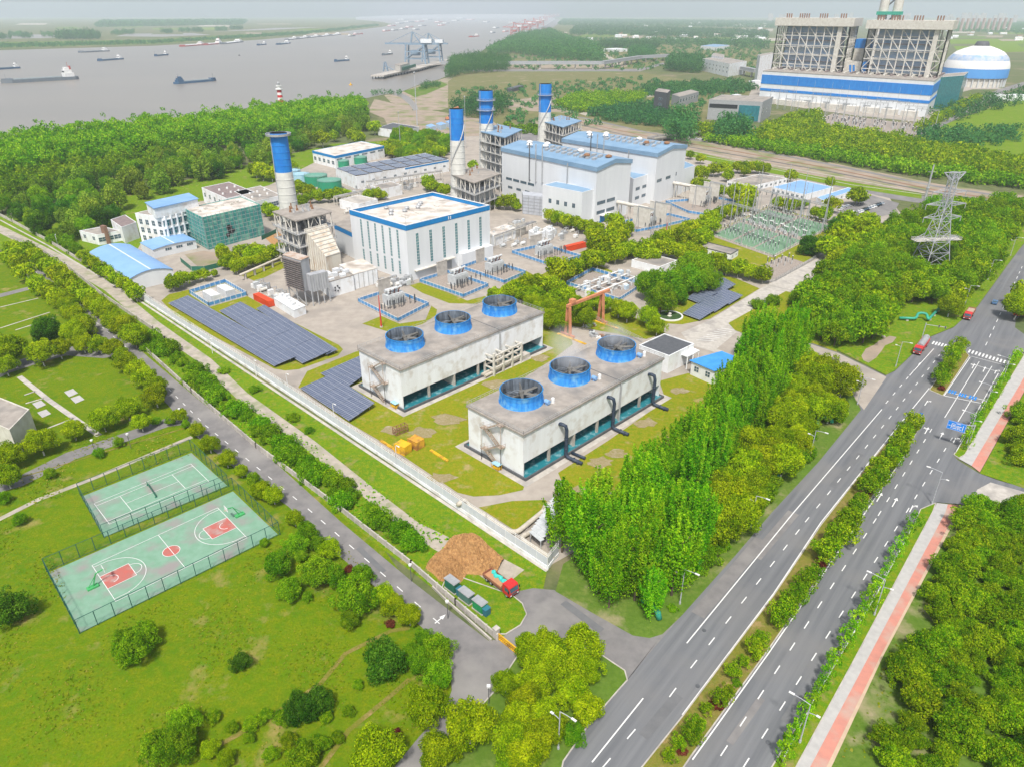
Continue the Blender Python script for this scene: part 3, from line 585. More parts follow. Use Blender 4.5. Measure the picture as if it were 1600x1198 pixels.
for x in (-.6, .6): b.slab(mb, 'R', b.R * .495 + x - .25, b.R * .495 + x + .25, H - 1.7, H - .3, .08, .12)
mb.build('emblem', M['white'], b.root)
b = Bld('link_building', 'low white block with a blue band, against the left end of the strip-window hall', 'building', (551, 364), (522, 350.5), (577, 352), h=13)
b.block('wall', M['cladding'], z1=b.h - .4); b.band('roof_band', 'L', 0, b.L, b.h - 2.4, b.h - .3, 'bandblue', .1); b.block('roof', M['roofconc'], -.1, b.R + .1, -.1, b.L + .1, b.h - .4, b.h)
# ---------------------------------------------------------------- the two tall gas-turbine halls
def gt_hall(label, N, L, Rr, h, winrow, group):
    b = Bld('gas_turbine_hall', label, 'industrial building', N, L, Rr, h=h, group=group); H = b.h; W, D = b.R, b.L
    mb = MB(); e = H - 2.3; q = b.quad(0, W, 0, D)
    mb.prism([p.xy for p in q], 0, e)
    rg = 2.4; a0, a1 = b.pt(W * .5, -.0, e + rg), b.pt(W * .5, D, e + rg)
    mb.face([b.pt(0, 0, e), b.pt(W, 0, e), a0]); mb.face([b.pt(W, D, e), b.pt(0, D, e), a1])
    mb.build('wall', M['cladding'], b.root)
    mb = MB(); o = .5
    for s0, s1 in ((0, .5), (.5, 1)):
        za, zb = (e, e + rg) if s0 == 0 else (e + rg, e); ua, ub = (W * s0 - (o if s0 == 0 else 0)), (W * s1 + (o if s1 == 1 else 0))
        t = 2.3
        v = [b.pt(ua, -o, za), b.pt(ub, -o, zb), b.pt(ub, D + o, zb), b.pt(ua, D + o, za)]; v2 = [p + Vector((0, 0, t)) for p in v]
        mb._quads(v + v2, [(3, 2, 1, 0), (4, 5, 6, 7), (0, 1, 5, 4), (1, 2, 6, 5), (2, 3, 7, 6), (3, 0, 4, 7)])
    rf = mb.build('roof', M['roofblue2'], b.root)
    zz = e + 2.3
    for k in range(9):
        for s_ in (.28, .44):
            mb = MB(); v = D * (.12 + .06 * k); z = zz + rg * (s_ / .5); mb.bar(b.pt(W * s_ - 1.2, v, z + .5), b.pt(W * s_ + 1.8, v + .4, z + .7), 2.0, 1.1); mb.build('roof_vent', M['steel'], rf)
    for (s_, v) in ((.5, .06), (.3, .2), (.55, .35), (.4, .66), (.25, .78), (.45, .86), (.6, .72)):
        mb = MB(); c = b.pt(W * s_, D * v, zz + 1.2); mb.cyl(c, 1.2, 1.2, 1.6, 14); mb.lathe(c + Vector((0, 0, 1.6)), [(2.0, 0), (1.8, .6), (.6, 1.1), (.01, 1.15)], 14); mb.build('roof_cowl', M['white'] if v > .3 else M['rust'], rf)
    for (t, m, z0) in ((.53, 'steel', .52), (.60, 'steel', .50), (.67, 'darkgrey', .5), (.27, 'grey', .42)):
        mb = MB(); d = b.fpt('L', D * t, H * z0, .8); mb.tube([b.fpt('L', D * t, H * z0, .1), d, b.fpt('L', D * t, H + (6 if m != 'grey' else -1.0), .8)], .33, 8); mb.build('vent_pipe', M[m], b.root)
    if winrow:
        for k in range(4): b.window('L', D * (.66 + .085 * k), H * .40, 5.6, 1.5, 5, 1, 'glass', 'grey')
        for k in range(3): b.window('L', D * (.70 + .10 * k), H * .24, 4.2, 1.4, 4, 1, 'glass', 'grey')
    return b
H1 = gt_hall('nearer of the two tall white halls with slate roofs, its annex towards the camera', (933, 262), (784, 231), (987, 249.5), 31, True, None)
H2 = gt_hall('farther tall white hall with slate blue roof, half hidden behind its twin', (1027.5, 240), (879, 217), (1073, 227), 30.5, False, None)
def annex(label, N, L, Rr, h):
    b = Bld('hall_annex', label, 'building', N, L, Rr, h=h)
    b.block('wall', M['cladding'], z1=b.h - .5); b.block('roof', M['roofblue2'], .4, b.R - .1, .4, b.L - .4, b.h - .5, b.h - .1); b.ring('parapet', M['cladding'], b.h - .5, b.h + .25, .02, .4); return b
A1 = annex('low white annex with slate flat roof along the nearer tall hall', (910, 302), (848, 290), (931, 296), 18.8)
for k in range(4): A1.window('L', A1.L * (.2 + .2 * k), A1.h * .52, 2.0, 2.4, 2, 1, 'glass', 'grey')
A2 = annex('white link between the two tall halls with a slate blue flat roof', (990, 281), (960, 262), (1024, 270), 17)
for k in range(3):
    for j in range(2): A2.window('R', A2.R * (.22 + .3 * k), A2.h * (.25 + .32 * j), 4.8, 1.8, 5, 1, 'glass', 'grey')
A3 = annex('small white annex at the far right end of the farther tall hall', (1066, 266), (1045, 257), (1086, 259.5), 15)
b = H1
for k in range(2):
    for j in range(2): b.window('R', b.R * (.17 + .28 * k), b.h * (.16 + .17 * j), 7.5, 1.9, 7, 1, 'glass', 'grey')
b.band('door', 'R', b.R * .16, b.R * .40, 0, 4, 'bandblue', .1); b.band('canopy', 'R', b.R * .14, b.R * .42, 4.1, 4.5, 'white', 2.5)
b = H2
for k in range(2): b.window('R', b.R * (.14 + .3 * k), b.h * .42, 6, 1.8, 6, 1, 'glass', 'grey')
for j in range(2): b.window('R', b.R * .72, b.h * (.25 + .18 * j), 1.2, 2.2, 1, 2, 'glass', 'grey')
# grey sound screen in front
b = Bld('sound_screen', 'pale grey panelled screen block standing in front of the nearer tall hall', 'screen', (853, 309), (817, 305), (851, 303), h=11); 
b.block('panel_wall', mat('grey_panels', (.42, .44, .48), (.36, .38, .42), .4, .5)); 
mb = MB()
for k in range(6): b.slab(mb, 'L', 0, b.L, b.h * k / 6 + .05, b.h * k / 6 + .25, 0, .15); 
for k in range(5): b.slab(mb, 'L', b.L * k / 4 - .1, b.L * k / 4 + .1, 0, b.h, .16, .3)
mb.build('panel_frame', M['grey'], b.root)
# ---------------------------------------------------------------- stacks
def chimney(anchor, za, topy, r, label, blue, cap, rings):
    w = P(*anchor, za); base = Vector((w.x, w.y, .1)); H = up(base, topy)
    t = thing('chimney', label, 'chimney', base); zb = H - blue
    mb = MB(); mb.lathe((0, 0, 0), [(r * 1.32, 0), (r * 1.12, H * .3), (r * 1.0, zb)], 28)
    n = int(zb / 3.2)
    for k in range(1, n):
        z = zb * k / n; rr = r * (1.32 - .2 * z / (H * .3)) if z < H * .3 else r * (1.12 - .12 * (z - H * .3) / (zb - H * .3)); mb.lathe((0, 0, z), [(rr + .02, 0), (rr + .14, .05), (rr + .14, .25), (rr + .02, .3)], 28)
    mb.build('shaft', M['stackwhite'], t, False)
    mb = MB(); mb.lathe((0, 0, 0), [(r * 1.0, zb), (r * 1.0, H)], 28)
    for k in range(1, int(blue / 3)): mb.lathe((0, 0, zb + 3 * k), [(r + .01, 0), (r + .12, .05), (r + .12, .2), (r + .01, .25)], 28)
    mb.m = 1; mb.lathe((0, 0, 0), [(r * 1.0, H), (r * .9, H), (r * .9, H - 4), (.01, H - 4)], 28); mb.build('blue_top', [M['blue'], M['dark']], t)
    if cap:
        mb = MB(); mb.lathe((0, 0, H - 1.2), [(r, 0), (r * 1.42, .0), (r * 1.45, 1.0), (r * 1.38, 1.0), (r * 1.36, .2), (r, .2)], 28); mb.build('top_ring', M['steel'], t)
    for z in rings:
        mb = MB(); mb.lathe((0, 0, H - z), [(r, 0), (r * 1.35, 0), (r * 1.35, .25), (r, .25)], 28)
        rail(mb, [(r * 1.33 * math.cos(a * math.pi / 8), r * 1.33 * math.sin(a * math.pi / 8), H - z + .25) for a in range(16)], 1.1, 3, .12, True); mb.build('platform', M['steel'], t)
    if not cap:
        mb = MB(); pts = [((r + .4) * math.cos(a), (r + .4) * math.sin(a), H * .45 + (H * .4) * i / 14) for i, a in enumerate([-2.6 + 2.4 * k / 14 for k in range(15)])]; mb.tube(pts, .35, 6); mb.build('spiral_stair', M['steel'], t)
    mb = MB(); mb.bar((-r * .9, -r * .7, 0), (-r * .8, -r * .6, H), .5, .3); mb.build('ladder', M['steel'], t)
    return t
M['stackwhite'] = mat('stack_white', (.62, .62, .58), (.50, .50, .47), .3, .7, detail=6)
chimney((451, 322), 22, 208, 4.0, 'chimney with wide steel ring round its blue top, at the left of the site', 17.5, True, ())
chimney((716, 272), 20, 170.5, 4.1, 'plain ringless white chimney with dark blue top, between the solar-roof hall and the tall halls', 17, False, ())
chimney((760, 207), 34, 142, 4.6, 'white chimney with two railed platforms on its blue top, left of the tall halls', 20, False, (6, 12))
chimney((851, 194), 28, 131.5, 4.7, 'white chimney with blue top farthest back, rising behind the slate roofs', 20, False, (8,))
# ---------------------------------------------------------------- heat-recovery frames
def hrsg(label, N, L, Rr, h, roofm, levels, casing=True):
    b = Bld('boiler_house', label, 'boiler house', N, L, Rr, h=h); W, D, H = b.R, b.L, b.h
    b.block('roof_deck', M[roofm], -.6, W + .6, -.6, D + .6, H - .5, H)
    nx, ny = max(2, int(W / 5)), max(2, int(D / 5)); fr = MB()
    for i in range(nx + 1):
        for j in range(ny + 1):
            if i in (0, nx) or j in (0, ny): fr.bar(b.pt(W * i / nx, D * j / ny, 0), b.pt(W * i / nx, D * j / ny, H - .5), .5)
    for k in range(1, levels + 1):
        z = (H - .5) * k / levels
        for v in (0, D): fr.bar(b.pt(0, v, z), b.pt(W, v, z), .35)
        for u in (0, W): fr.bar(b.pt(u, 0, z), b.pt(u, D, z), .35)
        z0 = (H - .5) * (k - 1) / levels
        for i in range(nx):
            if (i + k) % 2: 
                fr.bar(b.pt(W * i / nx, 0, z0), b.pt(W * (i + .5) / nx, 0, z), .2); fr.bar(b.pt(W * (i + 1) / nx, 0, z0), b.pt(W * (i + .5) / nx, 0, z), .2)
        for j in range(ny):
            if (j + k) % 2: fr.bar(b.pt(0, D * j / ny, z0), b.pt(0, D * (j + 1) / ny, z), .2)
    fr.build('steel_frame', M['cream'], b.root)
    for k in range(1, levels):
        z = (H - .5) * k / levels; mb = MB(); mb.prism([p.xy for p in b.quad(-1.4, W + 1.4, -1.4, D + 1.4)], z, z + .15)
        rail(mb, [b.pt(-1.3, -1.3, z + .15), b.pt(W + 1.3, -1.3, z + .15), b.pt(W + 1.3, D + 1.3, z + .15), b.pt(-1.3, D + 1.3, z + .15)], 1.1, 2.5, .1, True); mb.build('platform', M['steel'], b.root)
    if casing:
        b.block('casing', M['casing'], W * .14, W * .86, D * .12, D * .88, 0, H * .74)
        mb = MB()
        for k in range(12):
            for f, LL in (('R', W), ('L', D)): b.slab(mb, f, LL * (.15 + .06 * k), LL * (.15 + .06 * k) + .25, 0, H * .74, -(D if f == 'R' else W) * .13, -(D if f == 'R' else W) * .105)
        mb.build('casing_ribs', M['steel'], b.root)
    rng = random.Random(int(N[0])); mb = MB()
    for k in range(26):
        u, v = rng.uniform(.08, .9) * W, rng.uniform(.08, .9) * D; z = H * .74; mb.tube([b.pt(u, v, z), b.pt(u, v, z + (H - z) * .45), b.pt(u + rng.uniform(-2, 2), v, z + (H - z) * .8)], rng.uniform(.2, .5), 7)
    for k in range(14): mb.box(b.pt(rng.uniform(.1, .85) * W, rng.uniform(.1, .85) * D, H * .74), (rng.uniform(1, 2.5), rng.uniform(1, 2.5), rng.uniform(1, 2.6)), b.ang)
    mb.build('piping', M['pipemix'], b.root)
    for k in range(10):
        mb = MB(); u, v = (rng.uniform(.25, .9) * W, rng.uniform(.35, .95) * D); mb.cyl(b.pt(u, v, H), .3, .3, rng.uniform(1.5, 3.4), 8); mb.cyl(b.pt(u, v, H), .6, .5, .8, 8); mb.build('silencer', M['rust'] if k % 2 else M['steel'], b.root)
    return b
M['casing'] = mat('boiler_casing', (.40, .41, .43), (.30, .31, .33), .4, .6, stretch=(1, 1, .2)); M['pipemix'] = mat('pipe_lagging', (.36, .35, .33), (.16, .16, .17), .3, .6)
B1 = hrsg('tall weathered boiler frame with a tan flat roof, at the foot of the ringed chimney', (462.6, 345), (428, 331), (516, 331.7), 24, 'roofconc', 4)
hrsg('boiler frame with pale flat roof at the foot of the plain ringless chimney', (741, 286), (706, 273), (780, 272), 20, 'roofconc', 3)
hrsg('tallest boiler frame with slate roof and galleries, left of the nearer tall hall', (789, 215), (752, 206), (815, 203), 35, 'roofblue2', 6)
hrsg('boiler frame with slate roof at the foot of the farthest chimney', (880, 199), (848, 190), (908, 189), 30, 'roofblue2', 5)
# unit 1: sloping duct, filter house and turbine enclosure
o = Vector(B1.o); ax = -B1.dl; ay = B1.dr; W, D = B1.R, B1.L
def Q(x, y, z): return ax * x + ay * y + Vector((0, 0, z))
g = thing('exhaust_duct', 'rust-streaked cream duct sloping down from the left boiler frame', 'duct', o)
mb = MB(); w0, w1 = W * .2, W * .85
def hexa(mb, A, B): mb._quads(A + B, [(3, 2, 1, 0), (4, 5, 6, 7), (0, 1, 5, 4), (1, 2, 6, 5), (2, 3, 7, 6), (3, 0, 4, 7)])
hexa(mb, [Q(.2, w0, .5), Q(.2, w1, .5), Q(.2, w1, 19), Q(.2, w0, 19)], [Q(13, w0 + 2, 1.5), Q(13, w1 - 2, 1.5), Q(13, w1 - 2, 9), Q(13, w0 + 2, 9)]); mb.build('duct_body', M['rustcream'] if 'rustcream' in M else mat('rust_streaked_cream', (.55, .52, .45), (.34, .22, .13), .35, .8, detail=8, stretch=(1, 1, .4), lo=.45, hi=.75), g)
mb = MB()
for k in range(9):
    f = k / 8; mb.bar(Q(.2 + 12.8 * f, w0 + 2 * f - .2, .6), Q(.2 + 12.8 * f, w0 + 2 * f - .2, 19 - 10 * f + .2), .35); mb.bar(Q(.2 + 12.8 * f, w0 + 2 * f, 19 - 10 * f + .2), Q(.2 + 12.8 * f, w1 - 2 * f, 19 - 10 * f + .2), .35)
mb.build('duct_ribs', M['cream'], g)
fb = Bld('filter_house', 'grey louvred filter house on steel legs in front of the left boiler frame', 'filter house', (469.5, 407), (442, 398.5), (482, 401.5), base=(476, 479), rect=False); H = fb.h
fb.block('casing', M['casing'], z0=H * .32, z1=H - .2); fb.block('roof', mat('rusty_roof', (.48, .44, .40), (.36, .22, .14), .4, .8), -.2, fb.R + .2, -.2, fb.L + .2, H - .2, H)
mb = MB()
for k in range(14):
    z = H * (.34 + .046 * k); fb.slab(mb, 'L', -.1, fb.L, z, z + .25, 0, .9)
mb.build('louvre', mat('louvre_brown', (.22, .19, .18), (.14, .12, .115), .6, .6), fb.root)
mb = MB()
for u in (0.2, fb.R - .2):
    for v in (.3, fb.L * .5, fb.L - .3): mb.bar(fb.pt(u, v, 0), fb.pt(u, v, H * .32), .4)
for u in (0.2, fb.R - .2): mb.bar(fb.pt(u, .3, .3), fb.pt(u, fb.L - .3, H * .3), .2)
mb.build('leg', M['steel'], fb.root)
e = Bld('filter_duct', 'ribbed grey inlet duct running right from the louvred filter house', 'duct', (484, 431), (478, 428), (511, 424.5), h=13); e.block('duct_body', M['casing'], z0=6, z1=e.h)
mb = MB()
for k in range(8): e.slab(mb, 'R', e.R * k / 7 - .1, e.R * k / 7 + .1, 6, e.h, 0, .25)
for k in range(4): mb.bar(e.pt(e.R * k / 3, .3, 0), e.pt(e.R * k / 3, .3, 6), .35)
mb.build('ribs', M['steel'], e.root)
e = Bld('turbine_enclosure', 'long white turbine enclosure with cream roof, right of the grey inlet duct', 'enclosure', (552, 429), (530, 414), (589, 419), base=(553, 453)); e.block('wall', M['whitewall'], z1=e.h - .3); e.block('roof', M['patchroof'], -.1, e.R + .1, -.1, e.L + .1, e.h - .3, e.h)
mb = MB()
for k in range(6): e.slab(mb, 'R', e.R * k / 5 - .08, e.R * k / 5 + .08, 0, e.h - .3, 0, .12)
mb.build('seam', M['grey'], e.root)
e = Bld('turbine_enclosure', 'stepped white enclosure with a louvred round vent, below the sloping duct', 'enclosure', (513, 441), (498, 430), (552, 430), base=(513.5, 466)); e.block('wall', M['whitewall'], z1=e.h - .3); e.block('roof', M['roofconc'], -.1, e.R + .1, -.1, e.L + .1, e.h - .3, e.h)
mb = MB()
for k in range(5):
    a = k * 1.256; p = e.fpt('R', e.R * .3 + 1.1 * math.cos(a), e.h * .45 + 1.1 * math.sin(a), .1); mb.cyl(p - Vector((0, 0, .3)), .35, .35, .6, 8)
mb.build('round_vent', M['darkgrey'], e.root)
mb = MB(); rng = random.Random(3)
for k in range(14): mb = MB(); mb.box(e.pt(rng.uniform(.1, .9) * e.R, rng.uniform(.1, .9) * e.L, e.h), (rng.uniform(.8, 3), rng.uniform(.8, 2), rng.uniform(.5, 1.8)), e.ang); mb.build('roof_unit', M['cladding'], e.root)
# white low enclosure by the orange container
e = Bld('white_cabin', 'low white equipment cabin with rooftop units, right of the orange container', 'cabin', (459, 485), (428, 466), (477, 478), base=(461, 498)); e.block('wall', M['whitewall'], z1=e.h - .2); e.block('roof', M['cladding'], -.1, e.R + .1, -.1, e.L + .1, e.h - .2, e.h)
mb = MB()
for k in range(7): mb.box(e.pt(e.R * rng.uniform(.2, .8), e.L * (.1 + .13 * k), e.h), (2, 1.4, rng.uniform(.6, 1.5)), e.ang)
mb.build('rooftop_unit', M['whitewall'], e.root)
# ---------------------------------------------------------------- low buildings of the plant
def simple(name, label, cat, N, L, Rr, base=None, h=None, wall='whitewall', roof='roofconc', parapet=.5, wins=(), band=None, pv=0, cop=None):
    b = Bld(name, label, cat, N, L, Rr, base=base, h=h); H = b.h
    b.block('wall', M[wall], z1=H - .3); b.block('roof', M[roof], .25, b.R - .25, .25, b.L - .25, H - .3, H - .12)
    if parapet: b.ring('parapet', M[cop or wall], H - .3, H + .15, .03, .3)
    if band: b.ring('roof_band', M[band], H - 1.6, H + .25, .08, .3)
    for (f, n, z, w, hh) in wins:
        L_ = b.R if f == 'R' else b.L
        for i in range(n): b.window(f, L_ * (i + .5) / n, H * z, w, H * hh, 2, 2)
    if pv:
        for i in range(pv):
            for j in range(2):
                u0 = b.R * (i + .06) / pv; mb = MB(); v0 = b.L * (.06 + .47 * j)
                mb.bar(b.pt(u0 + b.R * .44 / pv, v0, H + .35), b.pt(u0 + b.R * .44 / pv, v0 + b.L * .42, H + .35), b.R * .86 / pv, .12); mb.build('solar_panel', M['pv'], b.root)
    return b
def pvmat():
    m, t, b = nodes('solar_glass'); b.inputs['Roughness'].default_value = .22; b.inputs['Specular IOR Level'].default_value = .6
    tc = t.nodes.new('ShaderNodeTexCoord'); br = t.nodes.new('ShaderNodeTexBrick'); br.offset = 0; br.inputs['Scale'].default_value = 1
    br.inputs['Color1'].default_value = (.085, .105, .165, 1); br.inputs['Color2'].default_value = (.10, .12, .18, 1); br.inputs['Mortar'].default_value = (.36, .38, .42, 1)
    br.inputs['Mortar Size'].default_value = .045; br.inputs['Brick Width'].default_value = 1.05; br.inputs['Row Height'].default_value = 2.0; br.inputs['Bias'].default_value = 0
    t.links.new(tc.outputs['Object'], br.inputs['Vector']); t.links.new(br.outputs['Color'], b.inputs['Base Color']); return m
M['pv'] = pvmat()
M['net'] = mat('green_scaffold_net', (.06, .33, .27), (.05, .22, .22), .35, .9, detail=9, lo=.3, hi=.7, c3=(.20, .44, .34), s3=.3)
M['brownroof'] = mat('brown_roof', (.24, .19, .18), (.18, .14, .14), .5, .8); M['brown'] = mat('brown_stone', (.24, .14, .10), (.18, .11, .08), .8, .8)
simple('workshop', 'low white building with blue roof band, beyond the green tanks', 'building', (523, 245), (488, 236.5), (600, 229), base=(525, 264), roof='patchroof', band='bandblue', wins=(('L', 5, .28, 3.2, .3), ('R', 6, .62, 6, .14)))
b = simple('storage_hall', 'long white hall whose roof is covered in dark solar panels', 'hall', (557, 277), (524, 264), (701, 250.5), base=(558, 297), parapet=.4, wins=(('R', 9, .45, 2.4, .16),), band=None, pv=7); b.band('roof_band', 'R', b.R * .5, b.R, b.h - 1.2, b.h - .1, 'bandblue')
b = simple('office_building', 'white four-storey office with blue glazed front, beside the netted building', 'office', (252, 340), (211, 334), (292, 330), h=15, roof='roofconc')
for k in range(4):
    for j in range(3): b.window('L', b.L * (.12 + .24 * k), 1.5 + 4.2 * j, 2.2, 2.6, 2, 2)
for k in range(4):
    for j in range(3): b.window('R', b.R * (.2 + .22 * k), 1.2 + 4.4 * j, 5.2, 3.3, 3, 2, 'tealglass')
mb = MB()
for k in range(5): b.slab(mb, 'R', b.R * (.09 + .22 * k) - .3, b.R * (.09 + .22 * k) + .3, 0, b.h, 0, 1.2)
for j in range(4): b.slab(mb, 'R', 0, b.R, 4.3 * j + .2, 4.3 * j + .7, 0, .9)
mb.build('facade_grid', M['whitewall'], b.root)
def arched(name, label, N, L, Rr, base, rise, roof='roofblue', wins=0, h=None):
    """hall with a shallow curved roof whose arch faces the N->R front"""
    b = Bld(name, label, 'hall', N, L, Rr, base=base, h=h); H = b.h; n = 10; W, D = b.R, b.L
    pr = [(W * i / n, H + rise * (1 - (2 * i / n - 1) ** 2)) for i in range(n + 1)]
    mb = MB(); f = [b.pt(u, 0, z - .25) for u, z in pr]; k = [b.pt(u, D, z - .25) for u, z in pr]
    mb.face([b.pt(0, 0, 0), b.pt(W, 0, 0)] + f[::-1]); mb.face([b.pt(W, D, 0), b.pt(0, D, 0)] + k)
    mb.face([b.pt(0, D, 0), b.pt(0, 0, 0), f[0], k[0]]); mb.face([b.pt(W, 0, 0), b.pt(W, D, 0), k[-1], f[-1]]); mb.build('wall', M['cladding'], b.root)
    mb = MB()
    for i in range(n):
        (u0, z0), (u1, z1) = pr[i], pr[i + 1]; o = .4
        v = [b.pt(u0, -o, z0 - .2), b.pt(u1, -o, z1 - .2), b.pt(u1, D + o, z1 - .2), b.pt(u0, D + o, z0 - .2)]; v += [p + Vector((0, 0, .25)) for p in v]
        mb._quads(v, [(3, 2, 1, 0), (4, 5, 6, 7), (0, 1, 5, 4), (1, 2, 6, 5), (2, 3, 7, 6), (3, 0, 4, 7)])
    r = mb.build('roof', M[roof], b.root); mb = MB(); mb.bar(b.pt(W / 2, 0, H + rise + .1), b.pt(W / 2, D, H + rise + .1), .5, .12); mb.build('ridge', M['cladding'], r)
    for i in range(wins): b.window('R', W * (.25 + .5 * i / max(1, wins - 1)), H * .62, 3, 1.2, 3, 1)
    return b
arched('steel_shed', 'big shed with a curved pale blue roof beside the plant wall', (202, 436), (140, 395), (270, 421), (206, 455), 2.0)
b = arched('steel_shed', 'smaller blue-roofed shed in front of the netted building', (238, 391), (219, 380), (305.7, 375.5), (240, 405), .8)
for k in range(3): b.window('R', b.R * (.35 + .25 * k), b.h * .55, 3.2, 1.3, 3, 1)
b = Bld('rooftop_pavilion', 'pale blue curved roof storey on top of the white office', 'roof storey', (241, 326), (228, 317), (308.5, 311), h=20); b.block('wall', M['whitewall'], z0=14.9, z1=19.7); b.block('roof', M['roofblue'], -.5, b.R + .5, -.5, b.L + .5, 19.7, 20.1)
b = simple('scaffolded_building', 'building wrapped in torn green scaffold netting', 'building', (316, 341), (288, 327), (406, 320.5), base=(326, 391), wall='net', roof='patchroof', cop='net')
mb = MB()
for f, L_, n in (('R', b.R, 14), ('L', b.L, 6)):
    for i in range(n + 1): b.slab(mb, f, L_ * i / n - .06, L_ * i / n + .06, 0, b.h + 1.2, .25, .37)
    for j in range(8): b.slab(mb, f, -.2, L_ + .2, b.h * (j + .5) / 8 - .06, b.h * (j + .5) / 8 + .06, .38, .48)
mb.build('scaffold', M['steel'], b.root)
for (t, z, w, h_) in ((.40, .52, 3.5, 3.0), (.43, .40, 4.0, 2.4), (.36, .30, 2.4, 2.2)):
    mb = MB(); v = [b.fpt('R', b.R * t + w * .5 * math.cos(a) * (1 + .25 * math.sin(5 * a)), b.h * z + h_ * .5 * math.sin(a), .2) for a in [k * .5236 for k in range(12)]]; mb.face(v); mb.build('torn_gap', M['dark'], b.root)
for k in range(6): 
    mb = MB(); mb.box(b.pt(b.R * (.1 + .14 * k), b.L * (.5 + .1 * (k % 2)), b.h - .1), (1.6, 1.2, 1), b.ang); mb.build('rooftop_unit', M['cream'], b.root)
simple('white_villa', 'windowless white block of the villa left of the offices', 'building', (190, 356), (173, 344), (213, 348), base=(192, 381), wins=(), roof='brownroof')
b = simple('white_villa', 'low white villa wing with a brown stone pier, nearest the plant wall', 'building', (152, 368), (124, 361.5), (188, 361), base=(153, 384), wins=(('R', 3, .3, 3.5, .4), ('L', 2, .4, 2, .35))); b.block('pier', M['brown'], b.R * .30, b.R * .44, -1, 2, 0, b.h + 4)
for j, (N, L, Rr, lab) in enumerate((((354, 311), (315, 294), (398, 301), 'white low office wing with brown roof, left of the ringed chimney'), ((398, 316), (366, 300), (440, 306), 'white low office wing with grey roof and skylights, right up against the ringed chimney'))):
    b = simple('office_wing', lab, 'office', N, L, Rr, h=9, roof='brownroof' if j == 0 else 'roofconc', wins=(('R', 6, .45, 3.2, .28), ('L', 5, .45, 2.6, .28)))
    for k in range(6): mb = MB(); mb.cyl(b.pt(b.R * (.15 + .14 * k), b.L * (.3 + .3 * (k % 2)), b.h - .15), .7, .6, 1, 10); mb.build('roof_vent', M['white'], b.root)
simple('garden_house', 'small brown-roofed pavilion among the garden trees', 'pavilion', (186, 309), (173, 303), (193, 303), h=5, wall='brown', roof='brownroof', parapet=0)
simple('flat_office', 'flat tan-roofed white office beyond the switchyard', 'office', (1179.6, 291), (1136, 284), (1230, 279), base=(1180, 299), wins=(('R', 7, .3, 2.4, .4), ('L', 5, .3, 2.4, .4)))
simple('courtyard_office', 'low white office with the larger pale blue roof, beside the car park', 'office', (1258, 305), (1206, 293), (1302, 293), base=(1258, 314), roof='roofblue', wins=(('L', 7, .3, 2, .4),))
simple('courtyard_office', 'narrow white wing with a pale blue strip roof, nearest the parked cars', 'office', (1286, 314), (1276, 309), (1336, 298), base=(1286, 322), roof='roofblue', wins=(('R', 6, .3, 2, .4),))
simple('control_house', 'small white block with dark parapet at the corner of the switchyard', 'building', (1142, 398), (1094, 386), (1154, 391), base=(1145, 408), cop='darkgrey', wins=(('R', 2, .3, 1.4, .35),))
simple('control_house', 'small cube-like white building with grey roof, behind the instrument pen', 'building', (1030, 418), (987, 407), (1058, 407.5), base=(1034, 429), wins=(('R', 2, .4, 1.5, .3),))
b = simple('pump_house', 'flat dark-roofed white pump house at the far end of the stained cooling tower', 'building', (1045.6, 557), (999, 540), (1084.4, 538), base=(1046, 584), roof='darkgrey', wins=()); b.band('canopy', 'R', b.R * .5, b.R, b.h * .7, b.h * .76, 'whitewall', 2.5)
for u in (.52, .75, .98): 
    mb = MB(); p = b.fpt('R', b.R * u, 0, 2.3); mb.bar(p, p + Vector((0, 0, b.h * .7)), .3); mb.build('post', M['whitewall'], b.root)
b = simple('blue_roof_hut', 'white hut with bright blue roof beside the poplars', 'hut', (1116, 579), (1081, 564), (1163, 565), base=(1115, 601), roof='bluebright' if 'bluebright' in M else 'blue', wins=(('L', 2, .35, 1.8, .38), ('R', 2, .35, 1.8, .35)), parapet=0)
b.block('roof_sheet', M['roofsky'] if 'roofsky' in M else mat('bright_blue_sheet', (.04, .24, .68), (.06, .30, .72), .5, .5), -.5, b.R + .5, -.5, b.L + .5, b.h - .1, b.h + .12)
simple('tan_shed', 'small tan slab-roofed shed at the edge of the grove, by the plant street', 'shed', (1300, 441), (1271, 433), (1322, 427), h=4, wall='cream', roof='concrete2')
simple('riverside_block', 'lone white flat-roofed block at the river edge', 'building', (322, 184), (317, 181), (382, 178), h=13)
for (N, L, Rr, h_, lab, rf) in (((672, 219), (660, 214), (704, 213), 5, 'long low shed with pale roof left of the plain chimney', 'cream'), ((632, 207), (590, 200), (655, 199), 7, 'white shed with dark roof on the building site behind the chimneys', 'darkgrey'), ((560, 320), (530, 313), (590, 312), 5, 'low pale process shed behind the strip-window hall', 'concrete2'), ((597, 297), (580, 291), (628, 290), 6, 'small flat-roofed white block beside the pipe rack', 'roofconc')):
    simple('low_shed', lab, 'shed', N, L, Rr, h=h_, roof=rf)
simple('office_corner', 'beige building corner with grey roof at the left edge of the picture', 'building', (15, 672), (-60, 640), (46, 640), h=8, wall='cream', wins=())
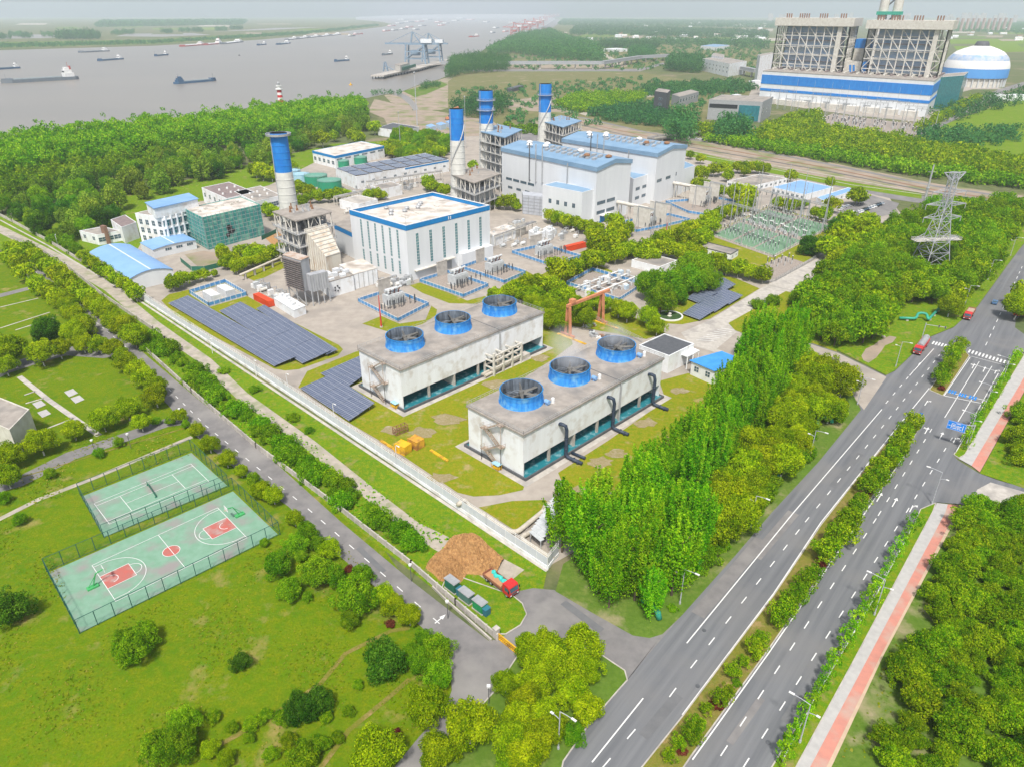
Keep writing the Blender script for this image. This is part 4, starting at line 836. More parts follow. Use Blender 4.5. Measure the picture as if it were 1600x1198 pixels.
# round stadium-like roof edge at the left
# tanks
def tank(px, d, h, m, label, roof=None):
    p = P(*px); r = d / 2 * depth_(p) / 1109; t = thing('storage_tank', label, 'tank', (p.x, p.y, .1))
    mb = MB(); mb.cyl((0, 0, 0), r, r, h, 32, cap=False); mb.build('shell', M[m], t); mb = MB(); mb.lathe((0, 0, h), [(r + .1, -.25), (r + .12, 0), (r * .5, .6), (.01, .8)], 32); mb.build('roof', M[roof or m], t)
    mb = MB(); rail(mb, [(r * math.cos(a * .5236), r * math.sin(a * .5236), h) for a in range(12)], 1, 3, .07, True); mb.build('railing', M['steel'], t)
def depth_(p):
    d = p - Vector((0, 0, CAMH)); return d.y * _cp - d.z * _sp
M['tankgreen'] = mat('tank_green', (.02, .26, .14), (.03, .22, .13), .4, .5); M['tankblue'] = mat('tank_pale_blue', (.24, .44, .54), (.32, .50, .58), .3, .5); M['tankroof'] = mat('tank_roof_green', (.14, .32, .24), (.10, .26, .2), .5, .6)
tank((461, 281), 20, 6.5, 'tankblue', 'farther of the two pale blue round tanks'); tank((472, 287), 28, 6.5, 'tankblue', 'nearer of the two pale blue round tanks')
tank((495, 289), 35, 6.5, 'tankgreen', 'green round tank between the blue tanks and its green twin', 'tankroof'); tank((516, 297), 37, 6.5, 'tankgreen', 'green round tank standing farthest right', 'tankroof')
tank((537, 262), 18, 5, 'tankgreen', 'small green tank left under the wall of the blue-banded building', 'tankroof'); tank((563, 256), 22, 5, 'tankgreen', 'small green tank right under the wall of the blue-banded building', 'tankroof')
# ---------------------------------------------------------------- solar arrays
def solar(quad, nu, nv, label, group, tilt=.9, h=1.5):
    """quad: four pixels near-left.. in order a,b,c,d (a->b the long way); split into nu x nv tables"""
    A, B_, C_, D_ = [P(*q, h) for q in quad]
    for i in range(nu):
        for j in range(nv):
            def q(s, t): return A * (1 - s) * (1 - t) + B_ * s * (1 - t) + C_ * s * t + D_ * (1 - s) * t
            e = .006; p = [q((i + e) / nu, (j + e) / nv), q((i + 1 - e) / nu, (j + e) / nv), q((i + 1 - e) / nu, (j + 1 - e) / nv), q((i + e) / nu, (j + 1 - e) / nv)]
            o = p[0].copy(); ex = (p[1] - p[0]).normalized(); an = math.atan2(ex.y, ex.x); t = thing('solar_table', label, 'solar panels', (o.x, o.y, .1), an, group)
            inv = Matrix.Rotation(-an, 3, 'Z'); l = [inv @ (x - o) for x in p]; z = [h - .1 - tilt / 2, h - .1 - tilt / 2, h - .1 + tilt / 2, h - .1 + tilt / 2]
            v = [Vector((a.x, a.y, zz)) for a, zz in zip(l, z)]; mb = MB(); w = [a - Vector((0, 0, .12)) for a in v]; mb._quads(w + v, [(3, 2, 1, 0), (4, 5, 6, 7), (0, 1, 5, 4), (1, 2, 6, 5), (2, 3, 7, 6), (3, 0, 4, 7)]); mb.build('panel', M['pv'], t)
            mb = MB()
            for s in (.12, .5, .88):
                for k in (.15, .85): a = (v[0] * (1 - s) + v[1] * s) * (1 - k) + (v[3] * (1 - s) + v[2] * s) * k; mb.bar((a.x, a.y, -.1), (a.x, a.y, a.z - .1), .15)
            mb.build('support', M['steel'], t)
solar([(262, 472), (428, 570), (463, 559), (294, 463)], 6, 1, 'solar table in the long strip nearest the plant wall', 'solar strip nearest the wall')
solar([(342, 484), (472, 566), (519, 549), (376, 473)], 5, 1, 'solar table in the middle strip of the big field', 'middle solar strip')
solar([(400, 481), (511, 553), (528, 547), (413, 477)], 5, 1, 'solar table in the narrow strip farthest from the wall', 'narrow solar strip', .5)
solar([(468, 604), (545, 655), (586, 631), (518, 586)], 3, 1, 'solar table in front of the left tower staircase', 'small solar field, near strip')
solar([(500, 581), (540, 604), (566, 590), (566, 556), (534, 563)][:4], 2, 1, 'solar table tucked against the end wall of the left cooling tower', 'small solar field, far strip')
solar([(1066, 488), (1094, 498), (1161, 463), (1130, 452)], 1, 3, 'solar table of the small array near the fountain', 'small array by the fountain'); solar([(1072, 464), (1092, 472), (1150, 446), (1129, 434)], 1, 2, 'solar table of the small array behind the fountain one', 'rear small array')
# fountain ring
p = P(1046, 495); t = thing('fountain', 'round white-kerbed pool with a small centre piece beside the solar array', 'fountain', (p.x, p.y, .1)); mb = MB(); mb.lathe((0, 0, 0), [(5.2, 0), (5.2, .5), (4.6, .5), (4.6, 0)], 32); mb.build('kerb', M['white'], t); mb = MB(); mb.cyl((0, 0, 0), 4.6, 4.6, .3, 32); mb.build('water', mat('pond_green', (.06, .10, .04), (.04, .08, .03), .4, .2), t); mb = MB(); mb.lathe((0, 0, .3), [(.9, 0), (.4, .5), (.7, 1), (.2, 1.3), (.01, 1.3)], 12); mb.build('centrepiece', M['cream'], t)
# ---------------------------------------------------------------- fences and pens
def fence_run(name, label, px, h, post, mp, mpn, step=2.2, kick=0, panel=True, closed=True, group=None, z0=.1, rails=2):
    pts = [P(*q) for q in px]; o = pts[0]; t = thing(name, label, 'fence', (o.x, o.y, z0), 0, group); l = [p - o for p in pts]
    if closed: l = l + l[:1]
    a_, b_ = MB(), MB()
    for a, b in zip(l, l[1:]):
        L = (b - a).length; k = max(1, round(L / step)); z = Vector((0, 0, h))
        if panel: b_.bar(a + Vector((0, 0, h * .5)), b + Vector((0, 0, h * .5)), .05, h * .62)
        for r in range(rails): zz = Vector((0, 0, h * (.12 + .8 * r / max(1, rails - 1)))); a_.bar(a + zz, b + zz, .09)
        for i in range(k + 1): q = a + (b - a) * i / k; a_.bar(q, q + z, post)
    a_.build('post_frame', M[mp], t)
    if panel: b_.build('panel', M[mpn], t)
    return t
M['paleblue'] = mat('pale_blue_panel', (.50, .60, .70), (.44, .54, .64), .6, .6); M['fenceblue'] = mat('fence_blue', (.06, .22, .48), (.10, .28, .52), .8, .6)
pens = [('transformer pen nearest the left cooling tower', [(560, 473), (622, 504), (670, 479), (612, 456)], (616, 475)), ('transformer pen under the strip-window hall front', [(656, 442), (724, 466), (763, 449), (700, 428)], (716, 443)), ('transformer pen right of the strip-window hall corner', [(721, 421), (788, 444), (822, 429), (757, 408)], (773, 424)), ('transformer pen by the second orange container', [(800, 397), (859, 417), (907, 404), (850, 386)], (850, 398))]
def transformer(c, ang, label):
    t = thing('transformer', label, 'transformer', (c.x, c.y, .1), ang); mb = MB(); mb.box((0, 0, .5), (8, 3.4, 4.2))
    for k in range(9): mb.box((-3.6 + .9 * k, -2.1, .9), (.25, 1.0, 3.4)); mb.box((-3.6 + .9 * k, 2.1, .9), (.25, 1.0, 3.4))
    mb.build('tank', M['pale'], t); mb = MB(); mb.tube([(-3.5, .8, 6.0), (2.5, .8, 6.0)], .75, 10); mb.tube([(-3.0, -1.2, 5.6), (-3.0, -1.0, 6.4), (3.4, -1.0, 7.0)], .5, 8); mb.build('conservator', M['pale'], t)
    for k in range(3):
        mb = MB(); mb.tube([(-2 + 2 * k, -.6, 4.7), (-2.4 + 2.2 * k, -1.6, 7.0)], [.3, .16], 8); mb.build('bushing', M['maroon'], t)
    mb = MB(); mb.box((0, 0, 0), (9.4, 5.4, .5)); mb.build('plinth', M['concrete2'], t)
    mb = MB(); rg = random.Random(int(c.x))
    for k in range(16): x, y = rg.uniform(-10, 9), rg.uniform(-6.5, -3.2); mb.bar((x, y, 0), (x, y, rg.uniform(2.2, 4.2)), .18); mb.cyl((x, y, 2.0), .3, .2, 1.6, 7)
    mb.build('insulator_post', M['darkgrey'], t)
M['pale'] = mat('pale_grey_steel', (.52, .54, .55), (.42, .44, .45), .8, .5); M['maroon'] = flat('maroon_porcelain', (.14, .04, .03), .3); M['gravel'] = mat('gravel', (.34, .29, .25), (.22, .19, .17), 2.2, 1, detail=9)
for i, (lab, px, c) in enumerate(pens):
    sheet('gravel_bed', px, .13 + .001 * i, M['gravel']); fence_run('pen_fence', 'white and blue panel fence round the ' + lab, px, 2.0, .14, 'white', 'fenceblue', 2.4, z0=.13)
    n = P(*px[1]) - P(*px[0]); a = math.atan2(n.y, n.x) + math.pi / 2; transformer(P(*c), a - math.pi / 2 + math.pi / 2, 'grey power transformer in the ' + lab)
    w = P(*px[3]) * .62 + P(*px[0]) * .38; wl = P(*px[0]) - P(*px[3])
    t = thing('fire_wall', 'pale concrete fire wall in the ' + lab, 'wall', (w.x + 2, w.y + 2, .1), math.atan2(wl.y, wl.x)); mb = MB(); mb.box((0, 0, 0), (wl.length * .35, .4, 6.5)); mb.box((0, 0, 6.5), (wl.length * .36, .6, .25)); mb.build('wall_slab', M['concrete2'], t)
px = [(885, 446), (967, 472), (1005, 447), (925, 424)]; sheet('gravel_bed', px, .135, M['gravel']); fence_run('pen_fence', 'white and blue fence round the pen full of pale pipework and valves', px, 2.0, .14, 'white', 'fenceblue', 2.4)
rg = random.Random(5); o = P(955, 446); t = thing('gas_metering_skid', 'pale pipework and filters crowded inside the metering pen', 'pipework', (o.x, o.y, .13), R(46))
for k in range(5): mb = MB(); mb.tube([(-16 + 7 * k, -7, 0), (-16 + 7 * k, -7, 1.6), (-16 + 7 * k, 8, 1.6), (-16 + 7 * k, 8, 0)], .38, 8); mb.cyl((-16 + 7 * k, 0, 1.2), .9, .9, 2.6, 10); mb.cyl((-16 + 7 * k, 5, 1.2), .6, .6, 1.8, 10); mb.build('pipe_run', M['pale'], t)
for k in range(3): mb = MB(); mb.tube([(-18, -5 + 5 * k, 2.3), (14, -5 + 5 * k, 2.3)], .3, 8); mb.build('header', M['white'], t)
for k in range(10): mb = MB(); mb.box((rg.uniform(-18, 14), rg.uniform(-8, 8), 0), (2.2, 1.4, rg.uniform(1.6, 2.8)), 0); mb.build('cabinet', M['paleblue'] if k % 2 else M['white'], t)
# pens and gear by the tall halls
for (px, lab) in (([(960, 352), (995, 364), (1040, 355), (1077, 346), (1045, 338), (1000, 345)], 'wavy white and blue fence in front of the tall halls'), ([(1040, 318), (1075, 334), (1100, 338), (1130, 325), (1150, 318), (1120, 312)], 'white and blue fence beyond the tall halls near the switchyard')):
    sheet('gravel_bed', px, .132, M['gravel']); fence_run('pen_fence', lab, px, 2.0, .16, 'white', 'fenceblue', 2.6)
for (c, lab) in (((1013, 352), 'transformer between white fire walls before the nearer tall hall'), ((1098, 318), 'transformer between white fire walls before the farther tall hall')):
    p = P(*c); transformer(p, R(46), 'grey ' + lab)
    t = thing('bus_duct', 'cream duct towards the ' + lab, 'duct', (p.x, p.y, .1), R(136)); mb = MB(); mb.tube([(22, 0, 9), (2, 0, 9), (0, 0, 6)], 1.1, 8); mb.build('duct_body', M['cream'], t); mb = MB()
    for k in range(4): mb.bar((20 - 6 * k, -1.5, 0), (20 - 6 * k, -1.5, 8.4), .4); mb.bar((20 - 6 * k, 1.5, 0), (20 - 6 * k, 1.5, 8.4), .4); mb.bar((20 - 6 * k, -1.5, 8), (20 - 6 * k, 1.5, 8), .4)
    mb.build('duct_support', M['cream'], t)
    for s, nm in ((-7, 'left'), (8, 'right')):
        t = thing('fire_wall', 'tall white wall slab, ' + nm + ' of the ' + lab.split(' before')[0] + (' by the near hall' if c[0] < 1050 else ' by the far hall'), 'wall', (p.x + s * .72, p.y + s * .69, .1), R(136)); mb = MB(); mb.box((0, 0, 0), (11, .5, 11)); mb.box((0, 0, 11), (11.3, .8, .3)); mb.build('wall_slab', M['cream'], t)
        t = thing('line_gantry', 'grey steel line gantry ' + nm + ' of the ' + lab.split(' before')[0] + (' by the near hall' if c[0] < 1050 else ' by the far hall'), 'gantry', (p.x + s * .72, p.y + s * .69 - 12, .1), R(46)); mb = MB()
        for y in (-5, 5): mb.bar((-1.5, y, 0), (0, y, 14), .25); mb.bar((1.5, y, 0), (0, y, 14), .25)
        mb.build('post', M['steel'], t); mb = MB(); mb.bar((0, -5, 13.6), (0, 5, 13.6), .5, .7); mb.build('beam', M['steel'], t)
# white cooler pen beside the solar field
px = [(297, 460), (327, 480), (386, 463), (352, 443)]; sheet('paved_bed', px, .133, M['concrete2']); fence_run('pen_fence', 'white and blue fence round the two white cooler blocks above the solar field', px, 2.2, .16, 'white', 'fenceblue', 2.4)
for (N, L, Rr, lab) in (((330, 462), (316, 454), (344, 459), 'white cooler block nearer the wall'), ((353, 454), (338, 446), (366, 451), 'white cooler block farther from the wall')):
    b = simple('cooler_block', lab, 'equipment block', N, L, Rr, h=4.2, parapet=0, roof='cladding')
    mb = MB()
    for k in range(9): b.slab(mb, 'R', b.R * k / 8 - .05, b.R * k / 8 + .05, .2, b.h - .3, 0, .12); b.slab(mb, 'L', b.L * k / 8 - .05, b.L * k / 8 + .05, .2, b.h - .3, 0, .12)
    mb.build('louvre', M['grey'], b.root)
# orange containers
def container(px, ang, label, m, L=12.2):
    p = P(*px); t = thing('shipping_container', label, 'container', (p.x, p.y, .15), ang); mb = MB(); mb.box((0, 0, .1), (L, 2.44, 2.5))
    for k in range(int(L / .5)):
        for s in (-1, 1): mb.box((-L / 2 + .25 + .5 * k, s * 1.24, .3), (.22, .1, 2.1))
    mb.build('body', M[m], t); mb = MB()
    for x in (-L / 2, L / 2):
        for y in (-1.2, 1.2): mb.bar((x, y, 0), (x, y, 2.65), .2)
    for y in (-1.2, 1.2): mb.bar((-L / 2, y, 2.6), (L / 2, y, 2.6), .16); mb.bar((-L / 2, y, .1), (L / 2, y, .1), .16)
    mb.build('frame', M[m], t); mb = MB(); mb.box((L / 2 + .03, -.6, .2), (.06, 1.1, 2.3)); mb.box((L / 2 + .03, .6, .2), (.06, 1.1, 2.3)); mb.build('door', M[m], t); return t
p, q = P(398, 466), P(427, 481); container((413, 474), math.atan2((q - p).y, (q - p).x), 'orange-red container beside the white cabin', 'containerred'); container((898, 390), R(46 - 8), 'orange-red container beside the transformer pen and trees', 'containerred', 13)
# ---------------------------------------------------------------- plant wall, concrete fence, gate
def wall_run(name, label, px, mk):
    pts = [P(*q) for q in px]; o = pts[0]; t = thing(name, label, 'wall', (o.x, o.y, .1)); mk(t, [p - o for p in pts]); return t
def mk_plantwall(t, l):
    a, b, c = MB(), MB(), MB()
    for p, q in zip(l, l[1:]):
        L = (q - p).length; k = max(1, round(L / 3)); z = Vector((0, 0, 1)); a.bar(p + z * .45, q + z * .45, .35, .9); b.bar(p + z * 2.0, q + z * 2.0, .06, 2.1)
        c.bar(p + z * 3.1, q + z * 3.1, .08); c.bar(p + z * 3.65, q + z * 3.65, .07); c.bar(p + z * 4.1, q + z * 4.1, .06)
        for i in range(k * 2 + 1): r = p + (q - p) * i / (2 * k); c.bar(r + z * .9, r + z * (4.2 if i % 2 == 0 else 4.1), .1 if i % 2 == 0 else .06)
    a.build('plinth', M['whitewall'], t); b.build('panel', M['palepanel'], t); c.build('rail_frame', M['white'], t)
M['palepanel'] = mat('pale_grey_panel', (.56, .58, .62), (.50, .52, .57), .5, .6)
wall_run('plant_wall', 'white boundary wall of pale panels and railings along the front of the plant', [(218, 466), (300, 519), (445, 613), (620, 730), (760, 825), (855, 889)], mk_plantwall)
wall_run('plant_wall', 'short return of the white boundary wall at its near corner', [(855.5, 889), (862, 880), (872, 868)], mk_plantwall)
def mk_low(t, l):
    a, c = MB(), MB()
    for p, q in zip(l, l[1:]):
        L = (q - p).length; k = max(1, round(L / 3.0)); z = Vector((0, 0, 1)); a.bar(p + z * .75, q + z * .75, .2, 1.5)
        for i in range(k + 1): r = p + (q - p) * i / k; c.bar(r, r + z * 1.75, .38)
        c.bar(p + z * 1.55, q + z * 1.55, .3, .12)
    a.build('wall_slab', M['concrete2'], t); c.build('pillar', M['concrete2'], t)
wall_run('boundary_wall', 'white low boundary wall running past the sheds to the left edge', [(-40, 318), (20, 348), (75, 378), (150, 424), (216, 465)], mk_low)
wall_run('concrete_fence', 'weathered concrete fence between road trees and dirt track', [(15, 372), (60, 390), (103, 416), (163, 465), (240, 517), (258, 533), (222, 542)], mk_low)
wall_run('concrete_fence', 'weathered concrete fence along the inner road down to the yellow gate', [(222, 543), (300, 614), (401, 700), (533, 799), (643, 885), (712, 945), (777, 1000)], mk_low)
wall_run('planter_wall', 'low concrete planter edge in front of the fence near the gate', [(676, 918), (700, 942), (730, 968), (768, 1002)], lambda t, l: [(lambda m: (m.bar(a + Vector((0, 0, .3)), b + Vector((0, 0, .3)), .3, .6), m.build('kerb_wall', M['concrete2'], t)))(MB()) for a, b in zip(l, l[1:])])
p, q = P(779, 999), P(812, 1026); g = thing('sliding_gate', 'yellow sliding gate across the inner road junction', 'gate', (p.x, p.y, .13), math.atan2((q - p).y, (q - p).x)); L = (q - p).length
mb = MB()
for k in range(int(L / .45)): mb.bar((.45 * k + .2, 0, .15), (.45 * k + .2, 0, 1.55), .3, .06)
mb.build('gate_bars', M['yellow'], g); mb = MB(); mb.bar((0, 0, .2), (L, 0, .2), .2); mb.bar((0, 0, 1.5), (L, 0, 1.5), .2); mb.bar((0, 0, .9), (L, 0, .9), .14); mb.build('gate_frame', M['yellow'], g)
mb = MB(); mb.box((-.6, 0, 0), (.9, .9, 2.4)); mb.box((-.6, 0, 2.4), (1.1, 1.1, .2)); mb.build('gate_pillar', M['concrete2'], g)
# ---------------------------------------------------------------- dirt heap, cabinets, lorry by the gate
def heap(px, r, h, label, m='soil', seed=1):
    p = P(*px); n = 60; rg = NRS(seed); v = []; f = []
    for i in range(n + 1):
        for j in range(n + 1):
            x, y = (2 * i / n - 1), (2 * j / n - 1); d = math.hypot(x, y); a = math.atan2(y, x); k = max(0, 1 - d / (1 + .18 * math.sin(3 * a + seed))) ; z = h * (k ** .7) * (1 + .5 * math.sin(5 * x + seed) * math.cos(6 * y)) + (rg.uniform(-.4, .5) * min(1, k * 6))
            v.append((x * r[0], y * r[1], z if k > .0 else -.5))
    for i in range(n):
        for j in range(n): a = i * (n + 1) + j; f.append((a, a + n + 1, a + n + 2, a + 1))
    mb = MB(); mb._quads(v, f); o = mb.build('dirt_heap', M[m], None); o.location = (p.x, p.y, .15); o.rotation_euler = (0, 0, R(-20)); return tag(o, label, 'earth heap')
NRS = np.random.RandomState
heap((731, 870), (7.8, 6.4), 3.0, 'heap of loose orange-brown earth behind the red lorry', seed=2); heap((702, 890), (5.0, 3.8), 1.6, 'smaller spread of orange-brown earth beside the green cabinets', seed=5)
pa, pb = P(697, 905), P(768, 958); ca = math.atan2((pb - pa).y, (pb - pa).x)
for i, (px, L, h, m, lab) in enumerate((((707, 921), 2.9, 2.3, 'green', 'dark green cabinet farthest from the gate'), ((729, 938), 3.0, 2.0, 'greengrey', 'long grey-green cabinet in the middle of the row'), ((750, 953), 2.7, 2.1, 'green2', 'bright green cabinet with a small blue end box, nearest the gate'))):
    M.setdefault('greengrey', mat('green_grey', (.07, .17, .14), (.10, .20, .17), .8, .6)); M.setdefault('green2', mat('bright_green', (.02, .28, .09), (.02, .22, .08), .8, .6)); M.setdefault('tealbox', mat('teal_box', (.03, .16, .22), (.03, .13, .18), .8, .6))
    p = P(*px); t = thing('electrical_cabinet', lab, 'cabinet', (p.x, p.y, .22), ca); mb = MB(); mb.box((0, 0, .2), (L, 1.5, h)); mb.build('body', M[m], t)
    mb = MB(); mb.box((0, 0, h + .2), (L + .3, 1.8, .14)); mb.box((0, 0, h + .34), (L + .1, 1.5, .1)); mb.build('lid', M['grey'], t); mb = MB(); mb.box((0, 0, -.1), (L + .3, 1.8, .3)); mb.build('plinth', M['concrete2'], t)
    for k in range(3): mb = MB(); mb.box((-L / 2 + L * (k + .5) / 3, -.77, .35), (L / 3 - .08, .05, h - .3)); mb.build('door', M[m], t)
    if i == 2: mb = MB(); mb.box((L / 2 + .55, 0, .1), (.9, 1.3, 1.6)); mb.box((L / 2 + .55, 0, 1.7), (1.1, 1.5, .1)); mb.build('end_box', M['tealbox'], t)
    if i == 1: mb = MB(); mb.box((-L / 2 - .5, 0, .1), (.9, 1.2, 1.7)); mb.box((-L / 2 - .5, 0, 1.8), (1.1, 1.4, .1)); mb.build('end_box', M['tealbox'], t)
def lorry(px, ang, label, kind, L=9.0, z=.14, cabm='red'):
    """cab at +x; kind: flat (dropside body), tank (long covered body)"""
    p = P(*px); t = thing('lorry', label, 'lorry', (p.x, p.y, z), ang); hw = 1.25
    mb = MB(); cx = L / 2; pr = [(cx - 2.2, .75), (cx, .75), (cx + .05, 1.7), (cx - .25, 2.9), (cx - .5, 3.1), (cx - 2.2, 3.1)]; n = len(pr)
    mb._quads([(x, -hw, z_) for x, z_ in pr] + [(x, hw, z_) for x, z_ in pr], [tuple(range(n)), tuple(range(2 * n - 1, n - 1, -1))] + [(i, i + n, (i + 1) % n + n, (i + 1) % n) for i in range(n)]); cab = mb.build('cab', M[cabm], t)
    mb = MB(); mb.face([(cx + .06, -1.08, 1.75), (cx + .06, 1.08, 1.75), (cx - .16, 1.08, 2.72), (cx - .16, -1.08, 2.72)]); mb.build('windscreen', M['glass'], cab)
    for s in (-1, 1): 
        mb = MB(); q = [(cx - 1.5, s * 1.265, 1.7), (cx - .25, s * 1.265, 1.7), (cx - .45, s * 1.265, 2.6), (cx - 1.5, s * 1.265, 2.6)]; mb.face(q if s < 0 else q[::-1]); mb.build('side_window', M['glass'], cab)
        mb = MB(); mb.box((cx - .1, s * 1.5, 1.9), (.12, .25, .6)); mb.build('mirror', M['dark'], cab)
        mb = MB(); mb.box((cx + .05, s * .9, .85), (.06, .4, .25)); mb.build('headlight', M['white'], cab)
    mb = MB(); mb.box((cx + .05, 0, 1.05), (.08, 1.5, .45)); mb.build('grille', M['darkgrey'], cab)
    mb = MB(); mb.box((0, 0, .6), (L - .4, 1.0, .3)); mb.build('chassis', M['darkgrey'], t)
    x0, x1 = -L / 2, L / 2 - 2.45; bl = x1 - x0; bc = (x0 + x1) / 2
    if kind == 'flat':
        mb = MB(); mb.box((bc, 0, .95), (bl, 2.5, .12)); 
        for s in (-1, 1): mb.box((bc, s * 1.22, 1.07), (bl, .08, .6))
        mb.box((x0 + .04, 0, 1.07), (.08, 2.5, .6)); mb.box((x1 - .04, 0, 1.07), (.08, 2.5, 1.1)); mb.build('dropside_body', M['rustbody'], t)
        mb = MB(); mb.box((bc, 0, 1.08), (bl - .2, 2.3, .05)); mb.build('deck', M['deckwood'], t)
    elif kind == 'tipper':
        mb = MB(); mb.box((bc, 0, .95), (bl, 2.5, .1))
        for s in (-1, 1): mb.box((bc, s * 1.22, 1.05), (bl, .1, 1.5))
        mb.box((x0 + .05, 0, 1.05), (.1, 2.5, 1.5)); mb.box((x1 - .05, 0, 1.05), (.1, 2.5, 1.7)); mb.build('tipper_body', M['rustbody'], t)
        mb = MB(); mb.box((bc, 0, 1.05), (bl - .2, 2.3, 1.15)); mb.build('load', M['tanload'], t)
    else:
        mb = MB(); mb.box((bc, 0, .95), (bl, 2.5, 1.7)); mb.build('cargo_body', M[cabm], t)
        mb = MB(); mb.tube([(x0 + .1, 0, 2.55), (x1 - .1, 0, 2.55)], 1.15, 12); mb.build('tarpaulin', M['grey'], t)
    for x in ([L / 2 - 1.1, -L / 2 + 1.2, -L / 2 + 2.5] + ([0.2] if L > 11 else [])):
        for s in (-1, 1): mb = MB(); mb.tube([(x, s * 1.2, .5), (x, s * .88, .5)], .5, 16); w = mb.build('wheel', M['tyre'], t); mb = MB(); mb.tube([(x, s * 1.22, .5), (x, s * 1.1, .5)], .27, 10); mb.build('rim', M['steel'], w)
    return t
M['rustbody'] = mat('rust_brown_body', (.30, .12, .07), (.22, .10, .06), 1, .8); M['deckwood'] = mat('rusty_deck', (.46, .24, .12), (.36, .2, .11), 1.2, .9); M['tanload'] = mat('tan_load', (.42, .33, .25), (.34, .26, .2), 1, .9)
pa, pb = P(762, 902), P(800, 932); la = math.atan2((pb - pa).y, (pb - pa).x)
t = lorry((782, 917), la, 'red flatbed lorry with a teal tarpaulin, parked by the earth heap', 'flat', 8.4, .22)
rg = random.Random(2); mb = MB(); x = -3.4
pts = []
for k in range(13): pts.append((x + k * .38, .75 + .25 * math.sin(k * 1.3) , 1.2 + .12 * (k % 2)))
mb.tube(pts, [.45 + .12 * math.sin(k * 2.1) for k in range(13)], 7); mb.build('teal_sheet', mat('teal_sheet', (.03, .42, .36), (.05, .5, .45), 2, .6), t)
rd = math.atan2(.772, .636)
lorry((1438, 547), rd + math.pi, 'long red lorry with a grey covered load at the kerb before the zebra crossing', 'tank', 12.5); lorry((1513, 496), rd + math.pi, 'red lorry with a tan open load beyond the junction', 'tipper', 9.5); lorry((1602, 497), rd + math.pi / 2 + .3, 'red lorry half out of the picture at the right edge', 'tipper', 9)
def car(px, ang, label, m, z=.14, group=None):
    p = P(*px); t = thing('car', label, 'car', (p.x, p.y, z), ang, group); pr = [(-2.2, .35), (2.2, .35), (2.25, .75), (1.3, .95), (.55, 1.42), (-1.2, 1.45), (-1.9, 1.0), (-2.25, .9)]; n = len(pr); mb = MB()
    mb._quads([(x, -.88, z_) for x, z_ in pr] + [(x, .88, z_) for x, z_ in pr], [tuple(range(n)), tuple(range(2 * n - 1, n - 1, -1))] + [(i, i + n, (i + 1) % n + n, (i + 1) % n) for i in range(n)]); mb.build('body', M[m], t)
    mb = MB(); mb.face([(1.22, -.75, 1.0), (1.22, .75, 1.0), (.62, .75, 1.4), (.62, -.75, 1.4)]); mb.build('windscreen', M['glass'], t)
    mb = MB(); mb.face([(-1.88, .75, 1.04), (-1.88, -.75, 1.04), (-1.26, -.75, 1.44), (-1.26, .75, 1.44)]); mb.build('rear_window', M['glass'], t)
    for s in (-1, 1):
        mb = MB(); q = [(-1.5, s * .89, .98), (1.0, s * .89, .98), (.5, s * .89, 1.35), (-1.15, s * .89, 1.37)]; mb.face(q if s < 0 else q[::-1]); mb.build('side_window', M['glass'], t)
        for x in (-1.35, 1.4): mb = MB(); mb.tube([(x, s * .9, .33), (x, s * .68, .33)], .33, 12); mb.build('wheel', M['tyre'], t)
    return t
M['carwhite'] = flat('car_white', (.72, .72, .72), .3); M['carblack'] = flat('car_black', (.02, .022, .025), .25); M['carblue'] = mat('car_blue', (.08, .16, .30), (.07, .14, .27), .5, .25); M['carsilver'] = flat('car_silver', (.4, .41, .43), .3)
car((1554, 475), rd, 'blue-grey car driving on the empty far stretch of the main road', 'carblue')
M2 = ['carwhite', 'carblack', 'carwhite', 'carsilver', 'carblack']
for k in range(10): car((1341 + 4.0 * k, 333 - 1.45 * k), R(95), {'carwhite': 'white', 'carblack': 'black', 'carsilver': 'silver'}[M2[(k * 2) % 5]] + ' car in the ' + ordn(k) + ' bay of the office car park row', M2[(k * 2) % 5], .12, 'row of cars in the office car park')
for k, (x, y) in enumerate(((1313, 329), (1318, 326), (1325, 324), (1345, 318), (1333, 334))): car((x, y), R(30), ('white', 'silver', 'grey', 'white', 'white')[k] + ' car parked away from the long row, ' + ordn(k) + ' from the blue strip roof', ('carwhite', 'carsilver', 'carsilver', 'carwhite', 'carwhite')[k], .12, 'loose cars in the office car park')
sheet('car_park', [(1305, 336), (1330, 318), (1360, 305), (1405, 318), (1395, 335), (1350, 342)], .14, M['asphalt2'])
p = P(978, 394); t = thing('minibus', 'white minibus parked among trees beside the transformer road', 'van', (p.x, p.y, .13), R(-60)); mb = MB(); mb.box((0, 0, .4), (5.4, 2, 1.9)); mb.build('body', M['carwhite'], t); mb = MB(); mb.box((0, 0, 1.4), (4.6, 2.04, .6)); mb.box((2.6, 0, 1.4), (.25, 1.7, .6)); mb.build('window_band', M['glass'], t)
for x in (-1.7, 1.7):
    for s in (-1, 1): mb = MB(); mb.tube([(x, s * 1.01, .38), (x, s * .75, .38)], .38, 12); mb.build('wheel', M['tyre'], t)
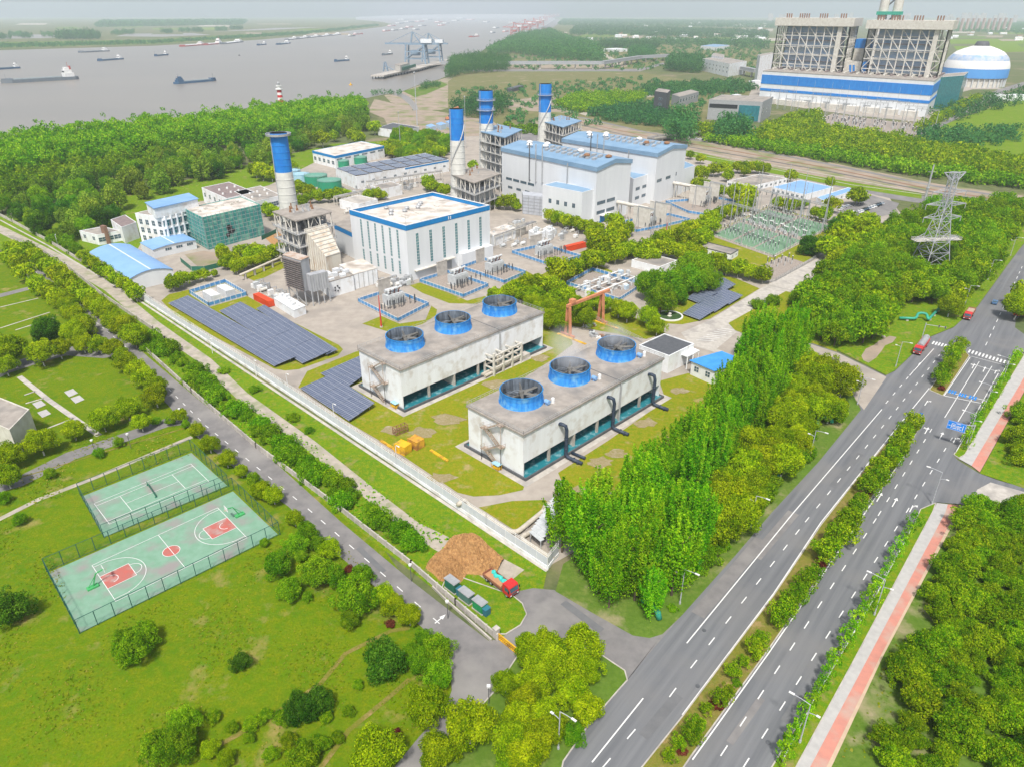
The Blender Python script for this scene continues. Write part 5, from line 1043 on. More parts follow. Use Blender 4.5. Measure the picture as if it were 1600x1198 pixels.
# ---------------------------------------------------------------- yellow tanks, rusty frames, planks between the towers
p = P(640, 703)
for (dx, dy, a, m, lab) in ((-1.6, -.9, R(-33), 'yellow', 'bright yellow steel box, front one of the pair on the tower lawn'), (1.6, 1.6, R(-40), 'yellow2', 'rust-patched yellow steel box, rear one of the pair on the tower lawn')):
    M.setdefault('yellow2', mat('rusty_yellow', (.62, .34, .03), (.42, .20, .04), .8, .8, c3=(.24, .11, .04), s3=.5))
    t = thing('steel_box', lab, 'steel box', (p.x + dx, p.y + dy, .12), a); mb = MB(); mb.box((0, 0, .1), (3.6, 2.7, 2.5)); mb.build('body', M[m], t); mb = MB()
    for x in (-1.8, 0, 1.8):
        for y in (-1.36, 1.36): mb.bar((x, y, 0), (x, y, 2.68), .14)
    for y in (-1.36, 1.36): mb.bar((-1.8, y, 2.62), (1.8, y, 2.62), .14); mb.bar((-1.8, y, .1), (1.8, y, .1), .14)
    mb.build('frame', M[m], t)
p = P(626, 676); t = thing('steel_rack', 'stack of rusty steel racks behind the yellow boxes', 'steel frame', (p.x, p.y, .12), R(40))
mb = MB()
for x in (-2, -.7, .7, 2):
    for y in (-.8, .8): mb.bar((x, y, 0), (x, y, 2.3), .15)
for z in (.2, 1.2, 2.2):
    for y in (-.8, .8): mb.bar((-2.1, y, z), (2.1, y, z), .14)
    for x in (-2, -.7, .7, 2): mb.bar((x, -.8, z), (x, .8, z), .12)
mb.build('rack', M['rust'], t)
for (a, b_, lab) in (((672, 703), (699, 720), 'yellow timber beam lying right of the yellow boxes'), ((594, 688), (618, 703), 'weathered timber lying left of the yellow boxes')):
    A, B_ = P(*a, .3), P(*b_, .3); mb = MB(); mb.bar(A, B_, .4, .35); mb.bar(A + Vector((.3, .3, .02)), B_ + Vector((.3, .3, .02)), .25, .3); o = mb.build('timber', M['yellow'] if 'yellow' in lab else M['rust'], None); tag(o, lab, 'timber')
# small canopies at tower ends
for (px, lab) in (((776, 733), 'little pale blue lean-to on yellow legs at the end of the stained tower'), ((617, 637), 'little pale blue lean-to at the end of the left cooling tower')):
    p = P(*px); t = thing('lean_to', lab, 'canopy', (p.x, p.y, .1), R(-45)); mb = MB(); mb.box((0, 0, 1.7), (2.6, 1.5, .1)); mb.build('roof', M['tankblue'], t); mb = MB()
    for x in (-1.2, 1.2):
        for y in (-.65, .65): mb.bar((x, y, 0), (x, y, 1.7), .1)
    mb.box((0, 0, .2), (2.0, 1.0, .8)); mb.build('stand', M['yellow'], t)
# pipe rack between towers
a, b_ = P(772, 588), P(814, 566); d = (b_ - a); an = math.atan2(d.y, d.x); t = thing('pipe_rack', 'concrete and steel pipe rack between the two cooling towers', 'pipe rack', (a.x, a.y, .1), an); L = d.length; mb = MB()
for k in range(4):
    for y in (0, 4): mb.box((L * k / 3, y, 0), (.6, .6, 7.2 if k else 8))
for z in (2.6, 5.0, 6.8):
    for y in (0, 4): mb.bar((0, y, z), (L, y, z), .45, .5)
    for k in range(4): mb.bar((L * k / 3, 0, z), (L * k / 3, 4, z), .4)
mb.build('frame', M['cream'], t); mb = MB()
for y in (1.2, 2.6): mb.tube([(-3, y, .8), (0, y, .8), (L, y, .8), (L + 3, y, .8)], .55, 8)
mb.tube([(L * .3, 2, .8), (L * .3, 2, 5)], .4, 8); mb.build('pipe', M['pipecream'], t); mb = MB(); mb.box((L + 3.5, 1.5, 0), (3.5, 2.6, 1.4)); mb.build('plinth', M['concrete2'], t)
# ---------------------------------------------------------------- orange gantry crane and scrap yard
a, b_ = P(887, 525), P(938.5, 503); h = up(a, 478); d = b_ - a; an = math.atan2(d.y, d.x); L = d.length; t = thing('gantry_crane', 'faded orange gantry crane straddling the scrap yard', 'crane', (a.x, a.y, .1), an)
mb = MB(); mb.bar((-1, 0, h), (L + 4, 0, h), .9, 1.0); mb.build('beam', M['orange'], t)
for x in (0, L): mb = MB(); mb.bar((x, -1.2, .4), (x, -.5, h - .6), .65, .9); mb.bar((x, 1.2, .4), (x, .5, h - .6), .65, .9); mb.bar((x, -3.2, .4), (x, 3.2, .4), .6, .7); mb.build('leg', M['orange'], t)
mb = MB(); mb.box((L * .1, 0, h + .6), (2, 1.8, 1.3)); mb.build('hoist', M['orange'], t)
for y in (-4.5, 3.5): 
    A = P(887, 528) if y < 0 else P(938, 505); mb = MB(); mb.bar((A.x - 3.5, A.y + 3.5, .2), (A.x + 6, A.y - 6, .2), .9, .3); o = mb.build('crane_rail', M['yellow'], None); tag(o, 'yellow-orange crane rail on the ground under the ' + ('near' if y < 0 else 'far') + ' crane leg', 'rail')
rg = random.Random(11)
for k in range(22):
    x, y = rg.uniform(905, 985), 0; y = 500 + (x - 905) * .52 + rg.uniform(-3, 16); p = P(x, y); m = rg.choice(['pale', 'steel', 'white', 'rust', 'darkgrey']); mb = MB()
    for q in range(3): mb.box((rg.uniform(-1, 1), rg.uniform(-.8, .8), 0), (rg.uniform(.8, 2.6), rg.uniform(.4, 1.2), rg.uniform(.2, 1.0)), rg.uniform(0, 3))
    o = mb.build('scrap_pile', M[m], None); o.location = (p.x, p.y, .1); tag(o, 'pile of ' + {'pale': 'pale', 'steel': 'grey', 'white': 'white', 'rust': 'rusty', 'darkgrey': 'dark'}[m] + ' steel parts on the ground under the gantry crane', 'scrap', {'pale': 'pale', 'steel': 'grey', 'white': 'white', 'rust': 'rusty', 'darkgrey': 'dark'}[m] + ' scrap piles under the crane')
fence_run('yard_fence', 'thin steel mesh fence between the scrap yard and the tree row', [(905, 490), (960, 515), (1003, 536)], 2.0, .08, 'steel', 'steel', 2.2, panel=False, closed=False, rails=4)
fence_run('yard_fence', 'steel fence round the switchyard lawns', [(1110, 425), (1200, 443), (1212, 440), (1262, 412), (1285, 398)], 1.8, .08, 'steel', 'steel', 2.2, panel=False, closed=False, rails=4)
# big cream pipes at the near corner
def pipe(name, label, px_z, r, m, cat='pipe', sup=None):
    pts = [P(x, y, z) for x, y, z in px_z]; o = pts[0].copy(); o.z = .1; t = thing(name, label, cat, o); sm = []
    l = [p - o for p in pts]
    for i, p in enumerate(l):
        if 0 < i < len(l) - 1:
            a, b = l[i - 1], l[i + 1]; da, db = (a - p), (b - p); k = min(r * 2.2, da.length * .45, db.length * .45); sm += [p + da.normalized() * k, p + (da.normalized() + db.normalized()) * k * .28, p + db.normalized() * k]
        else: sm.append(p)
    mb = MB(); mb.tube(sm, r, 12); mb.build('pipe_run', M[m], t, True); mb = MB(); n = 0
    for a, b in zip(l, l[1:]):
        L = (b - a).length
        if abs(a.z - b.z) > 1: continue
        for k in range(int(L / 6) + 1): q = a + (b - a) * min(1, (k * 6 + 2) / L) if L > 4 else None; 
        for k in range(int(L / 6)): q = a + (b - a) * (k * 6 + 3) / L; mb.box((q.x, q.y, -.1), (r * 1.8, r * 1.8, max(.15, q.z - r + .1))); n += 1; mb.cyl((q.x, q.y, max(.05, q.z - r * .3)), r * 1.06, r * 1.06, .02, 8)
    if n: mb.build('pipe_saddle', M['concrete2'], t)
    return t
pipe('heat_pipe', 'fat cream pipe bent round the triangular lawn at the wall corner', [(716, 787, 1), (716, 787, 2.6), (729, 779, 2.6), (732, 790, 1), (795, 829, 1), (808, 831, 1), (850, 797, 1), (853, 787, 2.6), (862, 788, 2.6), (868, 792, 1)], .6, 'pipecream')
pipe('heat_pipe', 'second fat cream pipe against the corner of the white boundary wall', [(862, 812, .9), (815, 838, .9), (818, 844, .9), (864, 873, .9)], .6, 'pipecream')
b = Bld('ribbed_cover', 'corrugated white pipe cover on legs half under the poplars', 'cover', (846, 845), (828, 830), (890, 775), h=3.2); mb = MB()
for k in range(16): mb.bar(b.pt(b.R * (k + .5) / 16, 0, b.h - .3 + .15 * (k % 2)), b.pt(b.R * (k + .5) / 16, b.L, b.h - .3 + .15 * (k % 2)), b.R / 16 * 1.05, .14)
mb.build('roof_sheet', M['pale'], b.root); mb = MB()
for k in range(6):
    for v in (.2, b.L - .2): mb.bar(b.pt(b.R * k / 5, v, 0), b.pt(b.R * k / 5, v, b.h - .4), .2)
mb.build('leg', M['steel'], b.root)
# green heating pipes beside the road
GP = [[(1018, 945, 1.2), (1022, 938, 3), (1012, 940, 3), (1085, 862, 1.2), (1200, 743, 1.2), (1270, 668, 1.2), (1293, 645, 1.2)], [(1125, 860, 1.0), (1180, 790, 1.0), (1205, 760, 1.0), (1247, 700, 1.0), (1280, 667, 1.0)]]
pipe('heating_pipe', 'thick green heating pipe running through the roadside trees', [(1135, 832, 1.3), (1175, 785, 1.3), (1215, 740, 1.3), (1262, 688, 1.3), (1275, 640, 1.3), (1290, 634, 1.3)], .55, 'pipegreen')
pipe('heating_pipe', 'grey-green heating pipe nearest the main road', [(1090, 880, 1.0), (1150, 806, 1.0), (1200, 745, 1.0), (1245, 697, 1.0), (1278, 660, 1.0), (1278, 652, 2.5), (1298, 650, 2.5), (1300, 660, .8)], .5, 'pipegrey' if 'pipegrey' in M else 'pipegreen')
pipe('heating_pipe', 'green elbow pipe surfacing at the tip of the poplar grove', [(1005, 938, .6), (1008, 936, 2.6), (1026, 948, 2.8), (1030, 966, .4)], .6, 'pipegreen')
pipe('heating_pipe', 'green pipe with a hump on the verge beyond the gate road', [(1405, 497, 1.2), (1432, 498, 1.2), (1434, 489, 2.6), (1448, 490, 2.6), (1450, 500, 1.2), (1475, 474, 1.2)], .5, 'pipegreen')
pipe('heating_pipe', 'short pale pipe stub showing between grove and verge', [(1357, 518, 1.5), (1378, 523, 1.5), (1382, 528, .4)], .55, 'pipecream')
for (pts, lab) in (([(375, 430, 3.0), (440, 402, 3.0), (470, 388, 3.0)], 'white overhead pipe rack left of the filter house'),):
    pipe('pipe_bridge', lab, pts, .5, 'pipecream')
# pipe racks behind the strip-window hall
for (a, b_, h, lab) in (((575, 300), (690, 282), 6, 'long pipe rack in front of the solar-roof hall'), ((525, 322), (600, 305), 5, 'grey pipe rack behind the strip-window hall'), ((770, 385), (835, 362), 5, 'pipe rack right of the strip-window hall'), ((880, 348), (925, 368), 2.5, 'low dark cable rack in front of the tall hall tree row')):
    A, B_ = P(*a), P(*b_); d = B_ - A; t = thing('pipe_rack', lab, 'pipe rack', (A.x, A.y, .1), math.atan2(d.y, d.x)); L = d.length; mb = MB(); n = int(L / 6)
    for k in range(n + 1):
        for y in (-1.5, 1.5): mb.bar((L * k / n, y, 0), (L * k / n, y, h), .3)
        mb.bar((L * k / n, -1.5, h), (L * k / n, 1.5, h), .3)
    for y in (-1.5, 1.5): mb.bar((0, y, h), (L, y, h), .3)
    mb.build('frame', M['cream'], t); mb = MB()
    for y in (-1, -.2, .6, 1.2): mb.tube([(0, y, h + .4), (L, y, h + .4)], .28, 7)
    mb.build('pipe', M['pipemix'], t)
# plant clutter right of the strip-window hall: second turbine unit
for (N, L, Rr, base, lab, w, rf) in (((771, 368), (757, 361), (806, 356), (771, 386), 'white turbine enclosure right of the strip-window hall', 'whitewall', 'patchroof'), ((806, 352), (793, 347), (822, 346), (806, 372), 'cream filter block right of the strip-window hall, behind the white enclosure', 'cream', 'roofconc'), ((838, 366), (826, 360), (852, 360), None, 'white tank-like cabin between the enclosure and the orange container', 'whitewall', 'cladding'), ((858, 362), (848, 357), (868, 357), None, 'small white cabin at the end of the tree row', 'whitewall', 'cladding')):
    b = simple('turbine_enclosure' if base else 'equipment_cabin', lab, 'enclosure', N, L, Rr, base=base, h=None if base else 4.5, wall=w, roof=rf, parapet=0); rg = random.Random(int(N[0]))
    for k in range(7): mb = MB(); mb.box(b.pt(b.R * rg.uniform(.1, .9), b.L * rg.uniform(.15, .85), b.h - .1), (rg.uniform(1, 2.5), rg.uniform(.8, 1.6), rg.uniform(.5, 1.6)), b.ang); mb.build('roof_unit', M[rg.choice(['pale', 'white', 'cream'])], b.root)
rg = random.Random(9); wd = ['grey', 'white', 'cream', 'pale']
for k in range(84):
    x, y = rg.choice([(rg.uniform(540, 700), rg.uniform(0, 1)), (rg.uniform(780, 900), rg.uniform(2, 3)), (rg.uniform(395, 440), rg.uniform(4, 5)), (rg.uniform(590, 640), rg.uniform(6, 7))]); s = int(y)
    y = {0: 330 - (x - 540) * .19 + rg.uniform(-4, 6), 2: 386 - (x - 780) * .12 + rg.uniform(-8, 4), 4: 446 + (x - 395) * .5 + rg.uniform(-2, 4), 6: 448 - (x - 590) * .1 + rg.uniform(-3, 4)}[s]
    if s == 0 and x > 546: y = 300 - (x - 546) * .10 + rg.uniform(-5, 8)
    p = P(x, y); m = wd[k % 4]; t = thing('equipment_skid', {'grey': 'grey', 'white': 'white', 'cream': 'cream', 'pale': 'pale grey'}[m] + ' pump or tank skid ' + {0: 'behind the strip-window hall', 2: 'in the plant yard right of the strip-window hall', 4: 'left of the louvred filter house', 6: 'in front of the turbine enclosure'}[s], 'equipment', (p.x, p.y, .1), R(46), m + ' skids ' + {0: 'behind the strip-window hall', 2: 'right of the strip-window hall', 4: 'left of the filter house', 6: 'before the turbine enclosure'}[s])
    mb = MB(); mb.box((0, 0, 0), (rg.uniform(2, 4), rg.uniform(1.4, 2.4), .4)); mb.build('base', M['concrete2'], t); mb = MB()
    if k % 3: mb.box((0, 0, .4), (rg.uniform(1.4, 3), rg.uniform(1, 2), rg.uniform(1, 2.8)))
    else: mb.tube([(-1.4, 0, 1.3), (1.4, 0, 1.3)], .8, 10)
    mb.build('vessel', M[m], t); mb = MB(); mb.tube([(1, .5, .4), (1, .5, 3), (3, .5, 3), (3, .5, 0)], .2, 6); mb.build('pipe', M['steel'], t)
# green site fence by the netted building
for (px, lab) in (([(283, 410), (300, 424), (320, 424), (360, 414), (378, 410)], 'curved dark green site fence by the netted building'), ([(409, 376), (434, 364)], 'short green site fence between netted building and boiler frame')):
    pts = [P(*q) for q in px]; o = pts[0]; t = thing('site_fence', lab, 'fence', (o.x, o.y, .1)); mb = MB()
    for a, b in zip(pts, pts[1:]): mb.bar(a - o + Vector((0, 0, 1.1)), b - o + Vector((0, 0, 1.1)), .08, 2.2)
    mb.build('panel', M['green'], t); mb = MB()
    for a in pts: mb.bar(a - o, a - o + Vector((0, 0, 2.4)), .15)
    mb.build('post', M['steel'], t)
sheet('earth_patch', [(288, 398), (310, 418), (352, 410), (345, 396), (318, 392)], .12, M['mud']); sheet('earth_patch', [(412, 370), (432, 360), (445, 372), (428, 385)], .12, M['soil'])
# ---------------------------------------------------------------- sports courts
M['court'] = mat('court_green', (.15, .285, .195), (.19, .325, .24), .5, .9, detail=9, c3=(.24, .225, .215), s3=.17); M['courtred'] = mat('court_red', (.42, .11, .09), (.34, .13, .11), .7, .9, detail=8, c3=(.34, .30, .28), s3=.3)
sheet('tennis_court', [(128, 775), (163, 838), (355, 758), (299, 707)], .10, M['court']); sheet('basketball_court', [(76, 894), (126, 987), (434, 834), (364, 767)], .10, M['court'])
def court_lines(name, c, Ld, Wd, segs, z=.2):
    """c: four line corners: left-far, left-near, right-near, right-far; segs in court metres"""
    A, B_, C_, D_ = [P(*q, z) for q in c]; mb = MB()
    def q(x, y): s, t = x / Ld, y / Wd; return (A * (1 - s) + D_ * s) * (1 - t) + (B_ * (1 - s) + C_ * s) * t
    for sg in segs:
        for (a, b) in zip(sg, sg[1:]):
            p, r = q(*a), q(*b); d = (r - p).normalized(); n = Vector((-d.y, d.x, 0)) * .06; mb.face([p - n, r - n, r + n, p + n])
    struct(name, mb, M['white']); return q
arc = lambda cx, cy, r, a0, a1, n=24: [(cx + r * math.cos(R(a0 + (a1 - a0) * i / n)), cy + r * math.sin(R(a0 + (a1 - a0) * i / n))) for i in range(n + 1)]
q = court_lines('court_lines', [(143.75, 882.5), (181, 938.7), (386, 839.5), (340, 792.5)], 28, 15, [[(0, 0), (28, 0), (28, 15), (0, 15), (0, 0)], [(14, 0), (14, 15)], [(0, 5), (5.8, 5), (5.8, 10), (0, 10)], [(28, 5), (22.2, 5), (22.2, 10), (28, 10)], arc(5.8, 7.5, 1.8, -90, 90), arc(22.2, 7.5, 1.8, 90, 270), arc(14, 7.5, 1.8, 0, 360), [(0, .9), (3, .9)] + arc(1.6, 7.5, 6.6, -80, 80) + [(3, 14.1), (0, 14.1)], [(28, .9), (25, .9)] + arc(26.4, 7.5, 6.6, 260, 100) + [(25, 14.1), (28, 14.1)], arc(1.6, 7.5, 1.25, -90, 90, 12), arc(26.4, 7.5, 1.25, 90, 270, 12)], .2)
mb = MB(); 
for poly in ([(0, 5), (5.8, 5), (5.8, 10), (0, 10)], [(28, 10), (22.2, 10), (22.2, 5), (28, 5)], arc(14, 7.5, 1.8, 0, 360)[:-1]): mb.face([q(*a) - Vector((0, 0, .008)) for a in poly][::-1])
struct('court_paint', mb, M['courtred'])
for (px, ang, lab) in (((148, 917), 0, 'left'), ((373, 806), math.pi, 'right')):
    p = P(*px); ax_ = P(386, 839.5) - P(181, 938.7); a = math.atan2(ax_.y, ax_.x) + ang; t = thing('basketball_hoop', 'green portable basketball hoop at the ' + lab + ' end of the court', 'basketball hoop', (p.x, p.y, .1), a)
    mb = MB(); mb.box((-.3, 0, 0), (2.2, 1.1, .4)); mb.build('base', M['hoopgreen'] if 'hoopgreen' in M else M.setdefault('hoopgreen', mat('hoop_green', (.06, .36, .12), (.06, .30, .1), 1, .5)), t)
    mb = MB(); mb.bar((-.2, 0, .3), (.9, 0, 3.0), .22); mb.bar((.9, 0, 3.0), (2.4, 0, 3.3), .18); mb.bar((-1.1, 0, .4), (.9, 0, 2.9), .1); mb.build('arm', M['hoopgreen'], t)
    mb = MB(); mb.box((2.45, 0, 2.85), (.06, 1.8, 1.05)); mb.build('backboard', M['white'], t); mb = MB(); mb.lathe((2.75, 0, 3.0), [(.225, 0), (.25, .03), (.27, 0)], 14); mb.build('ring', M['orange'], t)
court_lines('court_lines', [(147, 786), (171, 818), (327, 752), (298, 724)], 23.77, 10.97, [[(0, 0), (23.77, 0), (23.77, 10.97), (0, 10.97), (0, 0)], [(0, 1.37), (23.77, 1.37)], [(0, 9.6), (23.77, 9.6)], [(5.5, 1.37), (5.5, 9.6)], [(18.3, 1.37), (18.3, 9.6)], [(5.5, 5.5), (18.3, 5.5)]])
A, B_ = P(231, 758), P(244, 777); d = B_ - A; t = thing('tennis_net', 'sagging dark green net on two posts across the tennis court', 'net', (A.x, A.y, .1), math.atan2(d.y, d.x)); L = d.length
for x in (0, L): mb = MB(); mb.bar((x, 0, 0), (x, 0, 1.1), .14); mb.box((x, 0, 0), (.5, .5, .12)); mb.build('post', M['green'], t)
mb = MB()
for k in range(10): mb.bar((L * k / 10, 0, .55), (L * (k + 1) / 10, 0, .55 - .02 * math.sin(k)), .05, .85)
mb.build('mesh', M['green'], t)
def netmat():
    m, t, b = nodes('chain_link'); b.inputs['Base Color'].default_value = (.02, .12, .09, 1); tr = t.nodes.new('ShaderNodeBsdfTransparent'); mx = t.nodes.new('ShaderNodeMixShader'); mx.inputs[0].default_value = .1
    t.links.new(tr.outputs[0], mx.inputs[1]); t.links.new(b.outputs[0], mx.inputs[2]); t.links.new(mx.outputs[0], t.nodes['Material Output'].inputs[0]); return m
M['chain'] = netmat()
def cage(label, px, h):
    pts = [P(*q) for q in px]; o = pts[0]; t = thing('court_fence', label, 'fence', (o.x, o.y, .1)); l = [p - o for p in pts] + [pts[0] - o]
    for a, b in zip(l, l[1:]):
        L = (b - a).length; k = round(L / 3.2); z = Vector((0, 0, h)); mb = MB(); mb.face([a, b, b + z, a + z]); mb.build('mesh_panel', M['chain'], t)
        for i in range(k): mb = MB(); r = a + (b - a) * i / k; mb.bar(r, r + z, .11); mb.build('post', M['fencegreen'], t)
        mb = MB(); mb.bar(a + z, b + z, .08); mb.bar(a + z * .05, b + z * .05, .06); mb.build('rail', M['fencegreen'], t)
M['fencegreen'] = flat('fence_green', (.015, .09, .08), .5)
cage('tall green mesh fence round the tennis court', [(126, 774), (163, 840), (358, 760), (300, 704)], 3.6); cage('tall green mesh fence round the basketball court', [(74, 893), (125, 990), (438, 835), (366, 765)], 3.6)
for (a, b_) in (((100, 612), (115, 607)), ((110, 622), (132, 612)), ((50, 630), (68, 624)), ((58, 644), (84, 634))):
    x0, y0 = a; sheet('lawn_paving', [(x0, y0), (x0 + 14, y0 - 5), (x0 + 22, y0 + 2), (x0 + 8, y0 + 8)], .108 + x0 * 1e-5, M['paver'])
def proj(p):
    d = Vector(p) - Vector((0, 0, CAMH)); w = d.y * _cp - d.z * _sp; return 800 + 1109 * d.x / w, 599 - 1109 * (d.y * _sp + d.z * _cp) / w
# ---------------------------------------------------------------- switchyard
SY = [(1108, 368), (1200, 325), (1306, 352), (1208, 403)]
sheet('switchyard_gravel', SY, .14, M['gravel']); M['greengravel'] = mat('green_gravel', (.16, .27, .18), (.11, .20, .12), 1.2, 1, detail=8)
def SQ(s, t, z=.2):
    A, B_, C_, D_ = [P(*q, z) for q in SY]; return (A * (1 - s) + D_ * s) * (1 - t) + (B_ * (1 - s) + C_ * s) * t
mb = MB()
for (s0, s1, t0, t1) in ((.03, .31, .04, .46), (.35, .64, .04, .46), (.67, .97, .04, .46), (.03, .47, .54, .95), (.53, .97, .54, .95)): mb.face([SQ(s0, t0), SQ(s1, t0), SQ(s1, t1), SQ(s0, t1)])
struct('green_gravel_bed', mb, M['greengravel'])
fence_run('yard_fence', 'low pale wall and railing round the switchyard', SY, 1.6, .2, 'cream', 'steel', 3, panel=False, closed=True)
sa = SQ(1, 0) - SQ(0, 0); sang = math.atan2(sa.y, sa.x); SX = sa.normalized(); SYv = (SQ(0, 1) - SQ(0, 0)).normalized()
def gantry(c, w, h, ang, label, group, lightning=0):
    t = thing('line_gantry', label, 'line gantry', (c.x, c.y, .15), ang, group)
    for x in (-w / 2, w / 2):
        mb = MB(); mb.bar((x, -1.6, 0), (x, 0, h), .28); mb.bar((x, 1.6, 0), (x, 0, h), .28)
        for k in range(1, 4): z = h * k / 4; y = 1.6 * (1 - k / 4); mb.bar((x, -y, z), (x, y, z), .14)
        if lightning: mb.bar((x, 0, h), (x, 0, h + lightning), .16)
        mb.build('post', M['steel'], t)
    mb = MB(); n = max(2, int(w / 2))
    for z in (h - .9, h): 
        for y in (-.4, .4): mb.bar((-w / 2, y, z), (w / 2, y, z), .13)
    for k in range(n): x0, x1 = -w / 2 + w * k / n, -w / 2 + w * (k + 1) / n; mb.bar((x0, -.4, h - .9), (x1, -.4, h), .09); mb.bar((x0, .4, h), (x1, .4, h - .9), .09)
    mb.build('beam', M['steel'], t); mb = MB()
    for k in range(3): x = -w * .3 + w * .3 * k; mb.tube([(x, 0, h - 1), (x, 0, h - 2.6)], [.16, .16], 6)
    mb.build('insulator', M['darkgrey'], t)
gi = 0
for s in (.10, .34, .58, .82):
    for tt in (.22, .74): gantry(SQ(s + (.04 if tt > .5 else 0), tt), 15, 15, sang + math.pi / 2 * 0 + R(0), 'grey steel line gantry in the ' + ('front' if tt < .5 else 'back') + ' line of the switchyard, ' + ordn(gi // 2) + ' from its left corner', 'switchyard gantries', 9); gi += 1
for k, (s, tt) in enumerate(((.02, .3), (.02, .75), (.5, .02), (.97, .35), (.97, .8), (.5, .98), (.25, .98))):
    c = SQ(s, tt); t = thing('lightning_mast', 'slim grey lightning mast at the switchyard edge, %s going round from its left corner' % ordn(k), 'mast', (c.x, c.y, .15)); mb = MB(); mb.tube([(0, 0, 0), (0, 0, 19), (0, 0, 28)], [.3, .22, .08], 6); mb.build('pole', M['steel'], t); mb = MB(); mb.box((0, 0, 0), (1.2, 1.2, .4)); mb.build('footing', M['concrete2'], t)
mp = MB(); mp.bar((0, 0, 0), (0, 0, 2.2), .22); mp.m = 1
for k in range(6): mp.cyl((0, 0, 2.2 + .32 * k), .26, .17, .3, 7)
mp.m = 2; mp.box((0, 0, 4.1), (.6, .3, .25)); pole0 = mp.build('post_insulator', [M['pale'], M['darkgrey'], M['white']]); n = 0
for tt in (.12, .17, .34, .40, .60, .66, .82, .88):
    for k in range(12):
        c = SQ(.06 + .076 * k, tt); o = pole0 if n == 0 else pole0.copy()
        if n: COL.objects.link(o)
        o.location = (c.x, c.y, .15); tag(o, 'dark ribbed insulator on a pale post in the rows of the switchyard', 'insulator', 'post insulators of the switchyard'); n += 1
for k in range(12):
    c = SQ(.05 + .08 * k, .5 + .03 * (k % 2)); t = thing('circuit_breaker', 'white-capped breaker in the middle row of the switchyard, %s from its left corner' % ordn(k), 'breaker', (c.x, c.y, .15), sang); mb = MB(); mb.box((0, 0, 0), (1.6, .8, 1.8)); mb.build('base', M['pale'], t); mb = MB(); mb.tube([(-.6, 0, 1.8), (-.6, 0, 3.8)], .22, 7); mb.tube([(.6, 0, 1.8), (.6, 0, 3.8)], .22, 7); mb.build('insulator', M['darkgrey'], t); mb = MB(); mb.tube([(-1.4, 0, 4.0), (1.4, 0, 4.0)], .3, 8); mb.build('head', M['white'], t)
# small outlying bay before the switchyard
for k in range(8):
    p = P(1198 + 5.5 * k, 416 - 1.0 * k + (5 if k % 2 else 0)); o = pole0.copy(); COL.objects.link(o); o.location = (p.x, p.y, .14); tag(o, 'dark ribbed insulator in the small outlying bay before the switchyard', 'insulator', 'insulators of the outlying bay')
sheet('gravel_bed', [(1178, 420), (1225, 400), (1256, 410), (1212, 437)], .142, M['gravel'])
# ---------------------------------------------------------------- lattice tower and monopole
def lattice(base, H, wb, wt, label, arms, ang, name='lattice_tower', bar=.28, m='palegalv'):
    t = thing(name, label, 'pylon', (base.x, base.y, .1), ang); n = 11; zs = [H * (1 - (1 - i / n) ** 1.25) for i in range(n + 1)]; w = lambda z: wb + (wt - wb) * min(1, (z / (H * .72))) ** .85
    c = lambda z, a, b: Vector((a * w(z) / 2, b * w(z) / 2, z))
    for (a, b) in ((-1, -1), (1, -1), (1, 1), (-1, 1)):
        mb = MB()
        for i in range(n): mb.bar(c(zs[i], a, b), c(zs[i + 1], a, b), bar)
        mb.build('leg', M[m], t)
    mb = MB(); F = [((-1, -1), (1, -1)), ((1, -1), (1, 1)), ((1, 1), (-1, 1)), ((-1, 1), (-1, -1))]
    for i in range(n):
        for (p, q) in F:
            mb.bar(c(zs[i], *p), c(zs[i + 1], *q), bar * .55); mb.bar(c(zs[i], *q), c(zs[i + 1], *p), bar * .55); mb.bar(c(zs[i + 1], *p), c(zs[i + 1], *q), bar * .6)
    mb.build('bracing', M[m], t)
    for (z, L) in arms:
        z *= H
        for s in (-1, 1):
            mb = MB(); e = Vector((s * L, 0, z + .6))
            for y in (-1, 1): mb.bar(c(z, s, y), e, bar * .6); mb.bar(c(z + 1.8, s, y), e, bar * .6)
            for k in (.33, .66): mb.bar(c(z, s, -1).lerp(e, k), c(z, s, 1).lerp(e, k), bar * .4); mb.bar(c(z, s, 1).lerp(e, k), c(z + 1.8, s, 1).lerp(e, k), bar * .4)
            a = mb.build('crossarm', M[m], t); mb = MB(); mb.tube([(s * L, 0, z + .5), (s * L, 0, z - 1.6)], .16, 6); mb.build('insulator', M['steel'], a)
    return t
M['palegalv'] = mat('pale_galvanised', (.42, .43, .46), (.33, .34, .37), .8, .5)
b = P(1449, 424); T = lattice(b, up(b, 270), 13, 2.6, 'tall white lattice pylon rising out of the grove', [(.34, 10.5), (.55, 9), (.68, 9.5), (.80, 8)], R(8), bar=.3)
mb = MB(); H = up(b, 270)
for s in (-1, 1): mb.bar((s * 1.3, -1.3, H - 3), (s * 5, 0, H), .3); mb.bar((s * 1.3, 1.3, H - 3), (s * 5, 0, H), .3); mb.bar((0, 0, H), (s * 5, 0, H), .3)
mb.build('peak_frame', M['palegalv'], T)
mb = MB(); mb.prism([(-11, -2), (11, -2), (11, 2), (-11, 2)], H * .33, H * .33 + .25); rail(mb, [(-11, -2, H * .33), (11, -2, H * .33), (11, 2, H * .33), (-11, 2, H * .33)], 1.2, 2, .1, True); mb.build('platform', M['cream'], T)
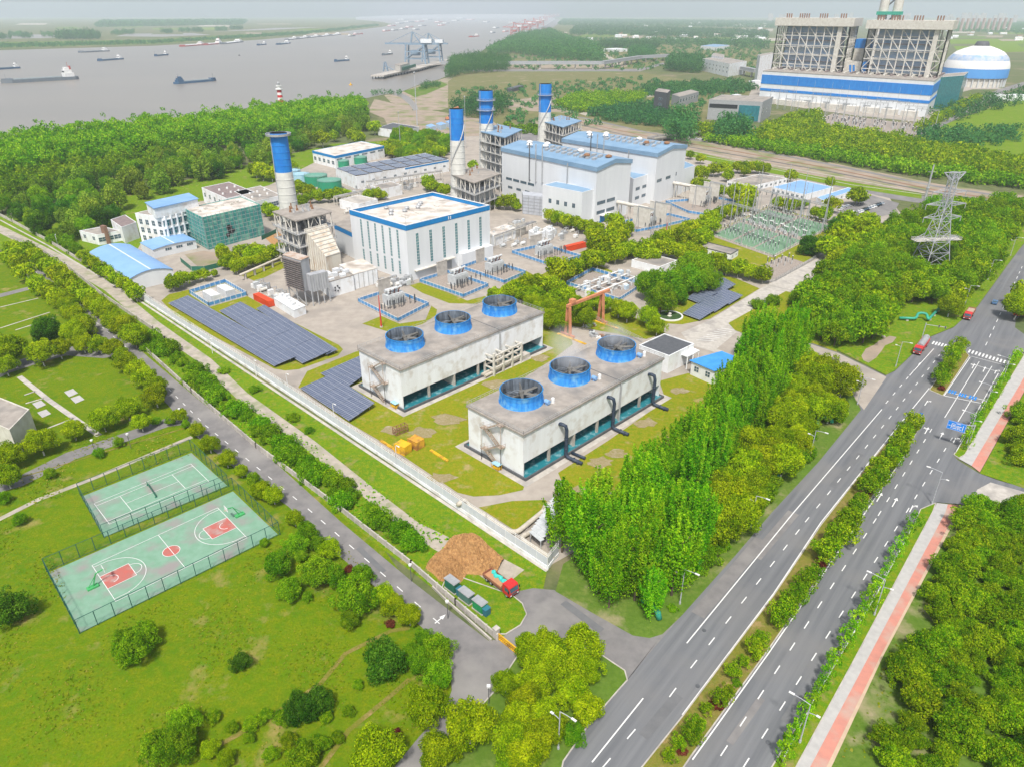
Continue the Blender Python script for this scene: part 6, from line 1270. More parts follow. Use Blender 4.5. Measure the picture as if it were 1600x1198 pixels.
b = P(1440, 331); t = thing('monopole', 'slim grey monopole mast beside the lattice pylon', 'mast', (b.x, b.y, .1)); H = up(b, 258); mb = MB(); mb.tube([(0, 0, 0), (0, 0, H * .5), (0, 0, H)], [.75, .6, .35], 10); mb.build('pole', M['steel'], t); mb = MB(); mb.cyl((0, 0, H * .5), 1.0, 1.0, .6, 12); mb.bar((-2.5, 0, H * .85), (2.5, 0, H * .85), .2); mb.build('collar', M['steel'], t)
for (px, ty, lab, r) in (((652, 196), 112, 'tall thin communication mast by the creek left of the chimneys', .55), ((626, 232), 175, 'thin lamp mast among the bushes behind the blue-banded building', .25), ((728, 232), 150, 'thin lamp mast behind the plain chimney', .25)):
    b = P(*px); H = up(b, ty); t = thing('mast', lab, 'mast', (b.x, b.y, .1)); mb = MB(); mb.tube([(0, 0, 0), (0, 0, H)], [r, r * .6], 7); mb.build('pole', M['palegalv'], t); mb = MB(); mb.cyl((0, 0, H * .97), r * 2.2, r * 2.2, .8, 10); mb.build('head', M['steel'], t)
# red lightning rods in the plant
for (px, ty, lab) in (((596, 512), 462, 'red lightning rod behind the left end of the solar-side cooling tower'), ((1039, 383), 348, 'red lightning rod among the trees left of the switchyard')):
    b = P(*px); H = up(b, ty); t = thing('lightning_rod', lab, 'mast', (b.x, b.y, .1)); mb = MB(); mb.tube([(0, 0, 0), (0, 0, H)], [.35, .12], 6); mb.build('pole', M['red'], t); mb = MB(); mb.box((0, 0, 0), (1, 1, .5)); mb.build('footing', M['concrete2'], t)
# ---------------------------------------------------------------- street lamps, signals, sign
rdir = Vector((.636, .772, 0)).normalized(); rr = Vector((.772, -.636, 0)).normalized()
def lamp(top, h, side, label, group, arm=2.6, z0=.14):
    w = P(*top, h); t = thing('street_lamp', label, 'street lamp', (w.x, w.y, z0), math.atan2(rr.y, rr.x) if side > 0 else math.atan2(-rr.y, -rr.x), group)
    mb = MB(); mb.tube([(0, 0, 0), (0, 0, h * .5), (0, 0, h)], [.13, .10, .08], 8); mb.cyl((0, 0, 0), .2, .2, .6, 8); mb.build('pole', M['palegalv'], t)
    for (L, z) in ((arm, h), (-1.5, h * .8)):
        mb = MB(); mb.tube([(0, 0, z), (L * .5, 0, z + .22), (L, 0, z + .3)], .06, 6); a = mb.build('arm', M['palegalv'], t); mb = MB(); mb.box((L, 0, z + .24), (.9 if L > 0 else .6, .34, .14)); mb.build('lamp_head', M['white'], a)
for i, q in enumerate(((1070, 890), (1182, 775), (1275, 673), (1350, 591), (1410, 535), (1517, 447), (1553, 407), (1588, 372))): lamp(q, 9, 1, 'twin-armed street lamp on the left verge of the main road, %s from the poplar corner' % ordn(i), 'lamps on the left verge')
for i, q in enumerate(((1266, 1102), (1383, 907), (1472, 739), (1525, 649), (1550, 604), (1578, 562))): lamp(q, 9, -1, 'twin-armed street lamp on the right green strip, %s from the bottom of the picture' % ordn(i), 'lamps on the right strip', 3.0, .24)
lamp((875, 1112), 9, 1, 'twin-armed street lamp on the grass island at the bottom', None)
for i, (x, y) in enumerate(((643, 908), (700, 966), (764, 1100), (205, 700), (285, 660), (150, 710))):
    p = P(x, y); t = thing('garden_lamp', 'thin dark lamp post beside the inner roads, %s' % ('near the fence lamp gap', 'in front of the green cabinets', 'at the exit road below the gate', 'on the lower side road', 'at the side-road junction', 'farthest left on the lower side road')[i], 'lamp post', (p.x, p.y, .12)); mb = MB(); mb.tube([(0, 0, 0), (0, 0, 4.2)], [.09, .06], 7); mb.build('pole', M['darkgrey'], t); mb = MB(); mb.box((0, 0, 4.2), (.45, .45, .35)); mb.box((0, 0, 4.55), (.6, .6, .06)); mb.build('lantern', M['white'], t)
for i, (x, y) in enumerate(((325, 555), (393, 590), (443, 612), (515, 660), (612, 728), (15, 345), (50, 360), (85, 385))):
    p = P(x, y, .1) + Vector((1.2, 1.2, 0)); t = thing('yard_lamp', 'white curved lamp just inside the plant wall, %s along it from the %s' % (ordn(i if i < 5 else i - 5), 'solar field' if i < 5 else 'left edge'), 'lamp post', (p.x, p.y, .1), R(-45)); mb = MB(); mb.tube([(0, 0, 0), (0, 0, 5.2), (.3, 0, 5.8), (1.2, 0, 6.0)], .1, 7); mb.build('pole', M['white'], t); mb = MB(); mb.box((1.4, 0, 5.9), (.7, .3, .12)); mb.build('lamp_head', M['white'], t)
# signal mast across the road
w = P(1440, 530); t = thing('signal_mast', 'grey traffic signal mast with a long arm before the zebra crossing', 'traffic signal', (w.x, w.y, .14), math.atan2(rr.y, rr.x)); mb = MB(); mb.tube([(0, 0, 0), (0, 0, 6.2)], .15, 8); mb.build('pole', M['palegalv'], t); mb = MB(); mb.tube([(0, 0, 5.6), (6.5, 0, 6.2)], .1, 7); mb.build('arm', M['palegalv'], t)
for x in (4.2, 6.2): mb = MB(); mb.box((x, 0, 5.5), (.35, .3, 1.0)); mb.build('signal_head', M['darkgrey'], t)
# blue direction sign
w = P(1494, 667, 6.3); t0 = P(1511, 700); a = math.atan2(rr.y, rr.x); t = thing('direction_sign', 'blue direction sign board with white lettering on a cantilever post over the right lanes', 'road sign', (t0.x, t0.y, .24), a)
l = Matrix.Rotation(-a, 3, 'Z') @ (w - t0); cx, cyy = l.x, l.y; bw, bh = 4.4, 2.5
mb = MB(); mb.tube([(0, 0, 0), (0, 0, 7.2)], .17, 10); mb.build('post', M['palegalv'], t)
mb = MB(); mb.tube([(0, 0, 6.9), (cx, cyy + .14, 6.9)], .1, 7); mb.tube([(0, 0, 5.9), (cx, cyy + .14, 5.9)], .1, 7); mb.build('arm', M['palegalv'], t)
mb = MB(); mb.box((cx, cyy, 5.1), (bw, .1, bh)); brd = mb.build('board', mat('sign_blue', (.01, .20, .70), (.012, .22, .74), .5, .4), t)
mb = MB(); y = cyy - .062
def stroke(x0, z0, x1, z1):
    mb.face([(cx + x0, y, 5.1 + z0), (cx + x1, y, 5.1 + z0), (cx + x1, y, 5.1 + z1), (cx + x0, y, 5.1 + z1)])
for q in ((-2.15, .06, 2.15, .12), (-2.15, 2.38, 2.15, 2.44), (-2.15, .12, -2.09, 2.38), (2.09, .12, 2.15, 2.38), (-1.2, .35, -1.05, 1.9), (-1.2, 1.75, -.3, 1.9), (-1.05, .95, .9, 1.1), (.35, .3, .5, 1.6), (1.45, .35, 1.62, 1.95), (-.2, 2.0, .9, 2.2), (-.9, 1.25, -.2, 1.5), (0, 1.25, .25, 1.5), (.65, 1.25, 1.2, 1.5), (-.8, .45, .2, .68), (.65, .45, 1.25, .68), (-1.9, 1.0, -1.4, 1.2)): stroke(*q)
mb.build('lettering', M['white'], brd)
w = P(1436, 655); t = thing('keep_right_sign', 'small round blue arrow sign at the tip of the median', 'road sign', (w.x - .5, w.y - 1, .26), a); mb = MB(); mb.bar((0, 0, 0), (0, 0, 2.4), .08); mb.build('post', M['palegalv'], t); mb = MB(); mb.tube([(0, -.06, 2.2), (0, -.1, 2.2)], .45, 18); mb.build('disc', M['blue'], t); mb = MB(); mb.face([(-.06, -.11, 1.95), (.06, -.11, 1.95), (.06, -.11, 2.45), (-.06, -.11, 2.45)]); mb.build('arrow', M['white'], t)
# roadside rail of the right strip
def kerbrail(px, lab):
    fence_run('guard_rail', lab, px, .75, .09, 'white', 'white', 2.0, panel=False, closed=False, rails=2, z0=.26)
kerbrail([(1222, 1190), (1270, 1098), (1368, 932), (1428, 820)], 'low white guard rail along the right kerb, near stretch'); kerbrail([(1493, 708), (1541, 627), (1584, 553)], 'low white guard rail along the right kerb, beyond the east side road')
for i, (x, y) in enumerate(((1090, 1072), (1200, 1160), (1372, 805 + 155), (1330, 985), (1304, 1098), (1362, 1035), (1355, 1047), (1540, 690), (1100, 985))):
    p = P(x, y); mb = MB(); mb.cyl((p.x, p.y, .1), .4, .4, .115, 14); tag(mb.build('manhole_cover', M['darkgrey']), None, None, kind='structure')
# ---------------------------------------------------------------- far coal power station
FH = Bld('power_station_hall', 'long white hall with wide blue band in front of the two boiler frames', 'industrial building', (1460, 127), (1192, 111), (1477, 114), base=(1449, 184)); H = FH.h
FH.block('wall', M['cladding'], z1=H - .5); FH.block('roof', M['roofconc'], -.3, FH.R + .3, -.3, FH.L + .3, H - .5, H)
FH.band('blue_band', 'L', 0, FH.L, H * .60, H * .88, 'blue', .4); FH.band('blue_band', 'L', 0, FH.L, H * .38, H * .46, 'blue', .4); FH.band('blue_band', 'R', 0, FH.R, H * .60, H * .88, 'blue', .4); FH.band('blue_band', 'R', 0, FH.R, H * .38, H * .46, 'blue', .4)
for k in range(26): mb = MB(); mb.bar(FH.pt(FH.R * .25, FH.L * (k + .5) / 26, H + .8), FH.pt(FH.R * .8, FH.L * (k + .5) / 26 - 4, H + .8), 2.2, 1.5); mb.build('skylight', M['cream'] if k % 2 else M['brownroof'], FH.root)
for k in range(8): FH.band('door', 'L', FH.L * (.06 + .12 * k), FH.L * (.10 + .12 * k), 0, H * .2, 'grey', .5)
for k in range(9): FH.band('low_bay', 'L', FH.L * (.04 + .105 * k), FH.L * (.115 + .105 * k), 0, H * .16, 'cream', 10)
def solve_u(v, px, h):
    lo, hi = -50, 400
    for _ in range(50):
        m = (lo + hi) / 2; q = FH.o + FH.dr * v + FH.dl * m; x = proj((q.x, q.y, h))[0]
        if x > px: lo = m
        else: hi = m
    return m
def far_boiler(xr, xl, ytop, label, v=48, dep=52):
    h = 88; u0 = solve_u(v, xr, h); q = FH.o + FH.dr * v + FH.dl * u0; h = up(q, ytop); u0, u1 = solve_u(v, xr, h), solve_u(v, xl, h); q = FH.o + FH.dr * v + FH.dl * u0
    t = thing('boiler_house', label, 'boiler house', (q.x, q.y, .1)); W = u1 - u0; pt = lambda u, w, z: FH.dl * u + FH.dr * w + Vector((0, 0, z))
    def blk(name, m, a, b, c, d, z0, z1): mb = MB(); mb.prism([pt(*k, 0).xy for k in ((a, c), (b, c), (b, d), (a, d))][::-1], z0, z1); return mb.build(name, M[m], t)
    blk('roof_slab', 'cream', -4, W + 4, -4, dep + 4, h - 9, h); blk('boiler_casing', 'farblue', W * .13, W * .87, 7, dep - 6, 26, h - 9); blk('boiler_hopper', 'grey', W * .2, W * .8, 10, dep - 10, 5, 26)
    blk('lift_shaft', 'cream', W * .10, W * .16, -1, 4, 0, h - 9)
    fr = MB(); nx, nz, ny = 9, 8, 5
    for w in (0, dep):
        for i in range(nx + 1): fr.bar(pt(W * i / nx, w, 0), pt(W * i / nx, w, h - 9), 1.1)
    for i in (0, nx):
        for j in range(ny + 1): fr.bar(pt(W * i / nx, dep * j / ny, 0), pt(W * i / nx, dep * j / ny, h - 9), 1.1)
    for k in range(1, nz + 1):
        z = (h - 9) * k / nz; z0 = (h - 9) * (k - 1) / nz
        for w in (0, dep): fr.bar(pt(0, w, z), pt(W, w, z), .9)
        for u in (0, W): fr.bar(pt(u, 0, z), pt(u, dep, z), 1.2)
        for i in range(nx):
            if (i + k) % 2 == 0: fr.bar(pt(W * i / nx, 0, z0), pt(W * (i + 1) / nx, 0, z), .7)
            elif i in (0, nx - 1): fr.bar(pt(W * (i + 1) / nx, 0, z0), pt(W * i / nx, 0, z), .7)
        for j in range(ny): fr.bar(pt(0, dep * j / ny, z0), pt(0, dep * (j + 1) / ny, z), .7); fr.bar(pt(0, dep * (j + 1) / ny, z0), pt(0, dep * j / ny, z), .7)
    fr.build('steel_frame', M['farsteel'], t)
    for k in range(1, 11): z = (h - 9) * k / 11; mb = MB(); mb.bar(pt(W * .05, 5, z), pt(W * .95, 5, z), 3, .8); mb.build('gallery', M['farsteel'] if k % 3 else M['brownroof'], t)
    for k in range(4):
        mb = MB(); n = (3, 4, 5, 3)[k]
        for i in range(n): c = pt(W * (.1 + .25 * k) + 3 * i, 8, h); mb.cyl(c, .8, .8, 5, 7)
        mb.build('vent_cluster', M['brown'], t)
M['farblue'] = mat('boiler_blue', (.22, .35, .53), (.42, .45, .49), .08, .6, detail=6, stretch=(1, 1, 3)); M['farsteel'] = mat('far_frame', (.58, .56, .52), (.46, .44, .40), .1, .7)
far_boiler(1332, 1218, 29, 'left of the two tall open boiler frames behind the far white hall'); far_boiler(1486, 1361, 33, 'right of the two tall open boiler frames behind the far white hall')
u = solve_u(58, 1352, 45); q = FH.o + FH.dr * 58 + FH.dl * u; t = thing('coal_bunker', 'tan bunker block with a blue mark and blue flank, between the boiler frames', 'building', (q.x, q.y, .1)); W = solve_u(58, 1313, 45) - u
mb = MB(); mb.prism([(FH.dl * a + FH.dr * b).xy for a, b in ((0, 0), (W, 0), (W, 26), (0, 26))][::-1], 0, 50); mb.build('wall', M['cream'], t); mb = MB(); mb.prism([(FH.dl * a + FH.dr * b).xy for a, b in ((2, 26.2), (W * .7, 26.2), (W * .7, 50), (2, 50))][::-1], 0, 74); mb.build('upper_block', M['cream'], t); mb = MB(); mb.prism([(FH.dl * a + FH.dr * b).xy for a, b in ((1.8, 26), (W * .72, 26), (W * .72, 50.2), (1.8, 50.2))][::-1], 64, 74.2); mb.build('blue_band', M['blue'], t)
mb = MB(); mb.prism([(FH.dl * a + FH.dr * b).xy for a, b in ((-1.5, -.3), (W * .13, -.3), (W * .13, 26), (-1.5, 26))][::-1], 0, 50.2); mb.build('blue_flank', M['blue'], t); mb = MB()
for s in (.42, .56): a, b_ = W * s, W * (s + .08); mb._quads([FH.dl * (a - 2) + FH.dr * -.5 + Vector((0, 0, 36)), FH.dl * (b_ - 2) + FH.dr * -.5 + Vector((0, 0, 36)), FH.dl * b_ + FH.dr * -.5 + Vector((0, 0, 46)), FH.dl * a + FH.dr * -.5 + Vector((0, 0, 46))], [(3, 2, 1, 0)])
mb.build('emblem', M['blue'], t)
q = FH.o + FH.dr * 190 + FH.dl * solve_u(190, 1378, 60); t = thing('twin_flue_chimney', 'huge pale twin-flue chimney cut by the top edge, behind the boiler frames', 'chimney', (q.x, q.y, .1)); x = Vector((1, -.5, 0)).normalized()
for s in (-1, 1): mb = MB(); mb.tube([x * s * 8.5, x * s * 8.2 + Vector((0, 0, 235))], [6.5, 5.0], 18); mb.build('flue', M['cream'], t)
mb = MB()
for k in range(5): mb.bar(x * -8 + Vector((0, 0, 20 + 22 * k)), x * 8 + Vector((0, 0, 36 + 22 * k)), 2)
mb.build('bracing', M['darkgrey'], t); zq = up(q, 21); mb = MB(); mb.bar(x * -16 + Vector((0, 0, zq)), x * 16 + Vector((0, 0, zq)), 15, 4); mb.build('ring_platform', M['pipegreen'], t)
# dome store
b = P(1517, 134); d = depth_(b); r = 46 * d / 1109; t = thing('dome_store', 'round coal dome banded in white and blue on a grey pillared drum', 'dome', (b.x, b.y, .1)); z = lambda y: up(b, y + 3)
mb = MB(); mb.cyl((0, 0, 0), r * .93, r * .93, z(117), 48, cap=False); mb.build('drum', M['cream'], t); mb = MB()
for k in range(36): a = k * 6.2832 / 36; mb.bar((r * .95 * math.cos(a), r * .95 * math.sin(a), 0), (r * .95 * math.cos(a), r * .95 * math.sin(a), z(117)), 1.6)
mb.build('pillar_ring', M['pale'], t)
for (nm, m, y0, y1, r0, r1) in (('lower_band', 'domeblue', 117, 103, .99, .98), ('middle_band', 'white', 103, 91, .98, .91), ('window_band', 'domewin', 91, 82, .91, .78), ('upper_band', 'white', 82, 69, .78, .24), ('cap', 'darkgrey', 69, 62, .22, .17)):
    mb = MB(); pr = [(r * (r0 + (r1 - r0) * (s ** 1.6)), z(y0) + (z(y1) - z(y0)) * s) for s in (0, .33, .66, 1)]; 
    if nm == 'cap': pr += [(.01, z(y1) + .5)]
    mb.lathe((0, 0, 0), pr, 48); mb.build(nm, M['domeblue'] if m == 'domeblue' and 'domeblue' in M else (M.setdefault(m, mat(m, (.07, .25, .58), (.08, .28, .6), .1, .5) if m == 'domeblue' else mat(m, (.22, .34, .52), (.45, .46, .48), .15, .6)) if m.startswith('dome') else M[m]), t, True)
# masts and gear of the far switchyard
sheet('far_switchyard_gravel', [(1268, 192), (1300, 178), (1440, 196), (1432, 212), (1400, 213)], .1, M['gravel']); sheet('far_yard', [(1170, 150), (1190, 160), (1330, 180), (1445, 192), (1462, 178), (1480, 150), (1520, 140), (1570, 140), (1440, 110), (1190, 105)], .09, M['concrete'])
rg = random.Random(4)
for i in range(16):
    x = 1215 + 15 * i + rg.uniform(-4, 4); y = 176 + (x - 1215) * .13 + rg.uniform(-6, 10); p = P(x, y); gantry(p, 20, rg.uniform(18, 26), R(-43), 'thin grey line gantry before the far white hall, %s from its left end' % ordn(i), 'gantries of the far switchyard', rg.choice([0, 12]))
for i in range(60):
    x = rg.uniform(1275, 1430); y = 184 + (x - 1275) * .13 + rg.uniform(-3, 12); p = P(x, y); o = pole0.copy(); COL.objects.link(o); o.location = (p.x, p.y, .1); o.scale = (2, 2, 1.6); tag(o, 'grey apparatus post in the far switchyard', 'insulator', 'apparatus posts of the far switchyard')
simple('glazed_stair_block', 'narrow glazed block at the right end of the far white hall', 'building', (1507, 118), (1470, 121), (1513, 113), h=36, roof='roofconc', wall='tealglass', cop='cladding')
# grey offices and other buildings across the canal
simple('grey_tower_block', 'dark grey slab-like tower block with white window column', 'office', (1043, 146), (1023, 143), (1048, 141), base=(1044, 181), wall='darkstone' if 'darkstone' in M else 'darkgrey', roof='roofconc', wins=(('L', 1, .15, 6, .1), ('L', 1, .4, 6, .1), ('L', 1, .65, 6, .1)))
simple('grey_office', 'low dark grey office behind the tower block', 'office', (1062, 152), (1050, 148), (1092, 144), base=(1062, 168), wall='grey', roof='roofconc', wins=(('R', 7, .45, 5, .3),))
b = simple('grey_office', 'wide grey office with a recessed glass corner, facing the canal belt', 'office', (1192, 160), (1108, 156), (1208, 152), base=(1192, 192), wall='grey', roof='roofconc', wins=(('R', 3, .4, 5, .3),))
b.band('glass_bay', 'L', b.L * .04, b.L * .42, 1, b.h * .8, 'tealglass', .5); b.band('window_band', 'L', b.L * .45, b.L * .98, b.h * .62, b.h * .8, 'dark', .4)
for (N, L, Rr, h, lab) in (((1140, 100), (1098, 92), (1167, 96), 22, 'white many-windowed block on the far side of the fields'), ((1130, 90), (1112, 87), (1132, 86), 26, 'white taller block behind the many-windowed one'), ((1188, 88), (1184, 86), (1210, 84), 40, 'pale concrete silo block left of the far white hall'), ((1120, 74), (1095, 72), (1140, 71), 10, 'long pale shed with grey-blue roof in the far fields')):
    simple('far_building', lab, 'building', N, L, Rr, h=h, wall='whitewall', roof='roofblue2' if 'blue' in lab else 'roofconc', wins=(('L', 8, .3, 4, .12), ('L', 8, .6, 4, .12)) if 'many' in lab else ())
for i, (x, y, s) in enumerate(((960, 78, 34), (1180, 128, 20), (1150, 150, 14), (1585, 150, 40), (1560, 150, 24))):
    p = P(x, y); simple('far_shed', 'low pale shed in the distance, ' + ('beside the dark tree blocks', 'left of the far white hall', 'between grey office and far hall', 'at the right edge by the farmland', 'right of the site road')[i], 'shed', (x, y), (x - s * .5, y - 1.5), (x + s * .6, y - 1.2), h=7, roof='cladding')
# conveyor bridge to the jetty
cp = [(690, 108), (830, 108), (940, 108), (1000, 98), (1050, 95), (1180, 122)]
pts = [P(x, y, 0) for x, y in cp]; o = pts[0]; t = thing('conveyor_bridge', 'long grey conveyor gallery on piers crossing the fields to the jetty', 'conveyor', (o.x, o.y, .1)); mb = MB(); mc = MB()
for a, b in zip(pts, pts[1:]):
    a, b = a - o, b - o; L = (b - a).length; z = Vector((0, 0, 12)); mb.bar(a + z, b + z, 9, 5); mb.bar(a + z * .75, b + z * .75, 12, 1)
    for k in range(int(L / 34)): q = a + (b - a) * (k + .5) / int(L / 34); mc.bar(q, q + Vector((0, 0, 9)), 3)
mb.build('gallery', M['grey'], t); mc.build('pier', M['cream'], t)
sheet('bridge_road', [(700, 112), (1000, 112), (1040, 100), (1036, 98), (995, 108), (700, 109)], .1, M['asphalt2'])
# jetty and ship unloader
jp = [P(590, 124), P(620, 117), P(648, 112), P(697, 98)]; o = jp[0]; t = thing('jetty', 'long concrete jetty on piles reaching into the river', 'jetty', (o.x, o.y, 0)); mb, mc = MB(), MB()
for a, b in zip(jp, jp[1:]):
    a, b = a - o, b - o; L = (b - a).length; mb.bar(a + Vector((0, 0, 5)), b + Vector((0, 0, 5)), 24, 2.4); n = max(2, int(L / 13))
    d = (b - a).normalized(); nrm = Vector((-d.y, d.x, 0))
    for k in range(n + 1):
        for s in (-9, 9): q = a + (b - a) * k / n + nrm * s; mc.bar(q - Vector((0, 0, 1)), q + Vector((0, 0, 4)), 2)
mb.build('deck', M['concrete2'], t); mc.build('pile', M['darkgrey'], t)
a, b = P(650, 109) - o, P(702, 106) - o; mb = MB(); mb.bar(a + Vector((0, 0, 6)), b + Vector((0, 0, 8)), 9, 2); mb.build('access_bridge', M['concrete2'], t)
def unloader(p, ang, label, m, H, L, group=None):
    t = thing('ship_unloader', label, 'crane', (p.x, p.y, 5), ang, group); w = H * .36
    mb = MB()
    for x in (-w, w):
        for y in (-w * .6, w * .6): mb.bar((x, y, 0), (x * .85, y * .85, H * .62), H * .045)
    for z in (.18, .40, .62):
        for y in (-1, 1): mb.bar((-w * .95, y * w * .55, H * z), (w * .95, y * w * .55, H * z), H * .03)
        for x in (-1, 1): mb.bar((x * w * .9, -w * .55, H * z), (x * w * .9, w * .55, H * z), H * .03)
    for y in (-1, 1): mb.bar((-w, y * w * .57, H * .18), (w * .9, y * w * .53, H * .6), H * .025)
    mb.build('portal', M[m], t); mb = MB()
    for y in (-w * .18, w * .18): mb.bar((-L * .62, y, H * .64), (L * .45, y, H * .64), H * .035, H * .05)
    for k in range(12): x = -L * .62 + L * 1.07 * k / 12; mb.bar((x, -w * .18, H * .64), (x, w * .18, H * .64), H * .02)
    mb.build('boom', M[m], t); mb = MB(); mb.bar((-w * .5, 0, H * .62), (-w * .3, 0, H), H * .045); mb.bar((-w * .3, 0, H), (-L * .55, 0, H * .66), H * .015); mb.bar((-w * .3, 0, H), (L * .4, 0, H * .66), H * .015); mb.bar((w * .5, 0, H * .62), (-w * .3, 0, H), H * .03); mb.build('mast', M[m], t)
    mb = MB(); mb.box((L * .22, 0, H * .66), (L * .22, w * .6, H * .12)); mb.build('machine_house', M['cladding'], t); mb = MB(); mb.box((-w * .1, 0, H * .28), (w * .8, w * .7, H * .16)); mb.build('hopper', M[m], t)
M['cranegrey'] = mat('crane_blue_grey', (.16, .24, .33), (.22, .29, .36), .1, .6); M['cranered'] = mat('crane_red', (.45, .12, .10), (.38, .12, .11), .1, .6)
p = P(652, 105); H = up(p, 54); L = 78 * depth_(p) / 1109
unloader(p, R(-8), 'blue-grey ship unloader crane on the jetty, the bigger left one', 'cranegrey', H, L); p2 = P(676, 101); unloader(p2, R(-8), 'blue-grey ship unloader crane on the jetty, right behind the bigger one', 'cranegrey', up(p2, 56), L * .75)
p = P(603, 117); t = thing('loading_tower', 'small blue-grey loading tower near the river end of the jetty', 'tower', (p.x, p.y, 6)); H = up(p, 97) - 6; mb = MB()
for x in (-4, 4):
    for y in (-4, 4): mb.bar((x, y, 0), (x * .3, y * .3, H), 1.2)
for k in range(1, 4): z = H * k / 4; w = 4 * (1 - .7 * k / 4); mb.bar((-w, -w, z), (w, w, z), 1); mb.bar((-w, w, z), (w, -w, z), 1)
mb.build('frame', M['cranegrey'], t); mb = MB(); mb.bar((0, 0, H * .6), (14, 4, 2), 1.5); mb.build('chute', M['cranegrey'], t)
b = Bld('transfer_house', 'tan transfer house on the jetty with a green conveyor beside it', 'building', (625, 103), (617, 101), (640, 99), h=17); b.block('wall', M['cream'], z0=6, z1=16.5); b.block('roof', M['roofconc'], -.3, b.R + .3, -.3, b.L + .3, 16.5, 17); b.block('hood', M['green'], b.R * .2, b.R * 1.6, -6, 0, 8, 13)
for i, (x, y, s) in enumerate(((805, 58, .9), (822, 52, 1.0), (835, 46, 1), (845, 42, 1), (852, 33, 1.1), (860, 30, 1.1), (866, 28, 1.1), (872, 27, 1.1))):
    p = P(x, y); H = 62 * s; unloader(p, R(-15), 'faded red harbour crane on the far quay, %s from the near end' % ordn(i), 'cranered', H, 95, 'red cranes on the far quay')
sheet('far_quay', [(790, 64), (812, 66), (860, 46), (880, 32), (868, 30), (853, 40), (815, 52)], .2, M['asphalt2'])
for i, (x, y) in enumerate(((800, 62), (815, 58), (828, 53), (840, 49), (852, 44))): simple('quay_shed', 'low dark shed behind the red cranes on the far quay, %s from the near end' % ordn(i), 'shed', (x + 6, y), (x - 6, y - .6), (x + 10, y - 1.4), h=10, roof='darkgrey', wall='rust')
# ---------------------------------------------------------------- boats
M['hullblue'] = mat('hull_blue', (.03, .09, .18), (.05, .11, .19), .1, .6); M['hullgrey'] = mat('hull_grey', (.12, .15, .18), (.16, .18, .20), .1, .6); M['hullred'] = mat('hull_red', (.42, .09, .08), (.36, .09, .08), .1, .6); M['hold'] = mat('hold_cover', (.26, .30, .31), (.20, .24, .26), .1, .7)
def boat(a, b, label, hull, kind='barge', house=1, group=None, deckm='hold', fb=3.0):
    A, B_ = P(*a), P(*b); d = B_ - A; L = d.length; W = max(7, L * .15); t = thing('cargo_boat', label, 'boat', (A.x, A.y, 0), math.atan2(d.y, d.x), group); hp = [(0, -W * .3), (L * .05, -W / 2), (L * .88, -W / 2), (L, 0), (L * .88, W / 2), (L * .05, W / 2), (0, W * .3)]
    mb = MB(); mb.prism(hp, -.5, fb); mb.prism([(L * .86, -W * .42), (L * .99, 0), (L * .86, W * .42)], fb, fb + 2.2); mb.build('hull', M[hull], t)
    x0, x1 = (L * .22, L * .84) if house else (L * .08, L * .84)
    mb = MB(); n = 6
    for k in range(n): mb.bar((x0 + (x1 - x0) * (k + .04) / n, 0, fb + .5), (x0 + (x1 - x0) * (k + .96) / n, 0, fb + .5), W * .74, 1.0)
    mb.build('hold_cover', M[deckm], t)
    if house:
        s = 1.9 if kind == 'ship' else 1.0; hh = MB(); hh.box((L * .12, 0, fb), (L * .13, W * .8, 3.2 * s)); hh.box((L * .125, 0, fb + 3.2 * s), (L * .10, W * .62, 2.6 * s)); hh.box((L * .13, 0, fb + 5.8 * s), (L * .06, W * .5, 2.0 * s)); h = hh.build('deckhouse', M['white'] if kind != 'blue' else M['hullblue'], t)
        mb = MB(); mb.bar((L * .10, 0, fb + 7.8 * s), (L * .10, 0, fb + 12 * s), .5); mb.cyl((L * .075, 0, fb + 5.8 * s), W * .1, W * .1, 3 * s, 10); mb.build('funnel', M['hullred'] if kind == 'ship' else M['grey'], t)
        mb = MB(); mb.box((L * .176, 0, fb + 3.6 * s), (.3, W * .56, 1.2 * s)); mb.build('wheelhouse_window', M['dark'], h)
    mb = MB(); mb.bar((L * .93, 0, fb + 2), (L * .93, 0, fb + 9), .45); mb.build('foremast', M['grey'], t)
    return t
boat((122, 124), (2, 131), 'long blue-grey cargo ship with white superstructure at its right end, nearest the left edge', 'hullgrey', 'ship', 1, None, 'hold', 5)
boat((273, 132), (338, 126.5), 'low dark blue barge with its blue wheelhouse at the left end', 'hullblue', 'blue')
boat((31, 107), (-14, 110), 'blue barge cut by the left edge of the picture', 'hullblue'); boat((170, 80.5), (122, 83), 'slim pale barge nearest the far bank on the left', 'hullgrey'); boat((192, 93), (152, 96), 'blue-grey covered barge between the big ship and the far bank', 'hullblue'); boat((262, 86.5), (241, 88.5), 'short dark blue barge right of the covered barge', 'hullblue')
for i, (a, b, m) in enumerate((((318, 70.5), (280, 73.5), 'hullred'), ((345, 68.6), (318, 71), 'hullred'), ((376, 66), (344, 69.5), 'hullgrey'))): boat(a, b, ('red', 'red and white', 'white and grey')[i] + ' moored cargo boat in the trio under the far bank', m, 'ship' if i == 1 else 'barge', 1, None, 'whitewall')
boat((415, 70), (402, 71.5), 'small dark boat right of the moored trio', 'hullblue'); boat((451, 68), (433, 70.5), 'blue barge in mid-river just below the moored white barges', 'hullblue')
for i in range(5): boat((462 + 17 * i, 61.5 - 1.75 * i), (446 + 17 * i, 63.2 - 1.75 * i), 'pale barge in the moored line along the far bank, %s from its left end' % ordn(i), 'hullgrey', 'barge', 1, 'moored pale barges', 'whitewall')
boat((545, 95), (522, 97), 'small dark barge alone in the middle of the river', 'hullblue'); boat((612, 85), (597, 87), 'small dark barge left of the jetty cranes', 'hullgrey'); boat((746, 57), (734, 58.5), 'brown barge in mid-channel right of the jetty cranes', 'hullred')
